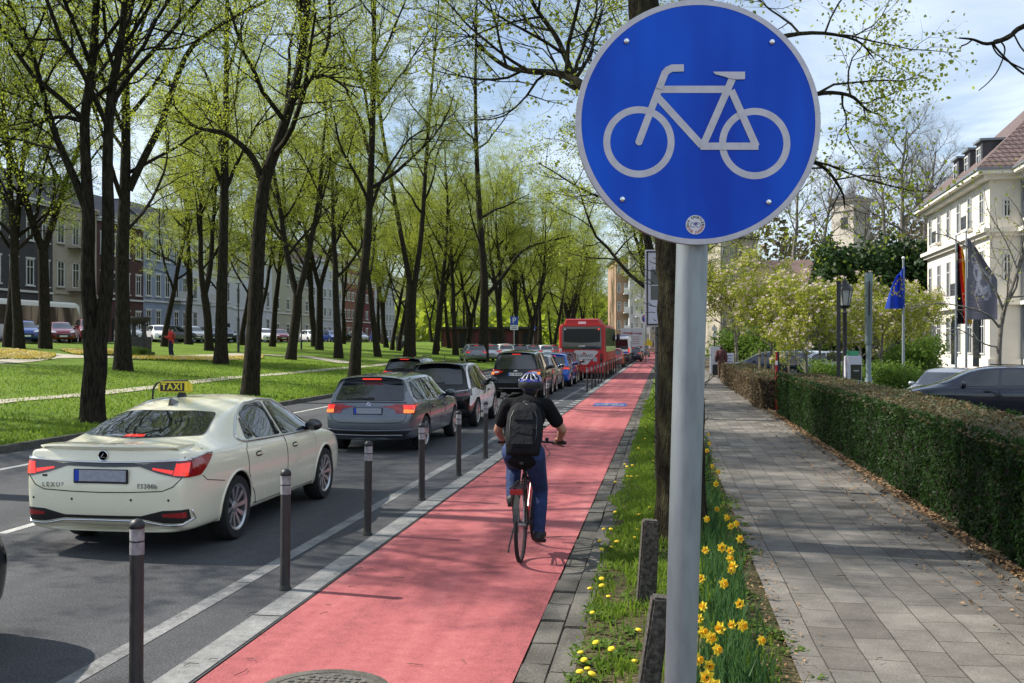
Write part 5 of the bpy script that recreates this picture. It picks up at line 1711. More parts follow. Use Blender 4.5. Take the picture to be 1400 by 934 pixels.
nt.links.new(vo.outputs['Distance'], b2.inputs['Height']); nt.links.new(b1.outputs[0], b2.inputs['Normal'])
nt.links.new(b2.outputs[0], bs.inputs['Normal'])
cr = nt.nodes.new('ShaderNodeMapRange'); cr.inputs['From Min'].default_value = .35; cr.inputs['From Max'].default_value = .65
mxn = nt.nodes.new('ShaderNodeMix'); mxn.data_type = 'RGBA'
mxn.inputs['A'].default_value = (.001, .048, .46, 1); mxn.inputs['B'].default_value = (.002, .095, .66, 1)
nt.links.new(nz.outputs['Fac'], cr.inputs['Value']); nt.links.new(cr.outputs[0], mxn.inputs['Factor'])
nt.links.new(mxn.outputs['Result'], bs.inputs['Base Color'])
M_signgrey = mat('sign_grey', (.56, .55, .60), .4, col2=(.48, .47, .52), nscale=40, bump=(300, .1, .001))

ZS = 2.53
fx, fy = at(911, ZS)
sign = thing('cycle_sign', 'large round blue cycle path sign with white bicycle, on a grey post', 'road sign', (fx, fy, .03), TH)
def lx(px, d=ZS): return px * 0 + (px - 700) / 1400 * d - 211 / 1400 * ZS
MB().tube([(0, 0, -.1), (lx(930), 0, 1.17), (lx(946), 0, 2.23), (lx(951.5), 0, 2.87)], .0388, 32).build('pole', M_galv, sign, smooth=50)
MB().lathe([(.043, 0), (.043, .05), (.036, .062), (.001, .066)], 24, (lx(951.5), 0, 2.845)).build('pole_cap', M_black, sign, smooth=40)
PC = Vector((.0669, -.052, 2.548)); PR = .2945
def disc(r0, r1, y0, y1, n=96):
    b = MB(); b.lathe([(r0, 0), (r1, 0)] if False else [(r1, y0), (r1, y1), (r0, y1), (r0, y0)], n, tuple(PC), 'Y', close=True); return b
pl = MB().lathe([(PR, .003), (PR + .001, .0), (PR + .001, -.012), (PR - .002, -.014)], 96, tuple(PC), 'Y').build('sign_plate', M_galv, sign, smooth=40)
MB().lathe([(PR * .957, -.0146), (.001, -.0148)], 96, tuple(PC), 'Y').build('blue_face', M_signblue, pl)
b = MB(); b.lathe([(PR, -.0142), (PR * .956, -.0152)], 96, tuple(PC), 'Y', caps=False); b.build('grey_border', M_signgrey, pl, smooth=40)
def sp(x, y): return ((x - 515) / 443 * PR + PC.x, (452 - y) / 443 * PR + PC.z)
yb = PC.y - .0150
SW = 26 / 443 * PR
def bar2(b, p, q, w, y):
    p, q = Vector(sp(*p)), Vector(sp(*q)); d = (q - p).normalized(); n = Vector((-d.y, d.x)) * w / 2
    b.add([(a.x, y, a.y) for a in (p + n, q + n, q - n, p - n)], [(0, 1, 2, 3)])
b = MB()
for i, c in enumerate(((300, 524), (719, 530))):
    u, v = sp(*c)
    b.lathe([(104 / 443 * PR, 0), (129 / 443 * PR, 0)], 72, (u, yb, v), 'Y', caps=False)
yk = yb - .0004
for i, (p, q) in enumerate((((300, 524), (374, 328)), ((366, 334), (622, 334)), ((358, 352), (528, 538)), ((530, 541), (638, 295)), ((634, 338), (724, 540)), ((522, 540), (732, 540)))):
    bar2(b, p, q, SW * (1.0 if i else .98), yk - i * .00025)
u, v = sp(300, 524); b.lathe([(SW / 2, 0), (.0005, 0)], 20, (u, yk - .0016, v), 'Y', caps=False)
hb_pts = [(374, 328), (386, 296), (394, 276), (404, 265), (420, 258), (462, 257)]
for i in range(len(hb_pts) - 1):
    p, q = Vector(sp(*hb_pts[i])), Vector(sp(*hb_pts[i + 1]))
    e = (q - p).normalized() * .003
    d = (q - p).normalized(); n = Vector((-d.y, d.x)) * SW / 2
    b.add([(a.x, yk - .0018 - i * .0001, a.y) for a in (p - e + n, q + (e if i < 4 else e * 0) + n, q + (e if i < 4 else e * 0) - n, p - e - n)], [(0, 1, 2, 3)])
b.add([(sp(*p)[0], yk - .0026, sp(*p)[1]) for p in ((567, 271), (683, 271), (683, 298), (652, 299), (622, 294), (606, 288), (575, 280))], [(0, 1, 2, 3, 4, 5, 6)])
b.build('bicycle_symbol', M_signgrey, pl, fix=False)
for p in ((255, 160), (781, 163), (240, 732), (769, 742)):
    u, v = sp(*p)
    MB().lathe([(.0072, 0), (.0072, -.003), (.005, -.0055), (.001, -.006)], 14, (u, yb, v), 'Y').build('bolt', M_chrome, pl, smooth=50)
M_stick = mat('sticker_white', (.62, .62, .66), .35)
M_inkred = mat('sticker_red', (.45, .10, .10), .5)
u, v = sp(504, 824)
st = MB().lathe([(.0232, 0), (.0232, -.0008), (.0005, -.0009)], 40, (u, yb, v), 'Y').build('sticker', M_stick, pl)
def ring_text(s, a0, a1, r, m, flip=False):
    for i, ch in enumerate(s):
        if ch == ' ': continue
        a = a0 + (a1 - a0) * i / (len(s) - 1)
        ro = (a - PI / 2) if not flip else (a + PI / 2)
        o = text(ch, m, st, (u + r * math.cos(a), yb - .0014, v + r * math.sin(a)), (PI / 2, -ro, 0), .0078, .0001, .0002)
ring_text('DIE SPORTLER', R(185), R(0), .0180, M_black)
ring_text('EINE JUGEND', R(200), R(345), .0180, M_inkred, True)
b = MB()
for cx_ in (-.006, .007):
    b.lathe([(.0048, 0), (.0062, 0)], 16, (u + cx_, yb - .0013, v - .0005), 'Y', caps=False)
b.add([(u - .006, yb - .0013, v), (u + .002, yb - .0013, v + .008), (u + .007, yb - .0013, v)], [(0, 1, 2)])
b.build('sticker_drawing', mat('sticker_ink', (.12, .12, .30), .5), st, fix=False)

# ================================================================ bollards
M_bol = mat('bollard_grey', (.017, .0165, .0165), .5, col2=(.034, .031, .029), nscale=8, nstretch=(3, 3, 1), rough2=.7)
M_bolband = mat('bollard_band', (.17, .165, .17), .5, col2=(.36, .35, .36), nscale=12, ncontrast=(.4, .6), detail=8)
def bollard():
    root = thing('bollard', '', 'bollard', group='dark posts along the red cycle lane')
    MB().lathe([(.052, -.02), (.052, .012), (.043, .03), (.041, .05), (.041, .79)], 20).build('post', M_bol, root, smooth=40)
    MB().lathe([(.0425, .79), (.0425, .862)], 20).build('reflective_band', M_bolband, root, smooth=40)
    MB().lathe([(.041, .862), (.041, .872)], 20).build('band_gap', M_black, root, smooth=40)
    MB().lathe([(.0425, .872), (.0425, .942)], 20).build('reflective_band', M_bolband, root, smooth=40)
    MB().lathe([(.042, .942), (.045, .946), (.045, .962), (.041, .976), (.028, .992), (.012, .999), (.001, 1.0)], 20).build('cap', M_black, root, smooth=50)
    return root
bl0 = bollard()
blabs = ['nearest dark bollard with pale bands, in front of the taxi rear', 'second dark bollard, in front of the taxi rear wheel', 'third dark bollard, between the taxi front wheel and the cyclist', 'fourth dark bollard, in front of the grey estate rear wheel', 'fifth dark bollard, in front of the grey estate front end', 'sixth dark bollard, just left of the cyclist elbow', 'seventh dark bollard, seen just above the cyclist left shoulder', None, None, 'bollard right of the cyclist helmet, beside the silver grey car']
for k in list(range(10)) + list(range(15, 30)):
    if k in (7, 8): continue
    o = bl0 if k == 0 else copy_tree(bl0)
    d = 6.07 + 2.385 * k
    px = 908 - 3.1 / 2.028 * (2870 / d)
    x, y = at(px, d)
    o.location = (-3.10 + rnd.uniform(-.012, .012), y, .0)
    o.rotation_euler = (rnd.uniform(-.012, .012), rnd.uniform(-.014, .014), rnd.uniform(0, 6))
    tag(o, blabs[k] if k < 10 else 'one of the far dark bollards lined up beside the bus and the vans')
# railing at the far end of the bollards
rail = thing('railing', 'black railing beside the red lane beyond the last bollards', 'railing', (-3.0, 82, 0))
MB().box((0, 14, 1.0), (.05, 28, .05)).build('top_rail', M_black, rail)
MB().box((0, 14, .25), (.04, 28, .04)).build('bottom_rail', M_black, rail)
for k in range(15): MB().box((0, 2 * k, .5), (.05, .05, 1.0)).build('post', M_black, rail)
for k in range(28): MB().box((0, .5 + k, .62), (.02, .02, .72)).build('baluster', M_black, rail)

# ================================================================ manhole
mx_, my_ = at(440, 5.97)
M_iron = mat('cast_iron', (.10, .095, .085), .5, .5, col2=(.22, .20, .17), nscale=30, bump=(60, .4, .006))
mh = thing('manhole_cover', 'round cast iron manhole cover in the red lane, bottom edge of the photo', 'manhole cover', (mx_, my_, 0))
b = MB(); b.lathe([(.40, .0), (.40, .012), (.335, .012), (.33, .006)], 48, caps=False); b.build('frame', M_gutter, mh, smooth=30)
b = MB(); b.lathe([(.328, .0), (.328, .009), (.001, .009)], 48)
for i in range(-6, 7):
    for j in range(-6, 7):
        if math.hypot(i, j) * .048 < .29: b.box((i * .048, j * .048, .012), (.028, .028, .006), rz=.785 * ((i + j) % 2))
b.build('lid', M_iron, mh)

# ================================================================ hedges
M_hedge = leaf_mat('yew_leaf', (.007, .021, .004), (.022, .052, .010), (.04, .10, .014), .26, 7.0)
M_hedgetop = mat('clipped_dry_leaf', (.15, .10, .045), .7, col2=(.03, .055, .012), nscale=5, ncontrast=(.38, .56), transl=((.2, .13, .05), .2), detail=4)
M_hedgedry = mat('dry_hedge_leaf', (.075, .052, .026), .8, col2=(.15, .105, .05), nscale=4, transl=((.15, .1, .05), .2), detail=4)
M_twig = mat('hedge_twig', (.03, .022, .014), .9)
def hedge(name, label, x0, x1, y0, y1, h, nface, ntop, mface, mtop, lf, seed, lump=.06):
    rg = random.Random(seed)
    root = thing(name, label, 'hedge', ((x0 + x1) / 2, y0, 0))
    W_, L_ = x1 - x0, y1 - y0
    MB().box((0, L_ / 2, h / 2 - .02), (W_ - .24, L_ - .2, h - .16)).build('branches', M_twig, root)
    def put(b, p, n, s):
        nn = (Vector(n) + Vector((rg.gauss(0, .55), rg.gauss(0, .55), rg.gauss(.1, .55)))).normalized()
        u = nn.orthogonal().normalized(); u.rotate(Matrix.Rotation(rg.uniform(0, 6.28), 3, nn)); w = nn.cross(u)
        b.add([p - u * s * .5, p + w * s * .3, p + u * s * .6, p - w * s * .3], [(0, 1, 2, 3)])
    def bulge(a, z): return lump * noise.noise((a * 1.0, z * 1.4, seed)) + lump * .8 * noise.noise((a * 4, z * 4, seed + 3))
    b = MB()
    for k in range(nface):
        y = L_ * rg.random() ** 1.35
        z = h * rg.random() ** .9
        dpt = rg.random() ** 2 * .11
        p = Vector((-W_ / 2 - bulge(y, z) + dpt + .04 * (1 - z / h), y, z))
        put(b, p, (-1, 0, .15), lf * rg.uniform(.6, 1.5))
    for k in range(nface // 12):                       # the two ends
        e = rg.choice((0, 1))
        p = Vector((rg.uniform(-.5, .5) * W_, e * L_ + (.5 - e) * rg.random() * .16, h * rg.random()))
        put(b, p, (0, e * 2 - 1, .1), lf * rg.uniform(.7, 1.6))
    for k in range(nface // 6):
        p = Vector((W_ / 2 + bulge(k * .01, 2) - rg.random() * .08, L_ * rg.random(), h * rg.random()))
        put(b, p, (1, 0, .1), lf * 1.6)
    b.build('foliage', mface, root, fix=False)
    b = MB()
    for k in range(ntop):
        y = L_ * rg.random() ** 1.3
        x = rg.uniform(-.52, .52) * W_
        p = Vector((x, y, h - .01 + .7 * bulge(y, x + 5) - rg.random() ** 2 * .07 - .05 * max(0, abs(x) / W_ * 2 - .8) * 5))
        put(b, p, (0, 0, 1), lf * rg.uniform(.7, 1.5))
    b.build('clipped_top', mtop, root, fix=False)
    return root
hedge('hedge', 'long clipped dark green hedge with brown top beside the pavement', 3.08, 4.35, 2.6, 29.3, 1.19, 62000, 24000, M_hedge, M_hedgetop, .042, 5)
hedge('hedge', 'low brown half-bare hedge beyond the red-and-white post', 2.75, 4.1, 30.6, 51, 1.0, 12000, 6000, M_hedgedry, M_hedgetop, .06, 9, .14)

# ================================================================ litter, grass, flowers
M_litter = mat('fallen_leaf', (.20, .105, .045), .8, col2=(.32, .20, .10), nscale=9, detail=3)
rg = random.Random(8)
def scatter(name, n, fn, m):
    b = MB()
    for k in range(n):
        fn(b)
    return tag(b.build(name, m, fix=False), kind='stuff')
def leaf_on_ground(b, x, y, z, s):
    nn = Vector((rg.gauss(0, .35), rg.gauss(0, .35), 1)).normalized()
    u = nn.orthogonal().normalized(); u.rotate(Matrix.Rotation(rg.uniform(0, 6.28), 3, nn)); w = nn.cross(u)
    p = Vector((x, y, z))
    b.add([p - u * s * .5, p + w * s * .35 + nn * s * .15, p + u * s * .55, p - w * s * .35 + nn * s * .12], [(0, 1, 2, 3)])
def lit(b):
    y = 3 + 28 * rg.random() ** 1.4
    x = 3.06 - abs(rg.gauss(0, .12)) if rg.random() < .86 else rg.uniform(2.2, 3.0)
    leaf_on_ground(b, x, y, .075 + (.01 if x > 2.9 else 0), rg.uniform(.025, .06))
scatter('fallen_leaves', 5200, lit, M_litter)
def lit2(b):
    y = 4 + 16 * rg.random() ** 1.5
    x = rg.gauss(.76, .12)
    leaf_on_ground(b, x, y, .065, rg.uniform(.012, .035))
scatter('fallen_leaves', 1500, lit2, M_litter)
def twigs(b):
    y = 5 + 22 * rg.random() ** 1.3
    x = rg.choice((rg.uniform(-3.4, -.9), rg.uniform(.9, 2.8), rg.uniform(-2.9, -2.5)))
    z = .013 if x < 0 else .075
    a = rg.uniform(0, 6.28); L = rg.uniform(.03, .14)
    p = [Vector((x, y, z)), Vector((x + math.cos(a) * L * .5 + rg.gauss(0, .01), y + math.sin(a) * L * .5, z + .008)), Vector((x + math.cos(a + .3) * L, y + math.sin(a + .3) * L, z))]
    b.tube(p, .0022, 4)
scatter('fallen_twigs', 130, twigs, mat('twig_brown', (.10, .065, .045), .9))

M_blade = leaf_mat('grass_blade', (.055, .115, .010), (.13, .19, .022), (.28, .42, .05), .35, 2.5)
def blade(b, x, y, z, h, w, lean):
    a = rg.uniform(0, 6.28); c, s = math.cos(a), math.sin(a)
    la = rg.uniform(0, 6.28); dx, dy = math.cos(la) * lean * h, math.sin(la) * lean * h
    b.add([(x - c * w, y - s * w, z), (x + c * w, y + s * w, z), (x + c * w * .7 + dx * .4, y + s * w * .7 + dy * .4, z + h * .6), (x - c * w * .7 + dx * .4, y - s * w * .7 + dy * .4, z + h * .6), (x + dx, y + dy, z + h * .92)], [(0, 1, 2, 3), (3, 2, 4)])
def verge_grass(b):
    y = 3.8 + 32 * rg.random() ** 1.7
    x = rg.uniform(-.56 - .16 * max(0, noise.noise((y * .8, 2, 6)) + .2), .78)
    dn = noise.noise((x * 2.2, y * 1.1, 7)) + .35 * min(1, (y - 7.5) / 4) + (.08 if x > .25 else 0)
    if dn < .05 and rg.random() < .9: return
    if x > .42 and rg.random() < (x - .42) / .34: return
    h = rg.uniform(.03, .11) * (1 + .3 * min(1.2, max(0, (y - 8) / 8)))
    if x < -.42: h *= .6
    blade(b, x, y, .03 + verge_z(x, y), h, rg.uniform(.003, .007) * (1 + y / 30), rg.uniform(.1, .7))
scatter('verge_grass', 52000, verge_grass, M_blade)
def weeds(b):
    y = 4 + 20 * rg.random() ** 1.6; x = rg.uniform(-.58, .9)
    if noise.noise((x * 1.7, y * 1.3, 3)) < -.05: return
    for k in range(7):
        a = rg.uniform(0, 6.28); L = rg.uniform(.03, .085); w = L * .2
        c, s = math.cos(a), math.sin(a); z = .035 + verge_z(x, y)
        b.add([(x, y, z), (x + c * L * .55 - s * w, y + s * L * .55 + c * w, z + L * .4), (x + c * L, y + s * L, z + L * .3), (x + c * L * .55 + s * w, y + s * L * .55 - c * w, z + L * .4)], [(0, 1, 2, 3)])
scatter('verge_weeds', 2600, weeds, M_leafmid)
def park_blades(b):
    x = -12.25 - 14 * rg.random() ** 1.6; y = 14 + 50 * rg.random()
    blade(b, x, y, lawn_z(x, y), rg.uniform(.04, .10), rg.uniform(.012, .02), rg.uniform(.2, .8))
scatter('lawn_grass', 45000, park_blades, M_blade)

# dandelions
M_dand = mat('dandelion_yellow', (.80, .55, .01), .6)
M_stalk = leaf_mat('flower_stalk', (.05, .11, .02), (.08, .15, .03), (.15, .3, .05), .25)
def dandelion():
    root = thing('dandelion', 'small yellow dandelion flower in the grass strip beside the red lane', 'dandelion', group='dandelions in the verge')
    MB().tube([(0, 0, 0), (.004, .002, .04), (.003, 0, .07)], .003, 5).build('stalk', M_stalk, root)
    b = MB(); b.lathe([(.004, .062), (.017, .068), (.021, .074), (.016, .082), (.007, .085), (.001, .084)], 12); b.build('flower_head', M_dand, root, smooth=30)
    return root
d0 = dandelion()
dl = [(240,195),(262,190),(280,225),(245,225),(255,228),(208,250),(233,185),(208,350),(270,355),(290,357),(322,335),(168,405),(183,405),(150,445),(155,475),(185,463),(210,455),(275,408),(265,432),(152,575),(122,610),(160,603),(180,635),(128,687),(273,750),(197,818),(148,795),(88,828),(102,853),(110,885),(85,900),(265,855),(105,905),(305,100),(330,120),(300,150),(310,60),(325,35),(280,130),(330,175)]
for i, (u, v) in enumerate(dl):
    o = d0 if i == 0 else copy_tree(d0)
    x, y = gp(u / 2.497 + 760, v / 2.497 + 560, .11)
    s = rg.uniform(.9, 1.25)
    o.location = (x, y, .03); o.scale = (s, s, s); o.rotation_euler = (rg.uniform(-.3, .3), rg.uniform(-.3, .3), rg.uniform(0, 6))
# daffodils
M_petal = mat('daffodil_petal', (.80, .62, .03), .5, transl=((.8, .6, .05), .35))
M_trumpet = mat('daffodil_trumpet', (.80, .45, .01), .5, transl=((.8, .4, .02), .3))
M_dleaf = leaf_mat('daffodil_leaf', (.035, .085, .03), (.06, .12, .045), (.10, .22, .06), .3)
def daffodil(seed):
    rg = random.Random(seed)
    root = thing('daffodil', 'yellow daffodil with long green leaves at the pavement side of the verge', 'daffodil', group='daffodils along the pavement')
    st_ = [(0, 0, 0), (.01, -.01, .18), (.02, -.02, .33), (.015, -.035, .375), (.005, -.055, .38)]
    MB().tube(st_, [.0045, .004, .0035, .0035, .004], 6).build('stalk', M_stalk, root, smooth=180)
    b = MB()
    for k in range(9):
        a = rg.uniform(0, 6.28); ln = rg.uniform(.25, .42); ben = rg.uniform(.05, .35); w = rg.uniform(.005, .009)
        ox, oy = rg.gauss(0, .02), rg.gauss(0, .02)
        c, s = math.cos(a), math.sin(a); q = []
        for t in (0, .25, .5, .75, 1):
            r_ = ben * ln * t * t; z = ln * (t - .15 * ben * t * t * 2)
            ww = w * (1 - .85 * t ** 3)
            q.append(((ox + c * r_ - s * ww, oy + s * r_ + c * ww, z), (ox + c * r_ + s * ww, oy + s * r_ - c * ww, z)))
        for i in range(4): b.quad(q[i][0], q[i][1], q[i + 1][1], q[i + 1][0])
    b.build('leaves', M_dleaf, root, fix=False)
    hd = MB(); M_ = Matrix.Translation((.005, -.06, .38)) @ Matrix.Rotation(R(80 + rg.uniform(-15, 15)), 4, 'X') @ Matrix.Rotation(rg.uniform(0, 1), 4, 'Z')
    for k in range(6):
        a = 2 * PI * k / 6; c, s = math.cos(a), math.sin(a); L = .042; w = .015; z = .004 * (k % 2)
        hd.add([M_ @ Vector(p) for p in ((c * .006, s * .006, z), (c * L * .55 - s * w, s * L * .55 + c * w, z + .006), (c * L, s * L, z - .002), (c * L * .55 + s * w, s * L * .55 - c * w, z + .006))], [(0, 1, 2, 3)])
    f = hd.build('flower', M_petal, root, fix=False)
    t = MB(); n = 12; vs = []
    for r_, h in ((.009, .0), (.011, .015), (.013, .026), (.019, .034)):
        for k in range(n):
            a = 2 * PI * k / n; q = r_ * (1 + (.12 * (k % 2) if h > .03 else 0)); vs.append(M_ @ Vector((q * math.cos(a), q * math.sin(a), h)))
    t.add(vs, [(i * n + k, i * n + (k + 1) % n, (i + 1) * n + (k + 1) % n, (i + 1) * n + k) for i in range(3) for k in range(n)])
    t.build('trumpet', M_trumpet, f, smooth=40, fix=False)
    return root
ds = [daffodil(1), daffodil(2), daffodil(3)]
heads = [(968, 925), (985, 935), (966, 897), (968, 868), (953, 865), (990, 857), (1003, 851), (1027, 858), (957, 835), (985, 795), (1008, 815), (968, 748), (981, 750), (990, 765), (1003, 750), (995, 770), (964, 785), (1012, 775), (975, 660), (965, 648), (972, 632), (966, 668), (981, 656), (964, 618), (970, 606), (1010, 735), (975, 690), (962, 705), (972, 822), (1015, 838), (978, 880), (993, 714), (984, 706), (966, 592), (980, 643), (945, 900), (1000, 713)]
for i, (px, py) in enumerate(heads):
    o = ds[i] if i < 3 else copy_tree(ds[i % 3])
    x, y = gp(px, py, .40)
    o.location = (x, y, .03); o.rotation_euler = (rg.uniform(-.1, .1), rg.uniform(-.1, .1), rg.uniform(-.9, .9)); s = rg.uniform(.74, 1.02); o.scale = (s, s, s * 1.05)
def more_leaves(b):
    y = 4.4 + 13 * rg.random(); x = rg.gauss(.44, .09)
    blade(b, x, y, .05, rg.uniform(.16, .34), rg.uniform(.005, .009), rg.uniform(.1, .5))
scatter('daffodil_foliage', 1900, more_leaves, M_dleaf)

# ================================================================ posts in the verge
M_conc = mat('exposed_concrete', (.030, .026, .021), .95, col2=(.10, .088, .072), nscale=45, ncontrast=(.4, .65), bump=(70, .8, .01))
def cpost(label, foot_px, top_px, d, w, t, h):
    x, y = at(foot_px, d); tx = (top_px - foot_px) / 1400 * d
    r = thing('concrete_post', label, 'post', (x, y, 0), TH)
    z0 = -.2
    b = MB(); b.add([(-w * .62, -t / 2, z0), (w * .62, -t / 2, z0), (w * .62, t / 2, z0), (-w * .62, t / 2, z0), (tx - w * .46, -t / 2, h), (tx + w * .5, -t / 2, h - .01), (tx + w * .5, t / 2, h - .01), (tx - w * .46, t / 2, h)], [(3, 2, 1, 0), (4, 5, 6, 7), (0, 1, 5, 4), (1, 2, 6, 5), (2, 3, 7, 6), (3, 0, 4, 7)])
    b.build('shaft', M_conc, r, bevel=.012)
    b = MB(); b.box((tx, 0, h - .12), (w * 1.05, t * .35, .025)); b.build('wire_slot', M_black, r)
    return r
cpost('tilted concrete post standing in the grass, farther of the two', 880, 889, 7.7, .125, .11, .715)
cpost('leaning concrete post right beside the grey sign pole, nearer of the two', 872, 903, 5.45, .10, .11, .70)
px_, py_ = at(899.5, 14.3)
info = thing('panel_sign', 'tall white panel sign with dark window on a dark post, half behind the verge tree', 'sign', (px_, py_, .03), TH)
MB().tube([(0, 0, -.1), (.0, 0, 4.2)], .042, 14).build('pole', M_post, info, smooth=50)
pn = MB().box((.06, -.06, 2.76), (.50, .04, 1.07)).build('panel', M_signgrey, info, bevel=.015)
M_panel = mat('panel_pale', (.52, .52, .60), .45)
b = MB()
for c, s in (((.06, -.083, 3.265), (.46, .006, .02)), ((.06, -.083, 2.255), (.46, .006, .02)), ((-.16, -.083, 2.76), (.02, .006, 1.03)), ((.28, -.083, 2.76), (.02, .006, 1.03))): b.box(c, s)
b.build('black_frame', M_black, pn)
MB().box((.07, -.082, 2.81), (.36, .008, .42)).build('dark_window', M_gloss, pn)
MB().box((.07, -.088, 2.80), (.36, .006, .012)).build('window_bar', M_signgrey, pn)
MB().box((.06, -.082, 2.43), (.40, .004, .30)).build('pale_field', M_panel, pn)
# ================================================================ people
M_skin = mat('skin', (.36, .19, .125), .55, spec=.35)
M_hair = mat('dark_hair', (.02, .014, .010), .7)
M_tee = mat('black_tshirt', (.006, .006, .007), .95, bump=(14, .8, .03), spec=.2)
M_jeans = mat('blue_jeans', (.009, .022, .078), .85, col2=(.017, .042, .135), nscale=14, bump=(22, .6, .02))
M_shoe = mat('black_shoe', (.010, .010, .011), .6)
M_eye = mat('eye', (.03, .02, .015), .2)

def remeshed(b, name, m, parent, vox, smooth=5):
    o = b.build(name, m, parent, fix=True)
    r = o.modifiers.new('r', 'REMESH'); r.mode = 'VOXEL'; r.voxel_size = vox; r.use_smooth_shade = True
    s = o.modifiers.new('s', 'SMOOTH'); s.factor = .5; s.iterations = smooth
    evaluated(o)
    o.data.materials.clear(); o.data.materials.append(m)
    o.data.shade_smooth()
    return o

def limb(b, pts, radii, n=12):
    b.tube(pts, radii, n)
    for p, r in zip(pts, radii): b.ell(p, (r, r, r), n, 8)

def figure(root, J, vox=.008, wear=None, hair=True, hands=True, skin=M_skin):
    """J: joints of the pose in the person's own frame (x right, y ahead, z up)"""
    V = {k: Vector(v) for k, v in J.items()}
    hip = (V['hipL'] + V['hipR']) / 2; sh = (V['shL'] + V['shR']) / 2
    hd = V['head']; fw = V.get('face', Vector((0, 1, 0))).normalized(); rt = fw.cross(Vector((0, 0, 1))).normalized()
    yaw = math.atan2(-fw.x, fw.y)
    def torso(b, g=0.0, top=True):
        up = (sh - hip)
        for t, rx, ry in ((-.04, .155, .115), (.15, .155, .11), (.35, .15, .105), (.55, .165, .11), (.75, .18, .115), (.92, .175, .10)):
            c = hip + up * t
            b.ell(c, (rx + g, ry + g, .13 + g), 16, 10, rz=yaw)
        for s in ('L', 'R'):
            limb(b, [sh + (V['sh' + s] - sh) * .4, V['sh' + s]], [.075 + g, .066 + g])
        limb(b, [sh, sh + (hd - sh) * .35], [.085 + g, .062 + g])
    def arm(b, s, g=0.0, upto=2, r=1.0):
        a, e, w = V['sh' + s], V['el' + s], V['wr' + s]
        if upto >= 1: limb(b, [a, a.lerp(e, .5), e if upto > 1 else a.lerp(e, .62)], [.060 + g, .050 + g, .042 + g if upto > 1 else .050 + g])
        if upto >= 2: limb(b, [e, e.lerp(w, .35), w], [.042 + g, .041 + g, .029 + g])
    def leg(b, s, g=0.0, to=1.0):
        h, k, a = V['hip' + s], V['kn' + s], V['an' + s]
        limb(b, [h, h.lerp(k, .5), k, k.lerp(a, .35), k.lerp(a, to)], [.098 + g, .078 + g, .060 + g, .058 + g, (.042 if to < 1 else .040) + g])
    def foot_(b, s, g=0.0):
        a = V['an' + s]; t = V['toe' + s]
        limb(b, [a + Vector((0, -.02, -.01)), a.lerp(t, .5) + Vector((0, 0, .005)), t], [.042 + g, .040 + g, .034 + g])
        limb(b, [a + (a - t) * .22 + Vector((0, 0, -.035)), a.lerp(t, .4) + Vector((0, 0, -.02))], [.034 + g, .034 + g])
    b = MB()
    torso(b)
    for s in 'LR':
        arm(b, s); leg(b, s); foot_(b, s)
    b.ell(hd, (.076, .096, .112), 18, 12, rz=yaw)
    b.ell(hd + fw * .03 - Vector((0, 0, .065)), (.056, .062, .05), 14, 8, rz=yaw)
    limb(b, [sh, hd - Vector((0, 0, .06)) - fw * .01], [.062, .056])
    b.ell(hd + fw * .100 - Vector((0, 0, .012)), (.013, .02, .024), 8, 6, rz=yaw)
    b.ell(hd + fw * .088 - Vector((0, 0, .052)), (.024, .012, .010), 8, 6, rz=yaw)
    for s in (1, -1): b.ell(hd + rt * (.079 * s) - fw * .005, (.012, .022, .032), 8, 6, rz=yaw)
    for s in 'LR':
        w = V['wr' + s]
        g = V.get('grip' + s)
        if g is not None:                       # fingers close round the handlebar grip
            bd = V.get('bar', Vector((1, 0, 0))).normalized()
            ax = g - w; ax.normalize()
            out = 1 if s == 'R' else -1
            pc = w.lerp(g, .55) + Vector((0, -.01, .018))
            b.ell(pc, (.043, .05, .020), 12, 8)
            limb(b, [w, pc], [.028, .024])
            for i, ln in enumerate((.9, 1.0, .96, .78)):
                o = bd * (.033 - .022 * i) * out * -1
                k0 = g + o + Vector((0, -.012, .034)); k1 = g + o + Vector((0, .030, .022)); k2 = g + o + Vector((0, .030 , -.012)); k3 = g + o + Vector((0, .004, -.026 * ln))
                limb(b, [pc + o * .9, k0, k1, k2, k3], [.010, .0105, .010, .009, .008], 8)
            limb(b, [pc - bd * out * .035, g - bd * out * .045 + Vector((0, -.010, -.005)), g - bd * out * .03 + Vector((0, .008, -.024))], [.012, .011, .009], 8)
        else:
            d = (w - V['el' + s]).normalized(); sd = d.cross(fw)
            if sd.length < .1: sd = rt
            sd.normalize()
            pc = w + d * .055
            b.ell(pc, (.03, .04, .05), 10, 8, rz=yaw)
            cv = V.get('curl' + s, fw * .5)
            nn = d.cross(sd).normalized()
            for i, ln in enumerate((.062, .072, .067, .052)):
                o = nn * (.027 - .018 * i)
                k0 = pc + o + d * .035
                k1 = k0 + (d + cv * .25).normalized() * ln * .55; k2 = k1 + (d * .8 + cv * .8).normalized() * ln * .5
                limb(b, [k0, k1, k2], [.0095, .009, .008], 6)
            limb(b, [pc + nn * .025, pc + nn * .052 + d * .03, pc + nn * .05 + d * .06], [.012, .0105, .009], 6)
    body = remeshed(b, 'body', skin, root, vox, 4)
    for s in (1, -1):
        MB().ell(hd + rt * (.031 * s) + fw * .086 + Vector((0, 0, .008)), (.012, .008, .008), 10, 6).build('eye', M_eye, root, smooth=180)
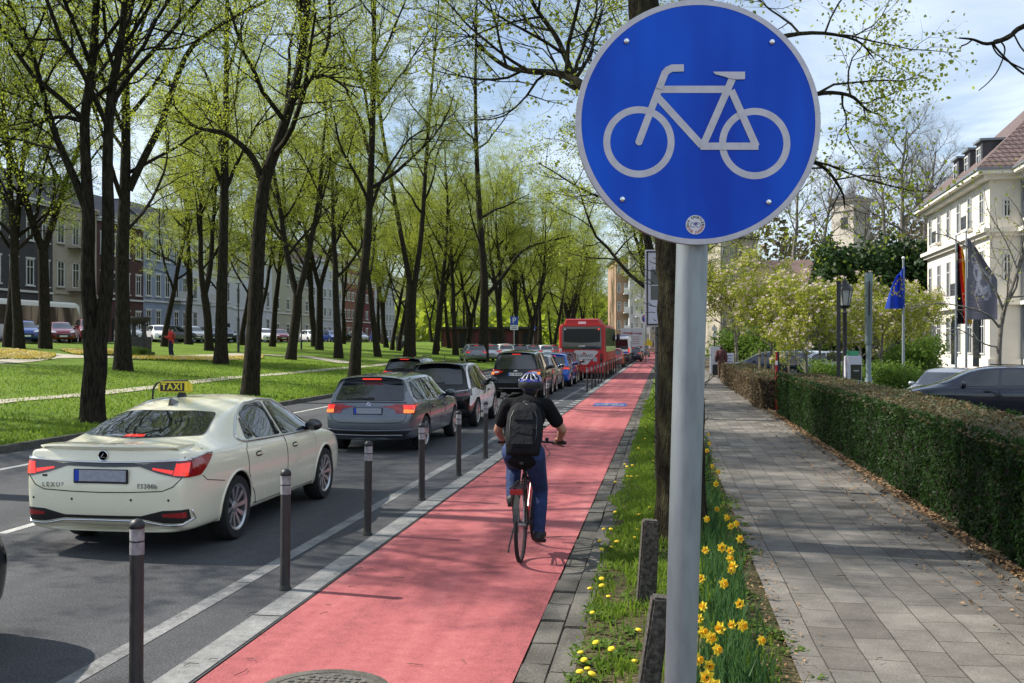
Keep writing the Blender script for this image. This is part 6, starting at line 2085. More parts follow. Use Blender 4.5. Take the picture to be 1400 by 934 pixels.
    for part in wear or []:
        kind, m = part[0], part[1]
        g = part[2] if len(part) > 2 else .012
        b = MB()
        if kind in ('t_shirt', 'jacket'):
            torso(b, g)
            low = hip - Vector((0, 0, .04))
            b.ell(low, (.165 + g, .128 + g, .10 + g), 16, 8, rz=yaw)
            for s in 'LR': arm(b, s, g + (.006 if kind == 'jacket' else .010), 1 if kind == 't_shirt' else 2)
            remeshed(b, kind, m, root, vox, 5)
        elif kind == 'trousers':
            b.ell(hip - Vector((0, 0, .02)), (.165 + g * .6, .125 + g * .6, .14), 16, 8, rz=yaw)
            for s in 'LR': leg(b, s, g + .003, .93)
            remeshed(b, kind, m, root, vox, 4)
        elif kind == 'shoes':
            for s in 'LR':
                b = MB(); foot_(b, s, g)
                a, t = V['an' + s], V['toe' + s]
                remeshed(b, 'shoe', m, root, vox, 2)
    if hair:
        b = MB(); b.ell(hd + Vector((0, 0, .018)) - fw * .014, (.082, .100, .108), 18, 12, rz=yaw)
        b.ell(hd - fw * .035 - Vector((0, 0, .03)), (.074, .07, .075), 14, 8, rz=yaw)
        remeshed(b, 'hair', M_hair, root, max(vox, .008), 2)
    return body

# ---------------------------------------------------------------- bicycle and its rider
rx0, ry0 = gp(712, 770)
bike = thing('bicycle', 'black trekking bicycle with rear rack and red reflector under the cyclist', 'bicycle', (rx0, ry0, .006))
M_frame = mat('bike_frame', (.012, .012, .014), .25, coat=.6)
M_framered = mat('bike_frame_red', (.45, .015, .015), .25, coat=.6)
M_spoke = mat('spoke_steel', (.35, .35, .36), .3, .9)
WR = .345
def bike_wheel(name, y):
    w = MB(); n = 48
    vs, fs = [], []
    for i in range(n):
        a = 2 * PI * i / n
        for k in range(10):
            c = 2 * PI * k / 10; r = WR - .019 + .019 * math.cos(c)
            vs.append((.019 * math.sin(c), y + r * math.cos(a), WR + r * math.sin(a)))
    for i in range(n):
        j = (i + 1) % n
        for k in range(10):
            l = (k + 1) % 10; fs.append((i * 10 + k, i * 10 + l, j * 10 + l, j * 10 + k))
    w.add(vs, fs)
    t = w.build('wheel', M_tyre, bike, smooth=180)
    r = MB(); r.lathe([(WR - .040, -.010), (WR - .032, -.012), (WR - .032, .012), (WR - .040, .010)], 48, (0, y, WR), 'X', close=True); r.build('rim', M_alloyd, t, smooth=40)
    s = MB()
    for i in range(28):
        a = 2 * PI * i / 28; sd = .028 if i % 2 else -.028
        s.tube([(sd, y + .02 * math.cos(a + .8), WR + .02 * math.sin(a + .8)), (0, y + (WR - .036) * math.cos(a), WR + (WR - .036) * math.sin(a))], .0013, 4)
    s.tube([(-.055, y, WR), (.055, y, WR)], .018, 10)
    s.build('spokes', M_spoke, t)
    return t
bike_wheel('rear', 0.0); bike_wheel('front', 1.06)
BB = Vector((0, .44, .29)); ST = Vector((0, .25, .84)); HT = Vector((0, .84, .88)); HB = Vector((0, .90, .68))
b = MB()
b.use(M_frame)
b.tube([BB, ST], .017, 10); b.tube([HT, HB], .019, 10)
b.tube([ST + (BB - ST) * .12, HT + (HB - HT) * .2], .016, 10)
for s in (-1, 1):
    b.tube([BB + Vector((s * .03, 0, 0)), Vector((s * .06, 0, WR))], .010, 8)
    b.tube([ST + (BB - ST) * .1 + Vector((s * .015, 0, 0)), Vector((s * .06, 0, WR))], .009, 8)
b.use(M_framered); b.tube([BB, HB + (HT - HB) * .3], .020, 10)
b.build('frame', None, bike, smooth=40)
b = MB()
for s in (-1, 1): b.tube([HB + Vector((s * .045, 0, -.02)), Vector((s * .05, 1.02, .5)), Vector((s * .055, 1.06, WR))], [.017, .014, .010], 8)
b.box((0, .905, .665), (.13, .05, .03)); b.build('fork', M_frame, bike, smooth=40)
GZ, GY = 1.035, .80
b = MB(); b.tube([HT, (0, .83, 1.0), (0, .86, 1.04)], .015, 8)
b.tube([(-.33, GY - .02, GZ), (-.18, GY + .02, GZ), (0, GY + .06, GZ + .005), (.18, GY + .02, GZ), (.33, GY - .02, GZ)], .012, 10)
hb = b.build('handlebar', M_frame, bike, smooth=50)
for s in (-1, 1):
    MB().tube([(s * .215, GY + .013, GZ), (s * .345, GY - .023, GZ)], .017, 10).build('grip', M_black, hb, smooth=50)
    MB().tube([(s * .19, GY + .03, GZ - .01), (s * .24, GY + .075, GZ - .03), (s * .32, GY + .06, GZ - .045)], .006, 6).build('brake_lever', M_black, hb, smooth=50)
    MB().box((s * .15, GY + .02, GZ + .03), (.035, .05, .03)).build('shifter', M_black, hb, bevel=.006)
MB().tube([(.12, GY + .03, GZ - .03), (.17, GY + .14, GZ - .12), (.05, .95, .75)], .004, 5).build('brake_cable', M_black, hb)
MB().box((.03, GY + .07, GZ + .045), (.05, .06, .035)).build('bell', M_black, hb, bevel=.01)
b = MB(); b.tube([ST, (0, .225, .94)], .013, 8); b.build('seat_post', M_alloyd, bike)
b = MB(); b.ell((0, .14, .965), (.085, .10, .032), 16, 8); b.ell((0, .27, .968), (.035, .12, .026), 14, 8)
remeshed(b, 'saddle', M_black, bike, .008, 4)
MB().box((0, .055, .925), (.05, .03, .05)).build('saddle_lamp', M_alloyd, bike, bevel=.008)
b = MB()
for s in (-1, 1):
    b.tube([(s * .055, .20, .73), (s * .065, -.26, .72)], .006, 6); b.tube([(s * .065, -.05, .72), (s * .065, 0, WR)], .005, 6); b.tube([(s * .065, -.18, .72), (s * .065, 0, WR)], .005, 6)
for k in range(5): b.tube([(-.06, .16 - .1 * k, .727), (.06, .16 - .1 * k, .727)], .005, 6)
b.build('rear_rack', M_frame, bike)
MB().box((0, -.27, .69), (.12, .03, .05)).build('rear_reflector', M_red, bike, bevel=.006)
b = MB(); n = 14
for i in range(n):
    a0, a1 = R(35 + 130 * i / n), R(35 + 130 * (i + 1) / n); r = WR + .02
    b.box((0, r * math.cos((a0 + a1) / 2) * 1.0, WR + r * math.sin((a0 + a1) / 2)), (.05, .062, .004), rx=(a0 + a1) / 2 - PI / 2)
b.build('mudguard', M_black, bike)
b = MB(); b.lathe([(.085, .058), (.085, .064), (.05, .064), (.05, .058)], 24, (0, BB.y, BB.z), 'X', close=True)
b.tube([(-.07, BB.y, BB.z), (.07, BB.y, BB.z)], .018, 10)
b.tube([(.075, BB.y, BB.z), (.085, BB.y + .01, BB.z - .17)], .010, 8); b.tube([(-.075, BB.y, BB.z), (-.085, BB.y - .01, BB.z + .17)], .010, 8)
b.tube([(.06, BB.y, BB.z + .085), (.055, .0, WR + .045)], .005, 5); b.tube([(.06, BB.y, BB.z - .085), (.055, 0, WR - .07)], .005, 5)
ck = b.build('crank', M_alloyd, bike)
MB().box((.135, BB.y + .01, BB.z - .17), (.095, .085, .022)).build('pedal', M_black, bike, bevel=.004)
MB().box((-.135, BB.y - .01, BB.z + .17), (.095, .085, .022)).build('pedal', M_black, bike, bevel=.004)
MB().tube([(-.06, .02, WR), (-.10, -.06, .16), (-.105, -.07, .10)], .008, 6).build('kickstand', M_frame, bike)
MB().lathe([(.045, .05), (.045, .062), (.02, .062)], 16, (0, 0, WR), 'X').build('sprocket', M_alloyd, bike)

cyc = thing('person', 'cyclist in black t-shirt, blue jeans and helmet riding away on the red lane', 'person', (rx0, ry0, .006))
figure(cyc, dict(hipL=(-.095, .17, 1.00), hipR=(.095, .17, .99), shL=(-.185, .44, 1.42), shR=(.185, .44, 1.42), head=(.02, .555, 1.60), face=(.04, 1, -.05),
    elL=(-.30, .52, 1.18), wrL=(-.285, .70, 1.075), gripL=(-.28, GY - .005, GZ), elR=(.335, .52, 1.19), wrR=(.290, .70, 1.085), gripR=(.28, GY - .005, GZ),
    knL=(-.145, .56, .83), anL=(-.135, .36, .535), toeL=(-.14, .51, .505), knR=(.125, .47, .62), anR=(.125, .36, .20), toeR=(.135, .52, .170)), .0075,
    [('t_shirt', M_tee, .011), ('trousers', M_jeans, .014), ('shoes', M_shoe, .012)])
# helmet with vents (worn: a part of the rider)
M_helm = mat('helmet_blue', (.02, .03, .42), .25, coat=.6)
M_helmw = mat('helmet_white', (.70, .70, .75), .25, coat=.5)
hc = Vector((.02, .55, 1.645))
b = MB(); b.ell((hc.x, hc.y, hc.z), (.118, .152, .098), 24, 14)
hm = b.build('helmet', M_helm, cyc, smooth=180)
b = MB(); b.lathe([(.112, -.062), (.120, -.03), (.120, -.005), (.116, .010)], 28, (hc.x, hc.y, hc.z), caps=False)
for v in range(len(b.v)): b.v[v] = (b.v[v][0], hc.y + (b.v[v][1] - hc.y) * 1.32, b.v[v][2])
b.build('helmet_shell', M_black, hm, smooth=60)
def onhelm(u, v, o=1.03):
    a, e = R(u), R(v)
    return Vector((hc.x + .118 * o * math.cos(e) * math.sin(a), hc.y - .152 * o * math.cos(e) * math.cos(a), hc.z + .098 * o * math.sin(e)))
for (ua, va, ub, vb) in ((-55, 12, -40, 55), (-22, 10, -18, 60), (22, 10, 18, 60), (55, 12, 40, 55), (0, 22, 0, 68)):
    b = MB(); pts = [onhelm(ua + (ub - ua) * t / 4, va + (vb - va) * t / 4, 1.0) for t in range(5)]
    b.tube(pts, [.006, .014, .016, .012, .004], 8); b.build('vent', M_gap, hm, smooth=180)
for (ua, va, ub, vb) in ((-70, 8, -38, 30), (-38, 12, -30, 62), (-12, 14, -8, 66), (12, 14, 8, 66), (38, 12, 30, 62), (70, 8, 38, 30), (-30, 10, -8, 24), (30, 10, 8, 24)):
    b = MB(); pts = [onhelm(ua + (ub - ua) * t / 4, va + (vb - va) * t / 4, 1.01) for t in range(5)]
    b.tube(pts, [.003, .007, .008, .007, .002], 6); b.build('white_stripe', M_helmw, hm, smooth=180)
# backpack
M_pack = mat('black_nylon', (.006, .0065, .008), .85, bump=(18, .5, .02), spec=.25, col2=(.010, .0105, .013), nscale=10)
M_pack2 = mat('black_nylon_trim', (.025, .026, .03), .45)
pk_ = thing('backpack', 'large black backpack on the back of the cyclist', 'backpack', (rx0 + .01, ry0 + .165, 1.22))
pk_.rotation_euler = (R(-25), 0, 0); pk_.scale = (.95, .9, .92); pk_.location.z += .02
b = MB()
secs = [(-.30, .13, .05), (-.28, .165, .075), (-.10, .185, .095), (.08, .178, .09), (.20, .15, .075), (.26, .10, .045)]
prev = None
for z, hw, hd_ in secs:
    ring = []
    for k in range(20):
        a = 2 * PI * k / 20; c, s = math.cos(a), math.sin(a)
        ring.append((hw * math.copysign(abs(c) ** .6, c), -.0 + hd_ * math.copysign(abs(s) ** .7, s), z))
    base = len(b.v); b.v += ring
    if prev is not None:
        for k in range(20): b.f.append((prev + k, prev + (k + 1) % 20, base + (k + 1) % 20, base + k)); b.mi.append(0)
    prev = base
b.f += [tuple(range(20))[::-1], tuple(prev + k for k in range(20))]; b.mi += [0, 0]
mainp = b.build('main_bag', M_pack, pk_, smooth=60)
b = MB(); b.box((0, -.085, -.12), (.26, .06, .24), taper=.9); b.build('front_pocket', M_pack, pk_, smooth=60, bevel=.022)
b = MB(); b.box((0, -.078, .095), (.23, .05, .13), taper=.85); b.build('top_pocket', M_pack, pk_, smooth=60, bevel=.018)
for s in (-1, 1):
    b = MB(); b.tube([(s * .10, -.075, -.26), (s * .135, -.08, -.10), (s * .13, -.078, .08), (s * .09, -.06, .20), (0, -.05, .245)], .006, 6); b.build('seam_piping', M_pack2, pk_, smooth=180)
    b = MB(); b.tube([(s * .09, .06, .20), (s * .115, .12, .27), (s * .13, .20, .22), (s * .14, .23, .10), (s * .15, .17, -.08)], [.022, .024, .024, .022, .016], 8); b.build('shoulder_strap', M_pack, pk_, smooth=180)
MB().tube([(-.03, .02, .255), (-.025, .02, .295), (.025, .02, .295), (.03, .02, .255)], .007, 6).build('carry_handle', M_pack2, pk_, smooth=180)
MB().tube([(-.105, -.128, -.05), (0, -.140, -.035), (.105, -.128, -.05)], .004, 5).build('zip', M_pack2, pk_)

# ---------------------------------------------------------------- people on foot
def walking(stride=.22, lean=.03, arm=.12):
    return dict(hipL=(-.09, 0, .93), hipR=(.09, 0, .93), shL=(-.20, lean, 1.44), shR=(.20, lean, 1.44), head=(0, lean + .03, 1.645), face=(0, 1, -.1),
        elL=(-.27, lean - .06 - arm * .2, 1.16), wrL=(-.265, lean + arm * .5, .92), elR=(.27, lean - .06 + arm * .1, 1.16), wrR=(.265, lean - arm * .6, .92),
        knL=(-.09, .16, .50), anL=(-.09, stride - .02, .085), toeL=(-.095, stride + .14, .04), knR=(.09, .03, .49), anR=(.09, -stride, .11), toeR=(.095, -stride + .13, .035))
M_winejacket = mat('dark_red_jacket', (.085, .022, .020), .8, col2=(.05, .018, .018), nscale=9)
M_khaki = mat('khaki_trousers', (.13, .085, .055), .85, col2=(.09, .055, .04), nscale=9)
M_redjacket = mat('red_jacket', (.60, .035, .025), .7)
M_bluetr = mat('dark_blue_trousers', (.015, .02, .045), .85)
wx, wy = at(986, 55.5)
wm = thing('person', 'walking person in dark red jacket and brown trousers on the pavement, seen from behind', 'person', (wx, wy, .06), 0)
figure(wm, walking(), .016, [('jacket', M_winejacket, .03), ('trousers', M_khaki, .022), ('shoes', M_shoe, .014)])
x, y = lawn_pt(234, 490)
rj = thing('person', 'person in red jacket and dark trousers standing in the park looking at a phone', 'person', (x, y, lawn_z(x, y)), R(100))
figure(rj, dict(hipL=(-.09, 0, .93), hipR=(.09, 0, .93), shL=(-.19, .02, 1.43), shR=(.19, .02, 1.43), head=(0, .06, 1.62), face=(0, 1, -.35),
    elL=(-.24, .06, 1.15), wrL=(-.09, .28, 1.20), elR=(.24, .06, 1.15), wrR=(.08, .28, 1.20), knL=(-.09, .05, .50), anL=(-.09, .02, .085), toeL=(-.10, .17, .04), knR=(.10, .0, .50), anR=(.11, -.08, .085), toeR=(.13, .07, .04)), .016,
    [('jacket', M_redjacket, .03), ('trousers', M_bluetr, .016), ('shoes', M_shoe, .012)])
ph = thing('phone', 'small dark phone held by the person in the red jacket', 'phone', (x, y, lawn_z(x, y)), R(100))
MB().box((0, .345, 1.245), (.075, .012, .14), rx=-.7).build('case', M_black, ph, bevel=.005)
MB().box((0, .338, 1.248), (.066, .004, .125), rx=-.7).build('screen', M_glass, ph)
rp = thing('backpack', 'small red-brown backpack of the person in the red jacket', 'backpack', (x, y, lawn_z(x, y)), R(100))
b = MB(); b.ell((0, -.17, 1.24), (.13, .085, .20), 16, 10); b.build('main_bag', mat('rust_nylon', (.22, .05, .03), .7), rp, smooth=180)
b = MB(); b.ell((0, -.24, 1.17), (.09, .04, .10), 14, 8); b.build('front_pocket', mat('rust_nylon', (.22, .05, .03), .7), rp, smooth=180)
for i, (px, py, lab, c1, rz) in enumerate(((543, 476.5, 'far person in dark clothes walking in the park, left of a pair', (.02, .02, .025), 2.6), (550, 476.5, 'far person in pale top walking in the park, right of a pair', (.5, .48, .46), 2.9))):
    x, y = lawn_pt(px, py)
    p = thing('person', lab, 'person', (x, y, lawn_z(x, y)), rz)
    figure(p, walking(), .025, [('jacket', mat('coat_%d' % i, c1, .8), .03), ('trousers', M_bluetr, .02), ('shoes', M_shoe, .014)])
# ================================================================ buildings
M_pane = mat('window_pane', (.02, .025, .03), .06, spec=.7)
M_wframe = mat('window_frame_white', (.62, .62, .60), .5)
M_rooftile = mat('roof_tile', (.10, .062, .052), .8, col2=(.15, .10, .085), nscale=3, bump=(6, .6, .06))
M_slate = mat('slate', (.035, .035, .042), .7, col2=(.06, .058, .065), nscale=2)
M_zinc = mat('zinc', (.20, .22, .24), .5, .4)

_win_cache = {}
def window(parent, loc, rz, w, h, frame=M_wframe, sill=None, bars=True):
    """casement with frame, pane and sill; local x along the wall, outward = -y"""
    key = (round(w, 2), round(h, 2), frame.name, sill.name if sill else '', bars)
    if key in _win_cache:
        o = copy_tree(_win_cache[key], parent)
    else:
        b = MB(); t = .09
        b.box((-w / 2 + t / 2, -.03, h / 2), (t, .10, h)); b.box((w / 2 - t / 2, -.03, h / 2), (t, .10, h))
        b.box((0, -.03, t / 2), (w - 2 * t, .10, t)); b.box((0, -.03, h - t / 2), (w - 2 * t, .10, t))
        if bars:
            b.box((0, -.025, h / 2), (.07, .07, h - 2 * t)); b.box((0, -.024, h * .70), (w - 2 * t, .06, .06))
        if sill: b.use(frame); b.use(sill); b.box((0, -.09, -.06), (w + .24, .2, .12)); b.box((0, -.07, h + .09), (w + .2, .14, .16)); b.mats = [frame, sill]; b.mi = [0 if i < len(b.mi) - 12 else 1 for i in range(len(b.mi))]
        o = b.build('window', frame, parent)
        g = MB().box((0, -.012, h / 2), (w - .1, .03, h - .1)).build('pane', M_pane, o)
        _win_cache[key] = o
    o.parent = parent
    o.location = loc; o.rotation_euler = (0, 0, rz)
    return o

def house(label, y0, y1, wallm, storeys, hs, nwin, ww, wh, x=-60.0, trim=M_wframe, roofm=M_slate, roof_h=3.0, frame=M_wframe, grp='houses along the left side street', balcony=None, base=None, door=None):
    """one house of the left-hand row; its front looks to +x"""
    z0 = park_z(-60) + .1
    L = y1 - y0; H = storeys * hs + .8
    root = thing('house', label, 'house', (x, (y0 + y1) / 2, z0), 0, grp)
    MB().box((-6, 0, H / 2), (12, L - .02, H)).build('wall', wallm, root)
    MB().prism([(-12.1, H), (.35, H), (-3, H + roof_h), (-9, H + roof_h)], -L / 2, L / 2, 'Y').build('roof', roofm, root)
    b = MB(); b.box((.16, 0, H - .12), (.5, L - .05, .22)); b.box((.10, 0, H - .38), (.3, L - .05, .18)); b.box((.06, 0, hs + .45), (.16, L - .05, .2)); b.build('cornice', trim, root)
    if base: MB().box((.04, 0, .55), (.12, L - .06, 1.1)).build('plinth', base, root)
    for s in range(storeys):
        for k in range(nwin):
            yy = -L / 2 + L * (k + .5) / nwin
            if s == 0 and door == k:
                d = MB().box((.03, yy, 1.25), (.12, 1.3, 2.5)).build('door', M_dark, root)
                MB().box((.10, yy + .45, 1.1), (.05, .05, .2)).build('handle', M_alloy, d)
                continue
            window(root, (.0, yy, .8 + s * hs + .25), PI / 2, ww, wh, frame, trim)
    if balcony:
        for s, k in balcony:
            yy = -L / 2 + L * (k + .5) / nwin; zz = .8 + s * hs
            bo = MB().box((.6, yy, zz), (1.2, ww + 1.6, .2)).build('balcony', trim, root)
            b = MB(); b.box((1.15, yy, zz + 1.0), (.08, ww + 1.6, .08))
            for i in range(int((ww + 1.6) / .22)): b.box((1.15, yy - (ww + 1.5) / 2 + .22 * i, zz + .55), (.07, .07, .9))
            b.build('balustrade', trim, bo)
    return root

M_wgrey = mat('dark_render', (.060, .056, .058), .9, col2=(.045, .042, .044), nscale=1)
M_wcream = mat('cream_stone', (.42, .37, .29), .85, col2=(.34, .30, .24), nscale=1)
M_wbrick = mat('red_brick', (.085, .036, .03), .9, col2=(.06, .028, .024), nscale=3)
M_wblue = mat('pale_blue_stucco', (.27, .32, .42), .85, col2=(.22, .26, .34), nscale=1)
M_wwhite = mat('white_stucco', (.55, .56, .58), .85)
M_wbeige = mat('beige_render', (.40, .38, .28), .9)
M_wpale = mat('pale_render', (.46, .46, .48), .9)
M_worange = mat('orange_brick', (.22, .09, .055), .9)
M_wred = mat('wine_render', (.13, .03, .035), .9)
def yat(px): # where the line of house fronts is crossed by a pixel column
    ax = (px - 700) / 1400 * CS - SN; t = -60.0 / ax
    return t * ((px - 700) / 1400 * SN + CS)
e = [yat(p) for p in (-70, 72, 132, 196, 258, 318, 372, 425, 468, 490, 512, 540)]
house('dark grey rendered house with tall white windows behind the white coach', e[0], e[1], M_wgrey, 3, 4.3, 6, 1.15, 2.5)
house('cream stone house with ornate balconies between dark house and brick house', e[1], e[2], M_wcream, 3, 4.4, 3, 1.2, 2.6, trim=M_wcream, balcony=[(1, 1), (2, 1)], door=0)
house('narrow red brick house behind the straight dark tree', e[2], e[3], M_wbrick, 3, 4.2, 4, 1.1, 2.3, door=1)
house('pale blue stucco house with white trim and balcony', e[3], e[4], M_wblue, 3, 4.3, 5, 1.15, 2.6, balcony=[(1, 3)], base=M_wgrey, door=2)
house('white-trimmed stucco house with stone balcony right of the pale blue one', e[4], e[5], M_wwhite, 3, 4.4, 4, 1.15, 2.7, balcony=[(1, 1)], base=M_wblue, door=3)
house('white house with blue grey ground floor behind the stout leaning tree', e[5], e[6], M_wwhite, 3, 4.2, 4, 1.1, 2.3, base=M_wblue)
house('beige rendered house left of the pale house', e[6], e[7], M_wbeige, 3, 4.0, 4, 1.3, 1.7, roofm=M_rooftile)
house('plain pale house with rows of small windows', e[7], e[8], M_wpale, 4, 3.4, 6, 1.2, 1.5, roofm=M_rooftile)
house('orange brick house far down the left row', e[8], e[9], M_worange, 4, 3.4, 4, 1.3, 1.5, roofm=M_rooftile)
house('wine red house far down the left row', e[9], e[10], M_wred, 4, 3.4, 3, 1.3, 1.5, roofm=M_rooftile)
house('grey white house at the far end of the left row', e[10], e[11], M_wpale, 4, 3.3, 6, 1.3, 1.5)
kx, ky = at(672, 150)
kiosk = thing('park_pavilion', 'low dark red pavilion between the trunks behind the parking sign', 'pavilion', (kx, ky, lawn_z(kx, ky)))
MB().box((0, 0, 1.5), (14, 5, 3.0)).build('wall', M_wbrick, kiosk)
MB().box((0, 0, 3.15), (15, 6, .3)).build('roof', M_slate, kiosk)
for k in range(6): MB().box((-5.8 + 2.3 * k, -2.52, 1.4), (1.5, .06, 2.4)).build('door', M_dark if k % 2 else M_wred, kiosk)

# ---------------------------------------------------------------- the pale hotel on the right
M_hotel = mat('hotel_plaster', (.72, .68, .60), .85, col2=(.66, .62, .54), nscale=.8)
M_hoteltrim = mat('hotel_trim', (.72, .68, .60), .8)
M_curt = mat('curtained_pane', (.22, .23, .24), .12, col2=(.06, .07, .08), nscale=1.2)
M_iron2 = mat('balcony_iron', (.12, .13, .15), .5, .3)
hx0, hy0 = at(1353, 70); hx1, hy1 = at(1268, 90.5)
ang = math.atan2(hx1 - hx0, hy1 - hy0)          # the long front runs away from us
hotel = thing('hotel', 'pale cream hotel with balconies, cornices and a tiled hipped roof', 'hotel', (hx0, hy0, -.05), -ang)
LF = math.hypot(hx1 - hx0, hy1 - hy0)
EH = 13.6
MB().prism([(0, 0), (0, LF), (16, LF), (16, 0)], 0, EH, 'Z').build('wall', M_hotel, hotel)
MB().prism([(2.2, -9), (2.2, -.01), (16, -.01), (16, -9)], 0, EH + .02, 'Z').build('wall', M_hotel, hotel)
# eaves, string courses and plinth
def band(z, dz, out, name, m):
    b = MB()
    b.prism([(-out, -out), (-out, LF + out), (.5, LF + out), (.5, -out)], z, z + dz, 'Z')
    b.prism([(.5, -out), (.5, .4), (2.2 - out - .002, .4), (2.2 - out - .002, -out)], z, z + dz, 'Z')
    b.prism([(2.2 - out, -9 - out), (2.2 - out, .39), (2.7, .39), (2.7, -9 - out)], z, z + dz, 'Z')
    return b.build(name, m, hotel)
band(EH - .15, .25, .95, 'eaves', M_hoteltrim); band(EH - .45, .3, .5, 'cornice', M_hoteltrim); band(EH + .10, .16, 1.05, 'gutter', M_zinc)
band(9.55, .28, .5, 'string_course', M_hoteltrim); band(9.3, .25, .28, 'string_course', M_hoteltrim)
band(4.6, .25, .35, 'string_course', M_hoteltrim); band(0, .9, .12, 'plinth', M_hoteltrim)
# hipped tiled roof (main range and the projecting wing)
b = MB(); zz = EH + .27
b.add([(-1.0, -1.0, zz), (17, -1, zz), (17, LF + 1, zz), (-1, LF + 1, zz), (7.5, 7.0, zz + 8.2), (7.5, LF - 6, zz + 8.2)], [(0, 1, 4), (1, 2, 5, 4), (2, 3, 5), (3, 0, 4, 5), (3, 2, 1, 0)])
M_tilew = bpy.data.materials.new('pantile'); M_tilew.use_nodes = True
nt = M_tilew.node_tree; bs = nt.nodes['Principled BSDF']; bs.inputs['Roughness'].default_value = .75
tc = nt.nodes.new('ShaderNodeTexCoord'); brk = nt.nodes.new('ShaderNodeTexBrick')
sx_ = nt.nodes.new('ShaderNodeSeparateXYZ'); ad = nt.nodes.new('ShaderNodeMath'); ad.operation = 'ADD'; cbx = nt.nodes.new('ShaderNodeCombineXYZ')
nt.links.new(tc.outputs['Object'], sx_.inputs[0]); nt.links.new(sx_.outputs['X'], ad.inputs[0]); nt.links.new(sx_.outputs['Y'], ad.inputs[1])
nt.links.new(ad.outputs[0], cbx.inputs['X']); nt.links.new(sx_.outputs['Z'], cbx.inputs['Y'])
nt.links.new(cbx.outputs[0], brk.inputs['Vector'])
brk.inputs['Scale'].default_value = 1; brk.inputs['Brick Width'].default_value = .42; brk.inputs['Row Height'].default_value = .34; brk.inputs['Mortar Size'].default_value = .05; brk.inputs['Mortar Smooth'].default_value = .6
brk.inputs['Color1'].default_value = (.13, .085, .075, 1); brk.inputs['Color2'].default_value = (.19, .13, .115, 1); brk.inputs['Mortar'].default_value = (.035, .025, .024, 1)
nt.links.new(brk.outputs['Color'], bs.inputs['Base Color'])
bp = nt.nodes.new('ShaderNodeBump'); bp.invert = True; bp.inputs['Strength'].default_value = .8; bp.inputs['Distance'].default_value = .08
nt.links.new(brk.outputs['Fac'], bp.inputs['Height']); nt.links.new(bp.outputs[0], bs.inputs['Normal'])
b.build('roof', M_tilew, hotel)
b = MB(); b.add([(1.2, -10, zz), (17, -10, zz), (17, 3, zz), (1.2, 3, zz), (9, -1.5, zz + 8.0), (9, 3, zz + 8.0)], [(0, 1, 4), (1, 2, 5, 4), (2, 3, 5), (3, 0, 4, 5), (3, 2, 1, 0)])
b.build('roof', M_tilew, hotel)
# dormers on the long front
for k in range(3):
    yk_ = 3.6 + 3.6 * k
    d = MB().box((1.9, yk_, EH + 1.55), (3.4, 1.7, 2.4)).build('dormer', M_slate, hotel)
    MB().box((1.9, yk_, EH + 2.83), (3.8, 2.05, .16)).build('dormer_roof', M_zinc, d)
    window(d, (.19, yk_, EH + .65), -PI / 2, 1.15, 1.75)
# windows of the long front (outward = -x, so turned a quarter)
def hwin(px_, py_, z, rz, w, h, balc=False):
    o = window(hotel, (px_, py_, z), rz, w, h, M_wframe, None, True)
    if balc:
        c, s = math.cos(rz), math.sin(rz)
        bo = MB().box((px_ + .25 * s, py_ - .25 * c, z - .12), (w + .5, .5, .16), rz=rz).build('balcony', M_hoteltrim, hotel)
        b = MB()
        for t in (.02, .5, .98): b.box((px_ + .46 * s, py_ - .46 * c, z + .95 * t), (w + .4, .04, .04), rz=rz)
        n = int((w + .4) / .13)
        for i in range(n + 1):
            q = -(w + .4) / 2 + (w + .4) * i / n
            b.box((px_ + .46 * s + q * c, py_ - .46 * c + q * s, z + .48), (.035, .035, .95), rz=rz)
        b.build('railing', M_iron2, bo)
nw = 6
for k in range(nw):
    yk_ = 1.9 + (LF - 3.4) * k / (nw - 1)
    hwin(-.01, yk_, 10.35, -PI / 2, 1.15, 2.35, k in (1, 4))
    hwin(-.01, yk_, 5.6, -PI / 2, 1.15, 2.9, k in (2, 5))
    o = window(hotel, (-.01, yk_, 1.2), -PI / 2, 1.4, 2.8)
for k in range(2):
    b = MB()
    yk_ = 3.2 + 7 * k
    pts = [(-.9 * math.cos(PI * i / 12), 3.0 + .9 * math.sin(PI * i / 12)) for i in range(13)] + [(.9, 0), (-.9, 0)]
    pts = pts[::-1]
    b.prism([(yk_ + p[0], p[1] + .3) for p in pts], -.13, .05, 'X'); b.build('arched_window', M_pane, hotel)
# windows of the projecting wing
for yk_ in (-2.2, -4.6, -7.0):
    for z, h, bl_ in ((10.35, 2.35, True), (5.6, 2.9, False), (1.2, 2.8, False)):
        hwin(2.19, yk_, z, -PI / 2, 1.2, h, bl_)
for z, h in ((10.6, 1.2), (6.2, 1.9)):
    window(hotel, (1.1, -.01, z), 0, .5, h)
b = MB(); b.tube([(2.05, -.14, EH), (2.05, -.14, 0)], .07, 8); b.build('downpipe', M_zinc, hotel)

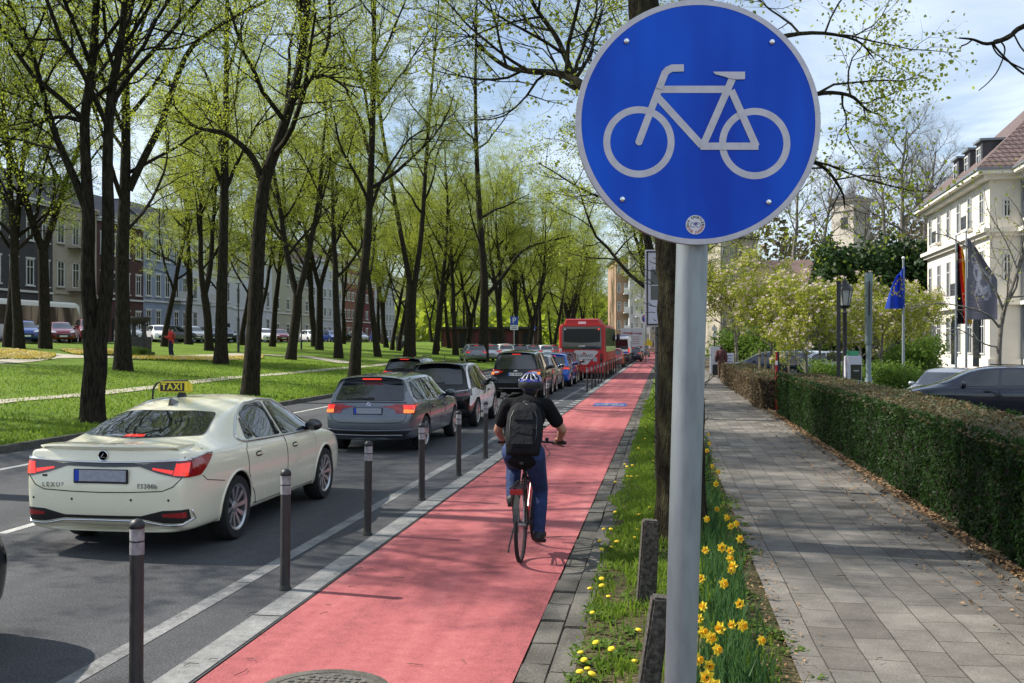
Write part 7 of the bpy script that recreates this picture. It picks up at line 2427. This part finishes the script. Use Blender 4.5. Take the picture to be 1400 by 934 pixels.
# stone tower on the rise
tx_, ty_ = at(1163, 140)
tower = thing('stone_tower', 'pale square stone tower with flat hipped roof above the trees', 'tower', (tx_, ty_, rise_z(tx_, ty_) - 1), -.8)
tb = HC + (467 - 330) / 1400 * 140 - rise_z(tx_, ty_); tt = HC + (467 - 275) / 1400 * 140 - rise_z(tx_, ty_) + 1
M_tstone = mat('tower_stone', (.62, .56, .48), .9, col2=(.50, .45, .38), nscale=1.5)
MB().box((0, 0, tt / 2), (3.6, 3.6, tt)).build('wall', M_tstone, tower)
MB().box((0, 0, tt - 1.4), (3.9, 3.9, .25)).build('cornice', M_tstone, tower); MB().box((0, 0, tt - .05), (4.3, 4.3, .3)).build('eaves', M_tstone, tower)
b = MB(); b.add([(-2.3, -2.3, tt + .1), (2.3, -2.3, tt + .1), (2.3, 2.3, tt + .1), (-2.3, 2.3, tt + .1), (0, 0, tt + 1.1)], [(0, 1, 4), (1, 2, 4), (2, 3, 4), (3, 0, 4), (3, 2, 1, 0)]); b.build('roof', M_slate, tower)
window(tower, (.3, -1.81, tt - 3.9), 0, 1.0, 1.5, M_slate)
window(tower, (-1.81, 0, tt - 3.9), -PI / 2, 1.0, 1.5, M_slate)
# villa half hidden on the rise, and flats closing the street
vx, vy = at(1078, 118)
villa = thing('villa', 'small villa with brown tiled roof half hidden among leafless trees', 'villa', (vx, vy, 2.4), -.3)
MB().box((0, 0, 3.0), (9, 8, 6)).build('wall', M_wcream, villa)
b = MB(); b.add([(-5, -4.6, 6), (5, -4.6, 6), (5, 4.6, 6), (-5, 4.6, 6), (-2.5, 0, 9), (2.5, 0, 9)], [(0, 1, 5, 4), (1, 2, 5), (2, 3, 4, 5), (3, 0, 4), (3, 2, 1, 0)]); b.build('roof', M_rooftile, villa)
for k in range(4):
    for z in (.9, 3.7): window(villa, (-3.3 + 2.2 * k, -4.01, z), 0, 1.0, 1.5)

def flats(label, px0, px1, d, H, wallm, n, st, accent=None, depth=14):
    x0, y0 = at(px0, d); x1, y1 = at(px1, d)
    w = math.hypot(x1 - x0, y1 - y0)
    r = thing('apartment_block', label, 'apartment block', ((x0 + x1) / 2, (y0 + y1) / 2, 0), TH, 'flats at the far end of the street')
    MB().box((0, depth / 2, H / 2), (w, depth, H)).build('wall', wallm, r)
    MB().box((0, depth / 2, H + .2), (w + .5, depth + .5, .4)).build('roof', M_slate, r)
    fh = H / st
    for s in range(st):
        for k in range(n):
            xx = -w / 2 + w * (k + .5) / n
            window(r, (xx, -.01, s * fh + .9), 0, min(1.6, w / n * .55), 1.5)
            if accent and k % 2:
                bo = MB().box((xx, -.8, s * fh + .6), (w / n * .8, 1.6, .18)).build('balcony', M_white, r)
                MB().box((xx, -1.55, s * fh + 1.1), (w / n * .8, .08, 1.0)).build('parapet', accent, bo)
    return r
M_wapricot = mat('apricot_render', (.36, .235, .16), .9)
flats('apricot and white apartment block above the box lorry, left of two', 842, 860, 170, 15.5, M_wapricot, 2, 5, M_white)
flats('white apartment block with balconies above the box lorry', 860.5, 888, 168, 16.5, M_wwhite, 4, 6, M_white)
flats('pale apartment block at the end of the street, right of the panel sign', 888.5, 930, 200, 13, M_wcream, 5, 4, None)
flats('pale tall block half hidden behind the blossoming tree right of the sign post', 985, 1035, 150, 17, M_wcream, 5, 5, None)
# ================================================================ street furniture and parked cars
# park lantern
M_lampglass = mat('lantern_glass', (.55, .55, .52), .25, transl=((.6, .6, .58), .4))
x, y = at(1155, 26)
lan = thing('street_lamp', 'black old-style park lantern on a cast post beyond the hedge', 'street lamp', (x, y, -.02))
lz = HC - (388 - 467) / 1400 * 26
b = MB(); b.lathe([(.14, 0), (.14, .5), (.10, .6), (.075, .9), (.06, 1.0), (.05, lz - .75), (.075, lz - .72), (.045, lz - .68), (.045, lz - .60)], 16); b.build('post', M_post, lan, smooth=40)
b = MB(); b.lathe([(.09, lz - .60), (.15, lz - .56), (.16, lz - .53)], 6); b.build('lamp_base', M_black, lan)
b = MB(); b.lathe([(.11, lz - .53), (.185, lz - .15)], 6); b.build('lamp_glass', M_lampglass, lan)
b = MB()
for k in range(6):
    a = 2 * PI * k / 6; b.tube([(.115 * math.cos(a), .115 * math.sin(a), lz - .54), (.19 * math.cos(a), .19 * math.sin(a), lz - .14)], .012, 5)
b.build('lamp_bars', M_black, lan)
b = MB(); b.lathe([(.22, lz - .15), (.20, lz - .10), (.11, lz + .02), (.07, lz + .04), (.06, lz + .10), (.02, lz + .14), (.001, lz + .22)], 6); b.build('lamp_roof', M_black, lan)
x, y = at(1146.5, 25)
sp_ = thing('sign_post', 'dark square post just left of the park lantern', 'post', (x, y, -.02))
MB().box((0, 0, 1.75), (.09, .09, 3.5)).build('post', M_post, sp_, bevel=.01); MB().box((0, 0, 3.52), (.11, .11, .05)).build('cap', M_black, sp_)
x, y = at(1187.5, 24)
gpst = thing('signal_post', 'grey-green metal post with long box at its top, right of the lantern', 'post', (x, y, -.02))
M_gg = mat('grey_green_metal', (.15, .19, .19), .5, .4)
MB().lathe([(.085, 0), (.085, 1.2), (.062, 1.25), (.062, 2.0)], 14).build('post', M_gg, gpst, smooth=40)
zt = HC + (467 - 372) / 1400 * 24
MB().lathe([(.075, 2.0), (.085, 2.05), (.085, zt - .35), (.095, zt - .32), (.095, zt - .02), (.08, zt)], 14).build('head', M_gg, gpst, smooth=40)
MB().box((0, -.09, zt - .6), (.03, .02, .8)).build('cable_strip', M_black, gpst)
# parking meter
x, y = at(1166, 25)
pm_ = thing('ticket_machine', 'pale parking ticket machine with black front beside the grey metal post', 'ticket machine', (x, y, -.02), TH)
MB().box((0, 0, .86), (.36, .28, 1.72)).build('cabinet', M_signgrey, pm_, bevel=.02)
MB().box((.03, -.145, 1.32), (.26, .012, .38)).build('screen_panel', M_gloss, pm_, bevel=.01)
MB().box((.03, -.153, 1.36), (.13, .01, .03)).build('coin_slot', M_plate, pm_)
MB().box((.0, 0, 1.78), (.24, .2, .12)).build('top_sign', mat('meter_green', (.05, .30, .15), .5), pm_, bevel=.01)
# red and white marker post at the gap of the hedges
x, y = at(1062.5, 29.8)
mk = thing('marker_post', 'red marker post with white stripe in the gap between the hedges', 'post', (x, y, .05))
MB().box((0, 0, .85), (.09, .09, 1.7)).build('post', mat('marker_red', (.45, .02, .02), .5), mk, bevel=.01)
MB().box((-.02, -.05, 1.38), (.06, .02, .12)).build('white_plate', M_white, mk); MB().box((.03, 0, 1.4), (.05, .11, .62)).build('dark_side', M_black, mk)

# flags
def flag(px, d, zt, zb, cells, label, w, amp, seed, prow=None):
    x, y = at(px, d)
    r = thing('flagpole', label[0], 'flagpole', (x, y, 0))
    MB().tube([(0, 0, 0), (0, 0, zt + .25)], [.055, .035], 10).build('pole', M_galv, r, smooth=50)
    MB().ell((0, 0, zt + .29), (.06, .06, .05), 10, 6).build('finial', M_white, r, smooth=180)
    f = thing('flag', label[1], 'flag', (x, y, 0))
    nu, nv = 40, 52
    mats = []
    for m, _ in cells:
        if m not in mats: mats.append(m)
    def P(u, v):
        wd = w * (.38 + .62 * (v ** .8)) if prow is None else w * prow(v)
        a = amp * math.sin(u * 9 + v * 3 + seed) * (.3 + u)
        return (.05 + u * wd * CS + a * .3, u * wd * SN + a, zt - v * (zt - zb) - u * .35 * (1 - v))
    for ci, m in enumerate(mats):
        b = MB()
        for i in range(nu):
            for j in range(nv):
                u, v = (i + .5) / nu, (j + .5) / nv
                mm = None
                for q, test in cells:
                    if test(u, v): mm = q
                if mm is m:
                    b.quad(P(i / nu, j / nv), P((i + 1) / nu, j / nv), P((i + 1) / nu, (j + 1) / nv), P(i / nu, (j + 1) / nv))
        o = b.build('cloth' if ci == 0 else ('stripe' if len(mats) < 4 else 'emblem'), m, f, smooth=180, fix=False)
        s = o.modifiers.new('t', 'SOLIDIFY'); s.thickness = .012; s.offset = 0
    return f, P
def cloth(n, c): return mat(n, c, .8, transl=(tuple(min(1, v * 1.5) for v in c), .5))
M_fk, M_fr, M_fg = cloth('flag_black', (.015, .013, .013)), cloth('flag_red', (.62, .03, .02)), cloth('flag_gold', (.70, .42, .02))
M_fgrey, M_fwhite = cloth('flag_grey', (.27, .26, .30)), cloth('flag_white', (.50, .50, .55))
M_fblue, M_fyel = cloth('flag_blue', (.03, .10, .60)), cloth('flag_star', (.75, .60, .03))
def zpx(py, d): return HC + (467 - py) / 1400 * d
flag(1307, 45, zpx(331, 45), zpx(443, 45), [(M_fk, lambda u, v: True), (M_fr, lambda u, v: .36 < u + .10 * math.sin(v * 5) <= .66), (M_fg, lambda u, v: u + .10 * math.sin(v * 5) > .66)],
     ('pale flagpole carrying the black, red and gold flag', 'hanging flag in black, red and gold in front of the hotel'), .66, .10, 0.4)
def swirl(u, v):
    for cu, cv, r in ((.55, .5, .23), (.35, .42, .14), (.62, .66, .13), (.32, .26, .12), (.52, .30, .09), (.40, .62, .10), (.72, .46, .10)):
        d_ = math.hypot((u - cu), (v - cv) * 1.35)
        if r * .62 < d_ < r: return True
    return abs(v - .5 - .25 * math.sin(u * 9)) < .035 and .25 < u < .8
flag(1321, 43, zpx(325, 43), zpx(437, 43), [(M_fgrey, lambda u, v: True), (M_fwhite, swirl)],
     ('pale flagpole carrying the grey hotel flag, right of the tricolour', 'grey flag with pale ornate monogram in front of the hotel corner'), 1.25, .08, 1.2, lambda v: .25 + .75 * min(1, v * 2.2))
def stars(u, v):
    for k in range(12):
        a = 2 * PI * k / 12
        if math.hypot(u - .5 - .28 * math.sin(a), (v - .4 - .2 * math.cos(a)) * 1.4) < .05: return True
    return False
flag(1235, 36, zpx(364, 36), zpx(422, 36), [(M_fblue, lambda u, v: True), (M_fyel, stars)],
     ('pale flagpole carrying the blue flag among the magnolias', 'blue flag with ring of yellow stars among the magnolias'), -.72, .10, 2.0)

# parking sign in the park, and smaller signs
x, y = lawn_pt(703, 489); z = lawn_z(x, y)
dP = -x * SN + y * CS
ps = thing('parking_sign', 'blue parking sign with white P on a post among the park trees', 'road sign', (x, y, z), TH)
zc = HC + (467 - 438.5) / 1400 * dP - z; s_ = 11 / 1400 * dP
MB().tube([(0, 0, 0), (0, 0, zc + s_ * .7)], .05, 10).build('pole', M_galv, ps)
pn = MB().box((0, -.07, zc), (s_, .03, s_)).build('sign_plate', mat('parking_blue', (.02, .08, .45), .4), ps, bevel=.01)
text('P', M_white, pn, (0, -.095, zc), REAR, s_ * .95, .004, .01)
pn = MB().box((0, -.07, zc - s_ * .85), (s_, .03, s_ * .6)).build('lower_plate', M_white, ps, bevel=.01)
for k in range(2): MB().box((0, -.09, zc - s_ * (.75 + .2 * k)), (s_ * .7, .01, s_ * .07)).build('lettering_line', M_black, pn)
x, y = lawn_pt(729, 488); z = lawn_z(x, y)
bs_ = thing('blue_sign', 'small blue and white sign left of the red bus', 'road sign', (x, y, z), TH)
dP = -x * SN + y * CS; zc = HC + (467 - 450) / 1400 * dP - z
MB().tube([(0, 0, 0), (0, 0, zc + .4)], .05, 8).build('pole', M_galv, bs_)
MB().box((0, -.06, zc + .05), (.52, .03, .55)).build('sign_plate', mat('parking_blue', (.02, .08, .45), .4), bs_); MB().box((0, -.082, zc - .05), (.4, .01, .16)).build('white_field', M_white, bs_)
# signs near the end of the street
M_yel = mat('road_sign_yellow', (.75, .52, .02), .5)
x, y = at(886, 108)
ys = thing('yellow_sign', 'small yellow warning board low beside the box lorry', 'road sign', (x, y, 0), TH)
MB().tube([(0, 0, 0), (0, 0, 2.0)], .05, 8).build('pole', M_galv, ys)
MB().prism([(-.42, 1.6), (.42, 1.6), (.45, 1.95), (0, 2.35), (-.40, 1.95)], -.08, -.05, 'Y').build('board', M_yel, ys)
x, y = at(883, 104)
nsg = thing('no_stopping_sign', 'round no-stopping sign right of the box lorry', 'road sign', (x, y, 0), TH)
MB().tube([(0, 0, 0), (0, 0, 5.0)], .06, 8).build('pole', M_galv, nsg)
MB().lathe([(.6, 0), (.6, .03)], 28, (0, -.08, 4.4), 'Y').build('white_panel', M_white, nsg)
b = MB(); b.lathe([(.42, 0), (.42, -.02)], 28, (0, -.085, 4.4), 'Y'); b.build('blue_disc', M_plateblue, nsg)
b = MB(); b.lathe([(.44, -.022), (.34, -.024)], 28, (0, -.085, 4.4), 'Y', caps=False); b.box((0, -.108, 4.4), (.8, .008, .09), ry=.785); b.build('red_ring', M_red, nsg)
# boards beside the walking man
M_board = mat('board_white', (.50, .50, .54), .5)
def board(px, d, w, h, z0, label, name='info_board'):
    x, y = at(px, d)
    r = thing(name, label, 'board', (x, y, 0), TH)
    MB().box((0, 0, z0 + h / 2), (w, .12, h)).build('panel', M_board, r, bevel=.02)
    for s in (-1, 1): MB().box((s * w * .4, 0, (z0 + .2) / 2), (.06, .06, z0 + .2)).build('leg', M_post, r)
    return r
board(977.5, 60, .58, 1.6, .15, 'tall pale board at the pavement, left of the walking man')
ib = board(996.5, 62, .62, 1.15, .2, 'lower white notice board right of the walking man')
for k in range(4): MB().box((-.02, -.068, .65 + .18 * k), (.34, .01, .035)).build('notice_line', M_plateblue, ib)
x, y = at(976.5, 64)
hs_ = thing('lane_sign', 'small round white and red sign above the tall pale board', 'road sign', (x, y, 0), TH)
MB().tube([(0, 0, 0), (0, 0, 3.1)], .04, 8).build('pole', M_post, hs_)
MB().lathe([(.17, 0), (.17, .03)], 20, (0, -.06, 2.85), 'Y').build('disc', M_white, hs_); MB().box((0, -.06, 2.45), (.26, .03, .22)).build('lower_plate', M_white, hs_)
x, y = at(978.5, 57)
wb = thing('wheeled_bag', 'dark wheeled bag pulled beside the walking man', 'bag', (x, y, .06))
MB().box((0, 0, .42), (.36, .26, .6)).build('case', M_black, wb, bevel=.04); MB().tube([(-.1, -.1, .7), (-.1, -.14, 1.0), (.1, -.14, 1.0), (.1, -.1, .7)], .012, 6).build('pull_handle', M_alloyd, wb)
for s in (-1, 1): MB().lathe([(.06, -.02), (.06, .02)], 12, (s * .15, -.1, .06), 'X').build('wheel', M_tyre, wb)
# park lamp posts
for px, py, h, lab in ((326, 482, 5.0, 'slim grey park lamp left of the stout leaning tree'), (412, 478, 4.6, 'slim park lamp right of the low-forking tree')):
    x, y = lawn_pt(px, py)
    r = thing('park_lamp', lab, 'street lamp', (x, y, lawn_z(x, y)))
    MB().lathe([(.09, 0), (.09, .8), (.055, .85), (.05, h)], 10).build('post', M_post, r); MB().lathe([(.08, h), (.30, h + .05), (.30, h + .10), (.04, h + .2)], 14).build('lamp_head', M_galv, r, smooth=40)
# stone fountain with bowl, and flower beds
x, y = lawn_pt(190, 488); z = lawn_z(x, y)
M_fstone = mat('dark_monument_stone', (.035, .033, .03), .8, col2=(.06, .056, .05), nscale=4)
ft = thing('stone_monument', 'dark stone block with broad bowl on top beside the flower bed', 'monument', (x, y, z))
MB().box((0, 0, .55), (1.1, .9, 1.1)).build('block', M_fstone, ft, bevel=.03)
MB().box((0, 0, .12), (1.35, 1.15, .24)).build('plinth', M_fstone, ft, bevel=.02)
for s in (-1, 1): MB().lathe([(.16, 1.1), (.12, 1.3), (.12, 1.7), (.18, 1.85)], 12, (s * .32, 0, 0)).build('pillar', M_fstone, ft, smooth=40)
MB().lathe([(.30, 1.85), (.62, 2.05), (.68, 2.2), (.62, 2.25), (.5, 2.12), (.001, 2.0)], 24).build('bowl', M_fstone, ft, smooth=40)
M_tulip = mat('bed_flower', (.66, .47, .03), .7, col2=(.70, .55, .22), nscale=2, ncontrast=(.45, .55), detail=2)
rg = random.Random(17)
def bed(label, pts, n):
    P0 = [Vector(lawn_pt(*p)) for p in pts]
    cx_ = sum((p for p in P0), Vector((0, 0))) / len(P0)
    r = thing('flower_bed', label, 'flower bed', (cx_.x, cx_.y, lawn_z(cx_.x, cx_.y)), 0, 'flower beds in the park')
    xs, ys = [p.x for p in P0], [p.y for p in P0]
    b, g = MB(), MB()
    k = 0
    while k < n:
        q = (rg.uniform(min(xs), max(xs)), rg.uniform(min(ys), max(ys)))
        if not inside(q, P0): continue
        k += 1
        z = lawn_z(*q) - lawn_z(cx_.x, cx_.y); u, v = q[0] - cx_.x, q[1] - cx_.y; h = rg.uniform(.07, .15)
        a = rg.uniform(0, 6.28); c, s = math.cos(a) * .05, math.sin(a) * .05
        b.add([(u - c, v - s, z + h - .03), (u + s, v - c, z + h - .02), (u + c, v + s, z + h - .03), (u, v, z + h + .04)], [(0, 1, 3), (1, 2, 3), (0, 3, 2)])
        g.add([(u - c, v - s, z), (u + c, v + s, z), (u + s * 1.5, v, z + h * .8)], [(0, 1, 2)])
    o = b.build('blossoms', M_tulip, r, fix=False); g.build('foliage', M_leafmid, r, fix=False)
bed('yellow flower bed at the far left edge of the park', [(-40, 480), (20, 479), (78, 487), (70, 492), (-40, 491)], 2600)
bed('yellow flower bed right of the twin-stemmed tree, before the path', [(84, 479), (155, 479), (158, 487), (100, 486)], 2200)
bed('orange flower bed around the stone monument', [(180, 489), (240, 490), (300, 490), (360, 487), (360, 491), (300, 495), (180, 493)], 3000)
for px, lab in ((182, 'low green bush at the left foot of the stone monument'), (203, 'low green bush at the right foot of the stone monument')):
    x, y = lawn_pt(px, 489)
    s2 = copy_tree(sh); s2.location = (x, y - .9, lawn_z(x, y)); s2.scale = (.5, .4, .32); tag(s2, lab, 'bush', 'low bushes at the monument')

# parked cars on the left service street
pk_specs = [(5, 78, P_deepblue, 'deep blue car at the left edge in front of the white coach', 'front'), (56, 82, P_maroon, 'small maroon car in front of the white coach, left one', 'front'), (96, 80, P_maroon, 'larger maroon van-like car right of the small maroon car', 'front'),
    (152, 92, P_silver, 'silver car glimpsed between the twin-stemmed and the straight dark tree', 'front'), (196, 96, P_white, 'white car just right of the stone monument', 'front'), (222, 104, P_grey, 'dark grey car behind the red-jacketed person', 'rear'),
    (243, 100, P_silver, 'silver car right of the red-jacketed person', 'front'), (268, 104, P_navy, 'dark blue car left of the lawn tree', 'front'), (287, 112, P_black, 'black car right beside the lawn tree', 'front'),
    (345, 120, P_white, 'white-roofed car half behind the stout leaning tree', 'front'), (364, 124, P_maroon, 'red car just right of the stout leaning tree', 'front'), (410, 128, P_white, 'white car right of the low-forking tree', 'front'),
    (440, 134, P_deepblue, 'blue car in front of the plain pale house', 'front'), (455, 150, P_black, 'black car next to the blue one, before the plain pale house', 'rear'), (477, 160, P_silver, 'silver car left of the slim kerb tree', 'front'), (506, 175, P_deepblue, 'blue car right of the slim kerb tree', 'front')]
for i, (px, d, pm, lab, face) in enumerate(pk_specs):
    c = copy_tree(blue_car); repaint(c, P_blue, pm)
    tag(c, lab, 'car', 'cars parked along the left side street')
    x, y = at(px, d)
    xx = -44.8 if i not in (2,) else -44.9
    yy2 = y * (xx / x) if x < 0 else y
    k = 1.0
    place(c, xx, yy2 + (2 if face == 'front' else -2), (PI + .0 if face == 'front' else 0) + R(38 if face == 'front' else -30), park_z(-60))
    if i in (2,): c.scale = (1.03, 1.03, 1.2)
# cars parked at the far kerb of the road
for i, (px, d, pm, lab) in enumerate([(652, 84, P_grey, 'grey car parked behind the big trunk left of the people carrier'), (672, 90, P_silver, 'silver car parked beyond the people carrier, left of the parking sign'), (693, 98, P_white, 'white car parked below the blue parking sign'), (712, 100, P_navy, 'dark blue car parked right of the parking sign'), (730, 104, P_silver, 'silver car parked behind the bright blue hatchback'), (748, 110, P_white, 'white car parked left of the red bus'), (757, 118, P_red, 'red car parked right beside the red bus')]):
    c = copy_tree(blue_car); repaint(c, P_blue, pm); tag(c, lab, 'car', 'cars parked at the far kerb')
    x, y = at(px, d)
    place(c, x, y, R(20), lawn_z(x, y) + .02)
# right-hand side: dark car behind the hedge, silver car, far cars
sedan_r = dict(est); sedan_r.update(paint=paint('midnight', (.008, .011, .022), .12, .2), sub=3, rim='black', tail=[], seams=[], centre=[], plate=None)
dark_car, _sk = build_car('parked_car', sedan_r, 'dark blue car parked side-on right behind the hedge at the right edge', 'cars parked before the hotel')
MB().tube([(.56, .7, 1.42), (.56, 2.2, 1.45)], .014, 6).build('roof_rail', M_black, dark_car)
x, y = at(1257, 24.6)
place(dark_car, x + 4.45, y + 1.7, R(90 - 11), .0)
for i, (px, d, pm, lab, rz) in enumerate([(1290, 29, P_silver, 'silver grey car between the shrub and the dark blue car', 150), (1050, 57, P_navy, 'dark blue car under the magnolias beside the low brown hedge', 84), (1095, 60, P_white, 'white car seen through the magnolia stems', 95), (1125, 58, P_silver, 'silver car left of the park lantern', 90), (1080, 66, P_deepblue, 'blue car deeper in the forecourt behind the magnolias', 85)]):
    c = copy_tree(blue_car); repaint(c, P_blue, pm); tag(c, lab, 'car', 'cars parked before the hotel')
    x, y = at(px, d)
    c.scale = (.86, .86, .86) if i == 0 else (1, 1, 1)
    c.rotation_euler = (0, 0, R(rz)); c.location = (x + 2.1 * math.sin(R(rz)), y - 2.1 * math.cos(R(rz)), -.02)
# thin stakes of the young magnolias
b0 = None
for i, px in enumerate((1038, 1046, 1057, 1078)):
    x, y = at(px, 40)
    r = thing('tree_stake', 'thin wooden stake beside the young magnolias, above the low brown hedge', 'stake', (x, y, 0), 0, 'stakes at the magnolias')
    MB().tube([(0, 0, 0), (.02, 0, 1.75)], .04, 8).build('pole', mat('stake_wood', (.25, .20, .12), .8), r); MB().box((.02, 0, 1.5), (.1, .1, .06)).build('tie', M_black, r)
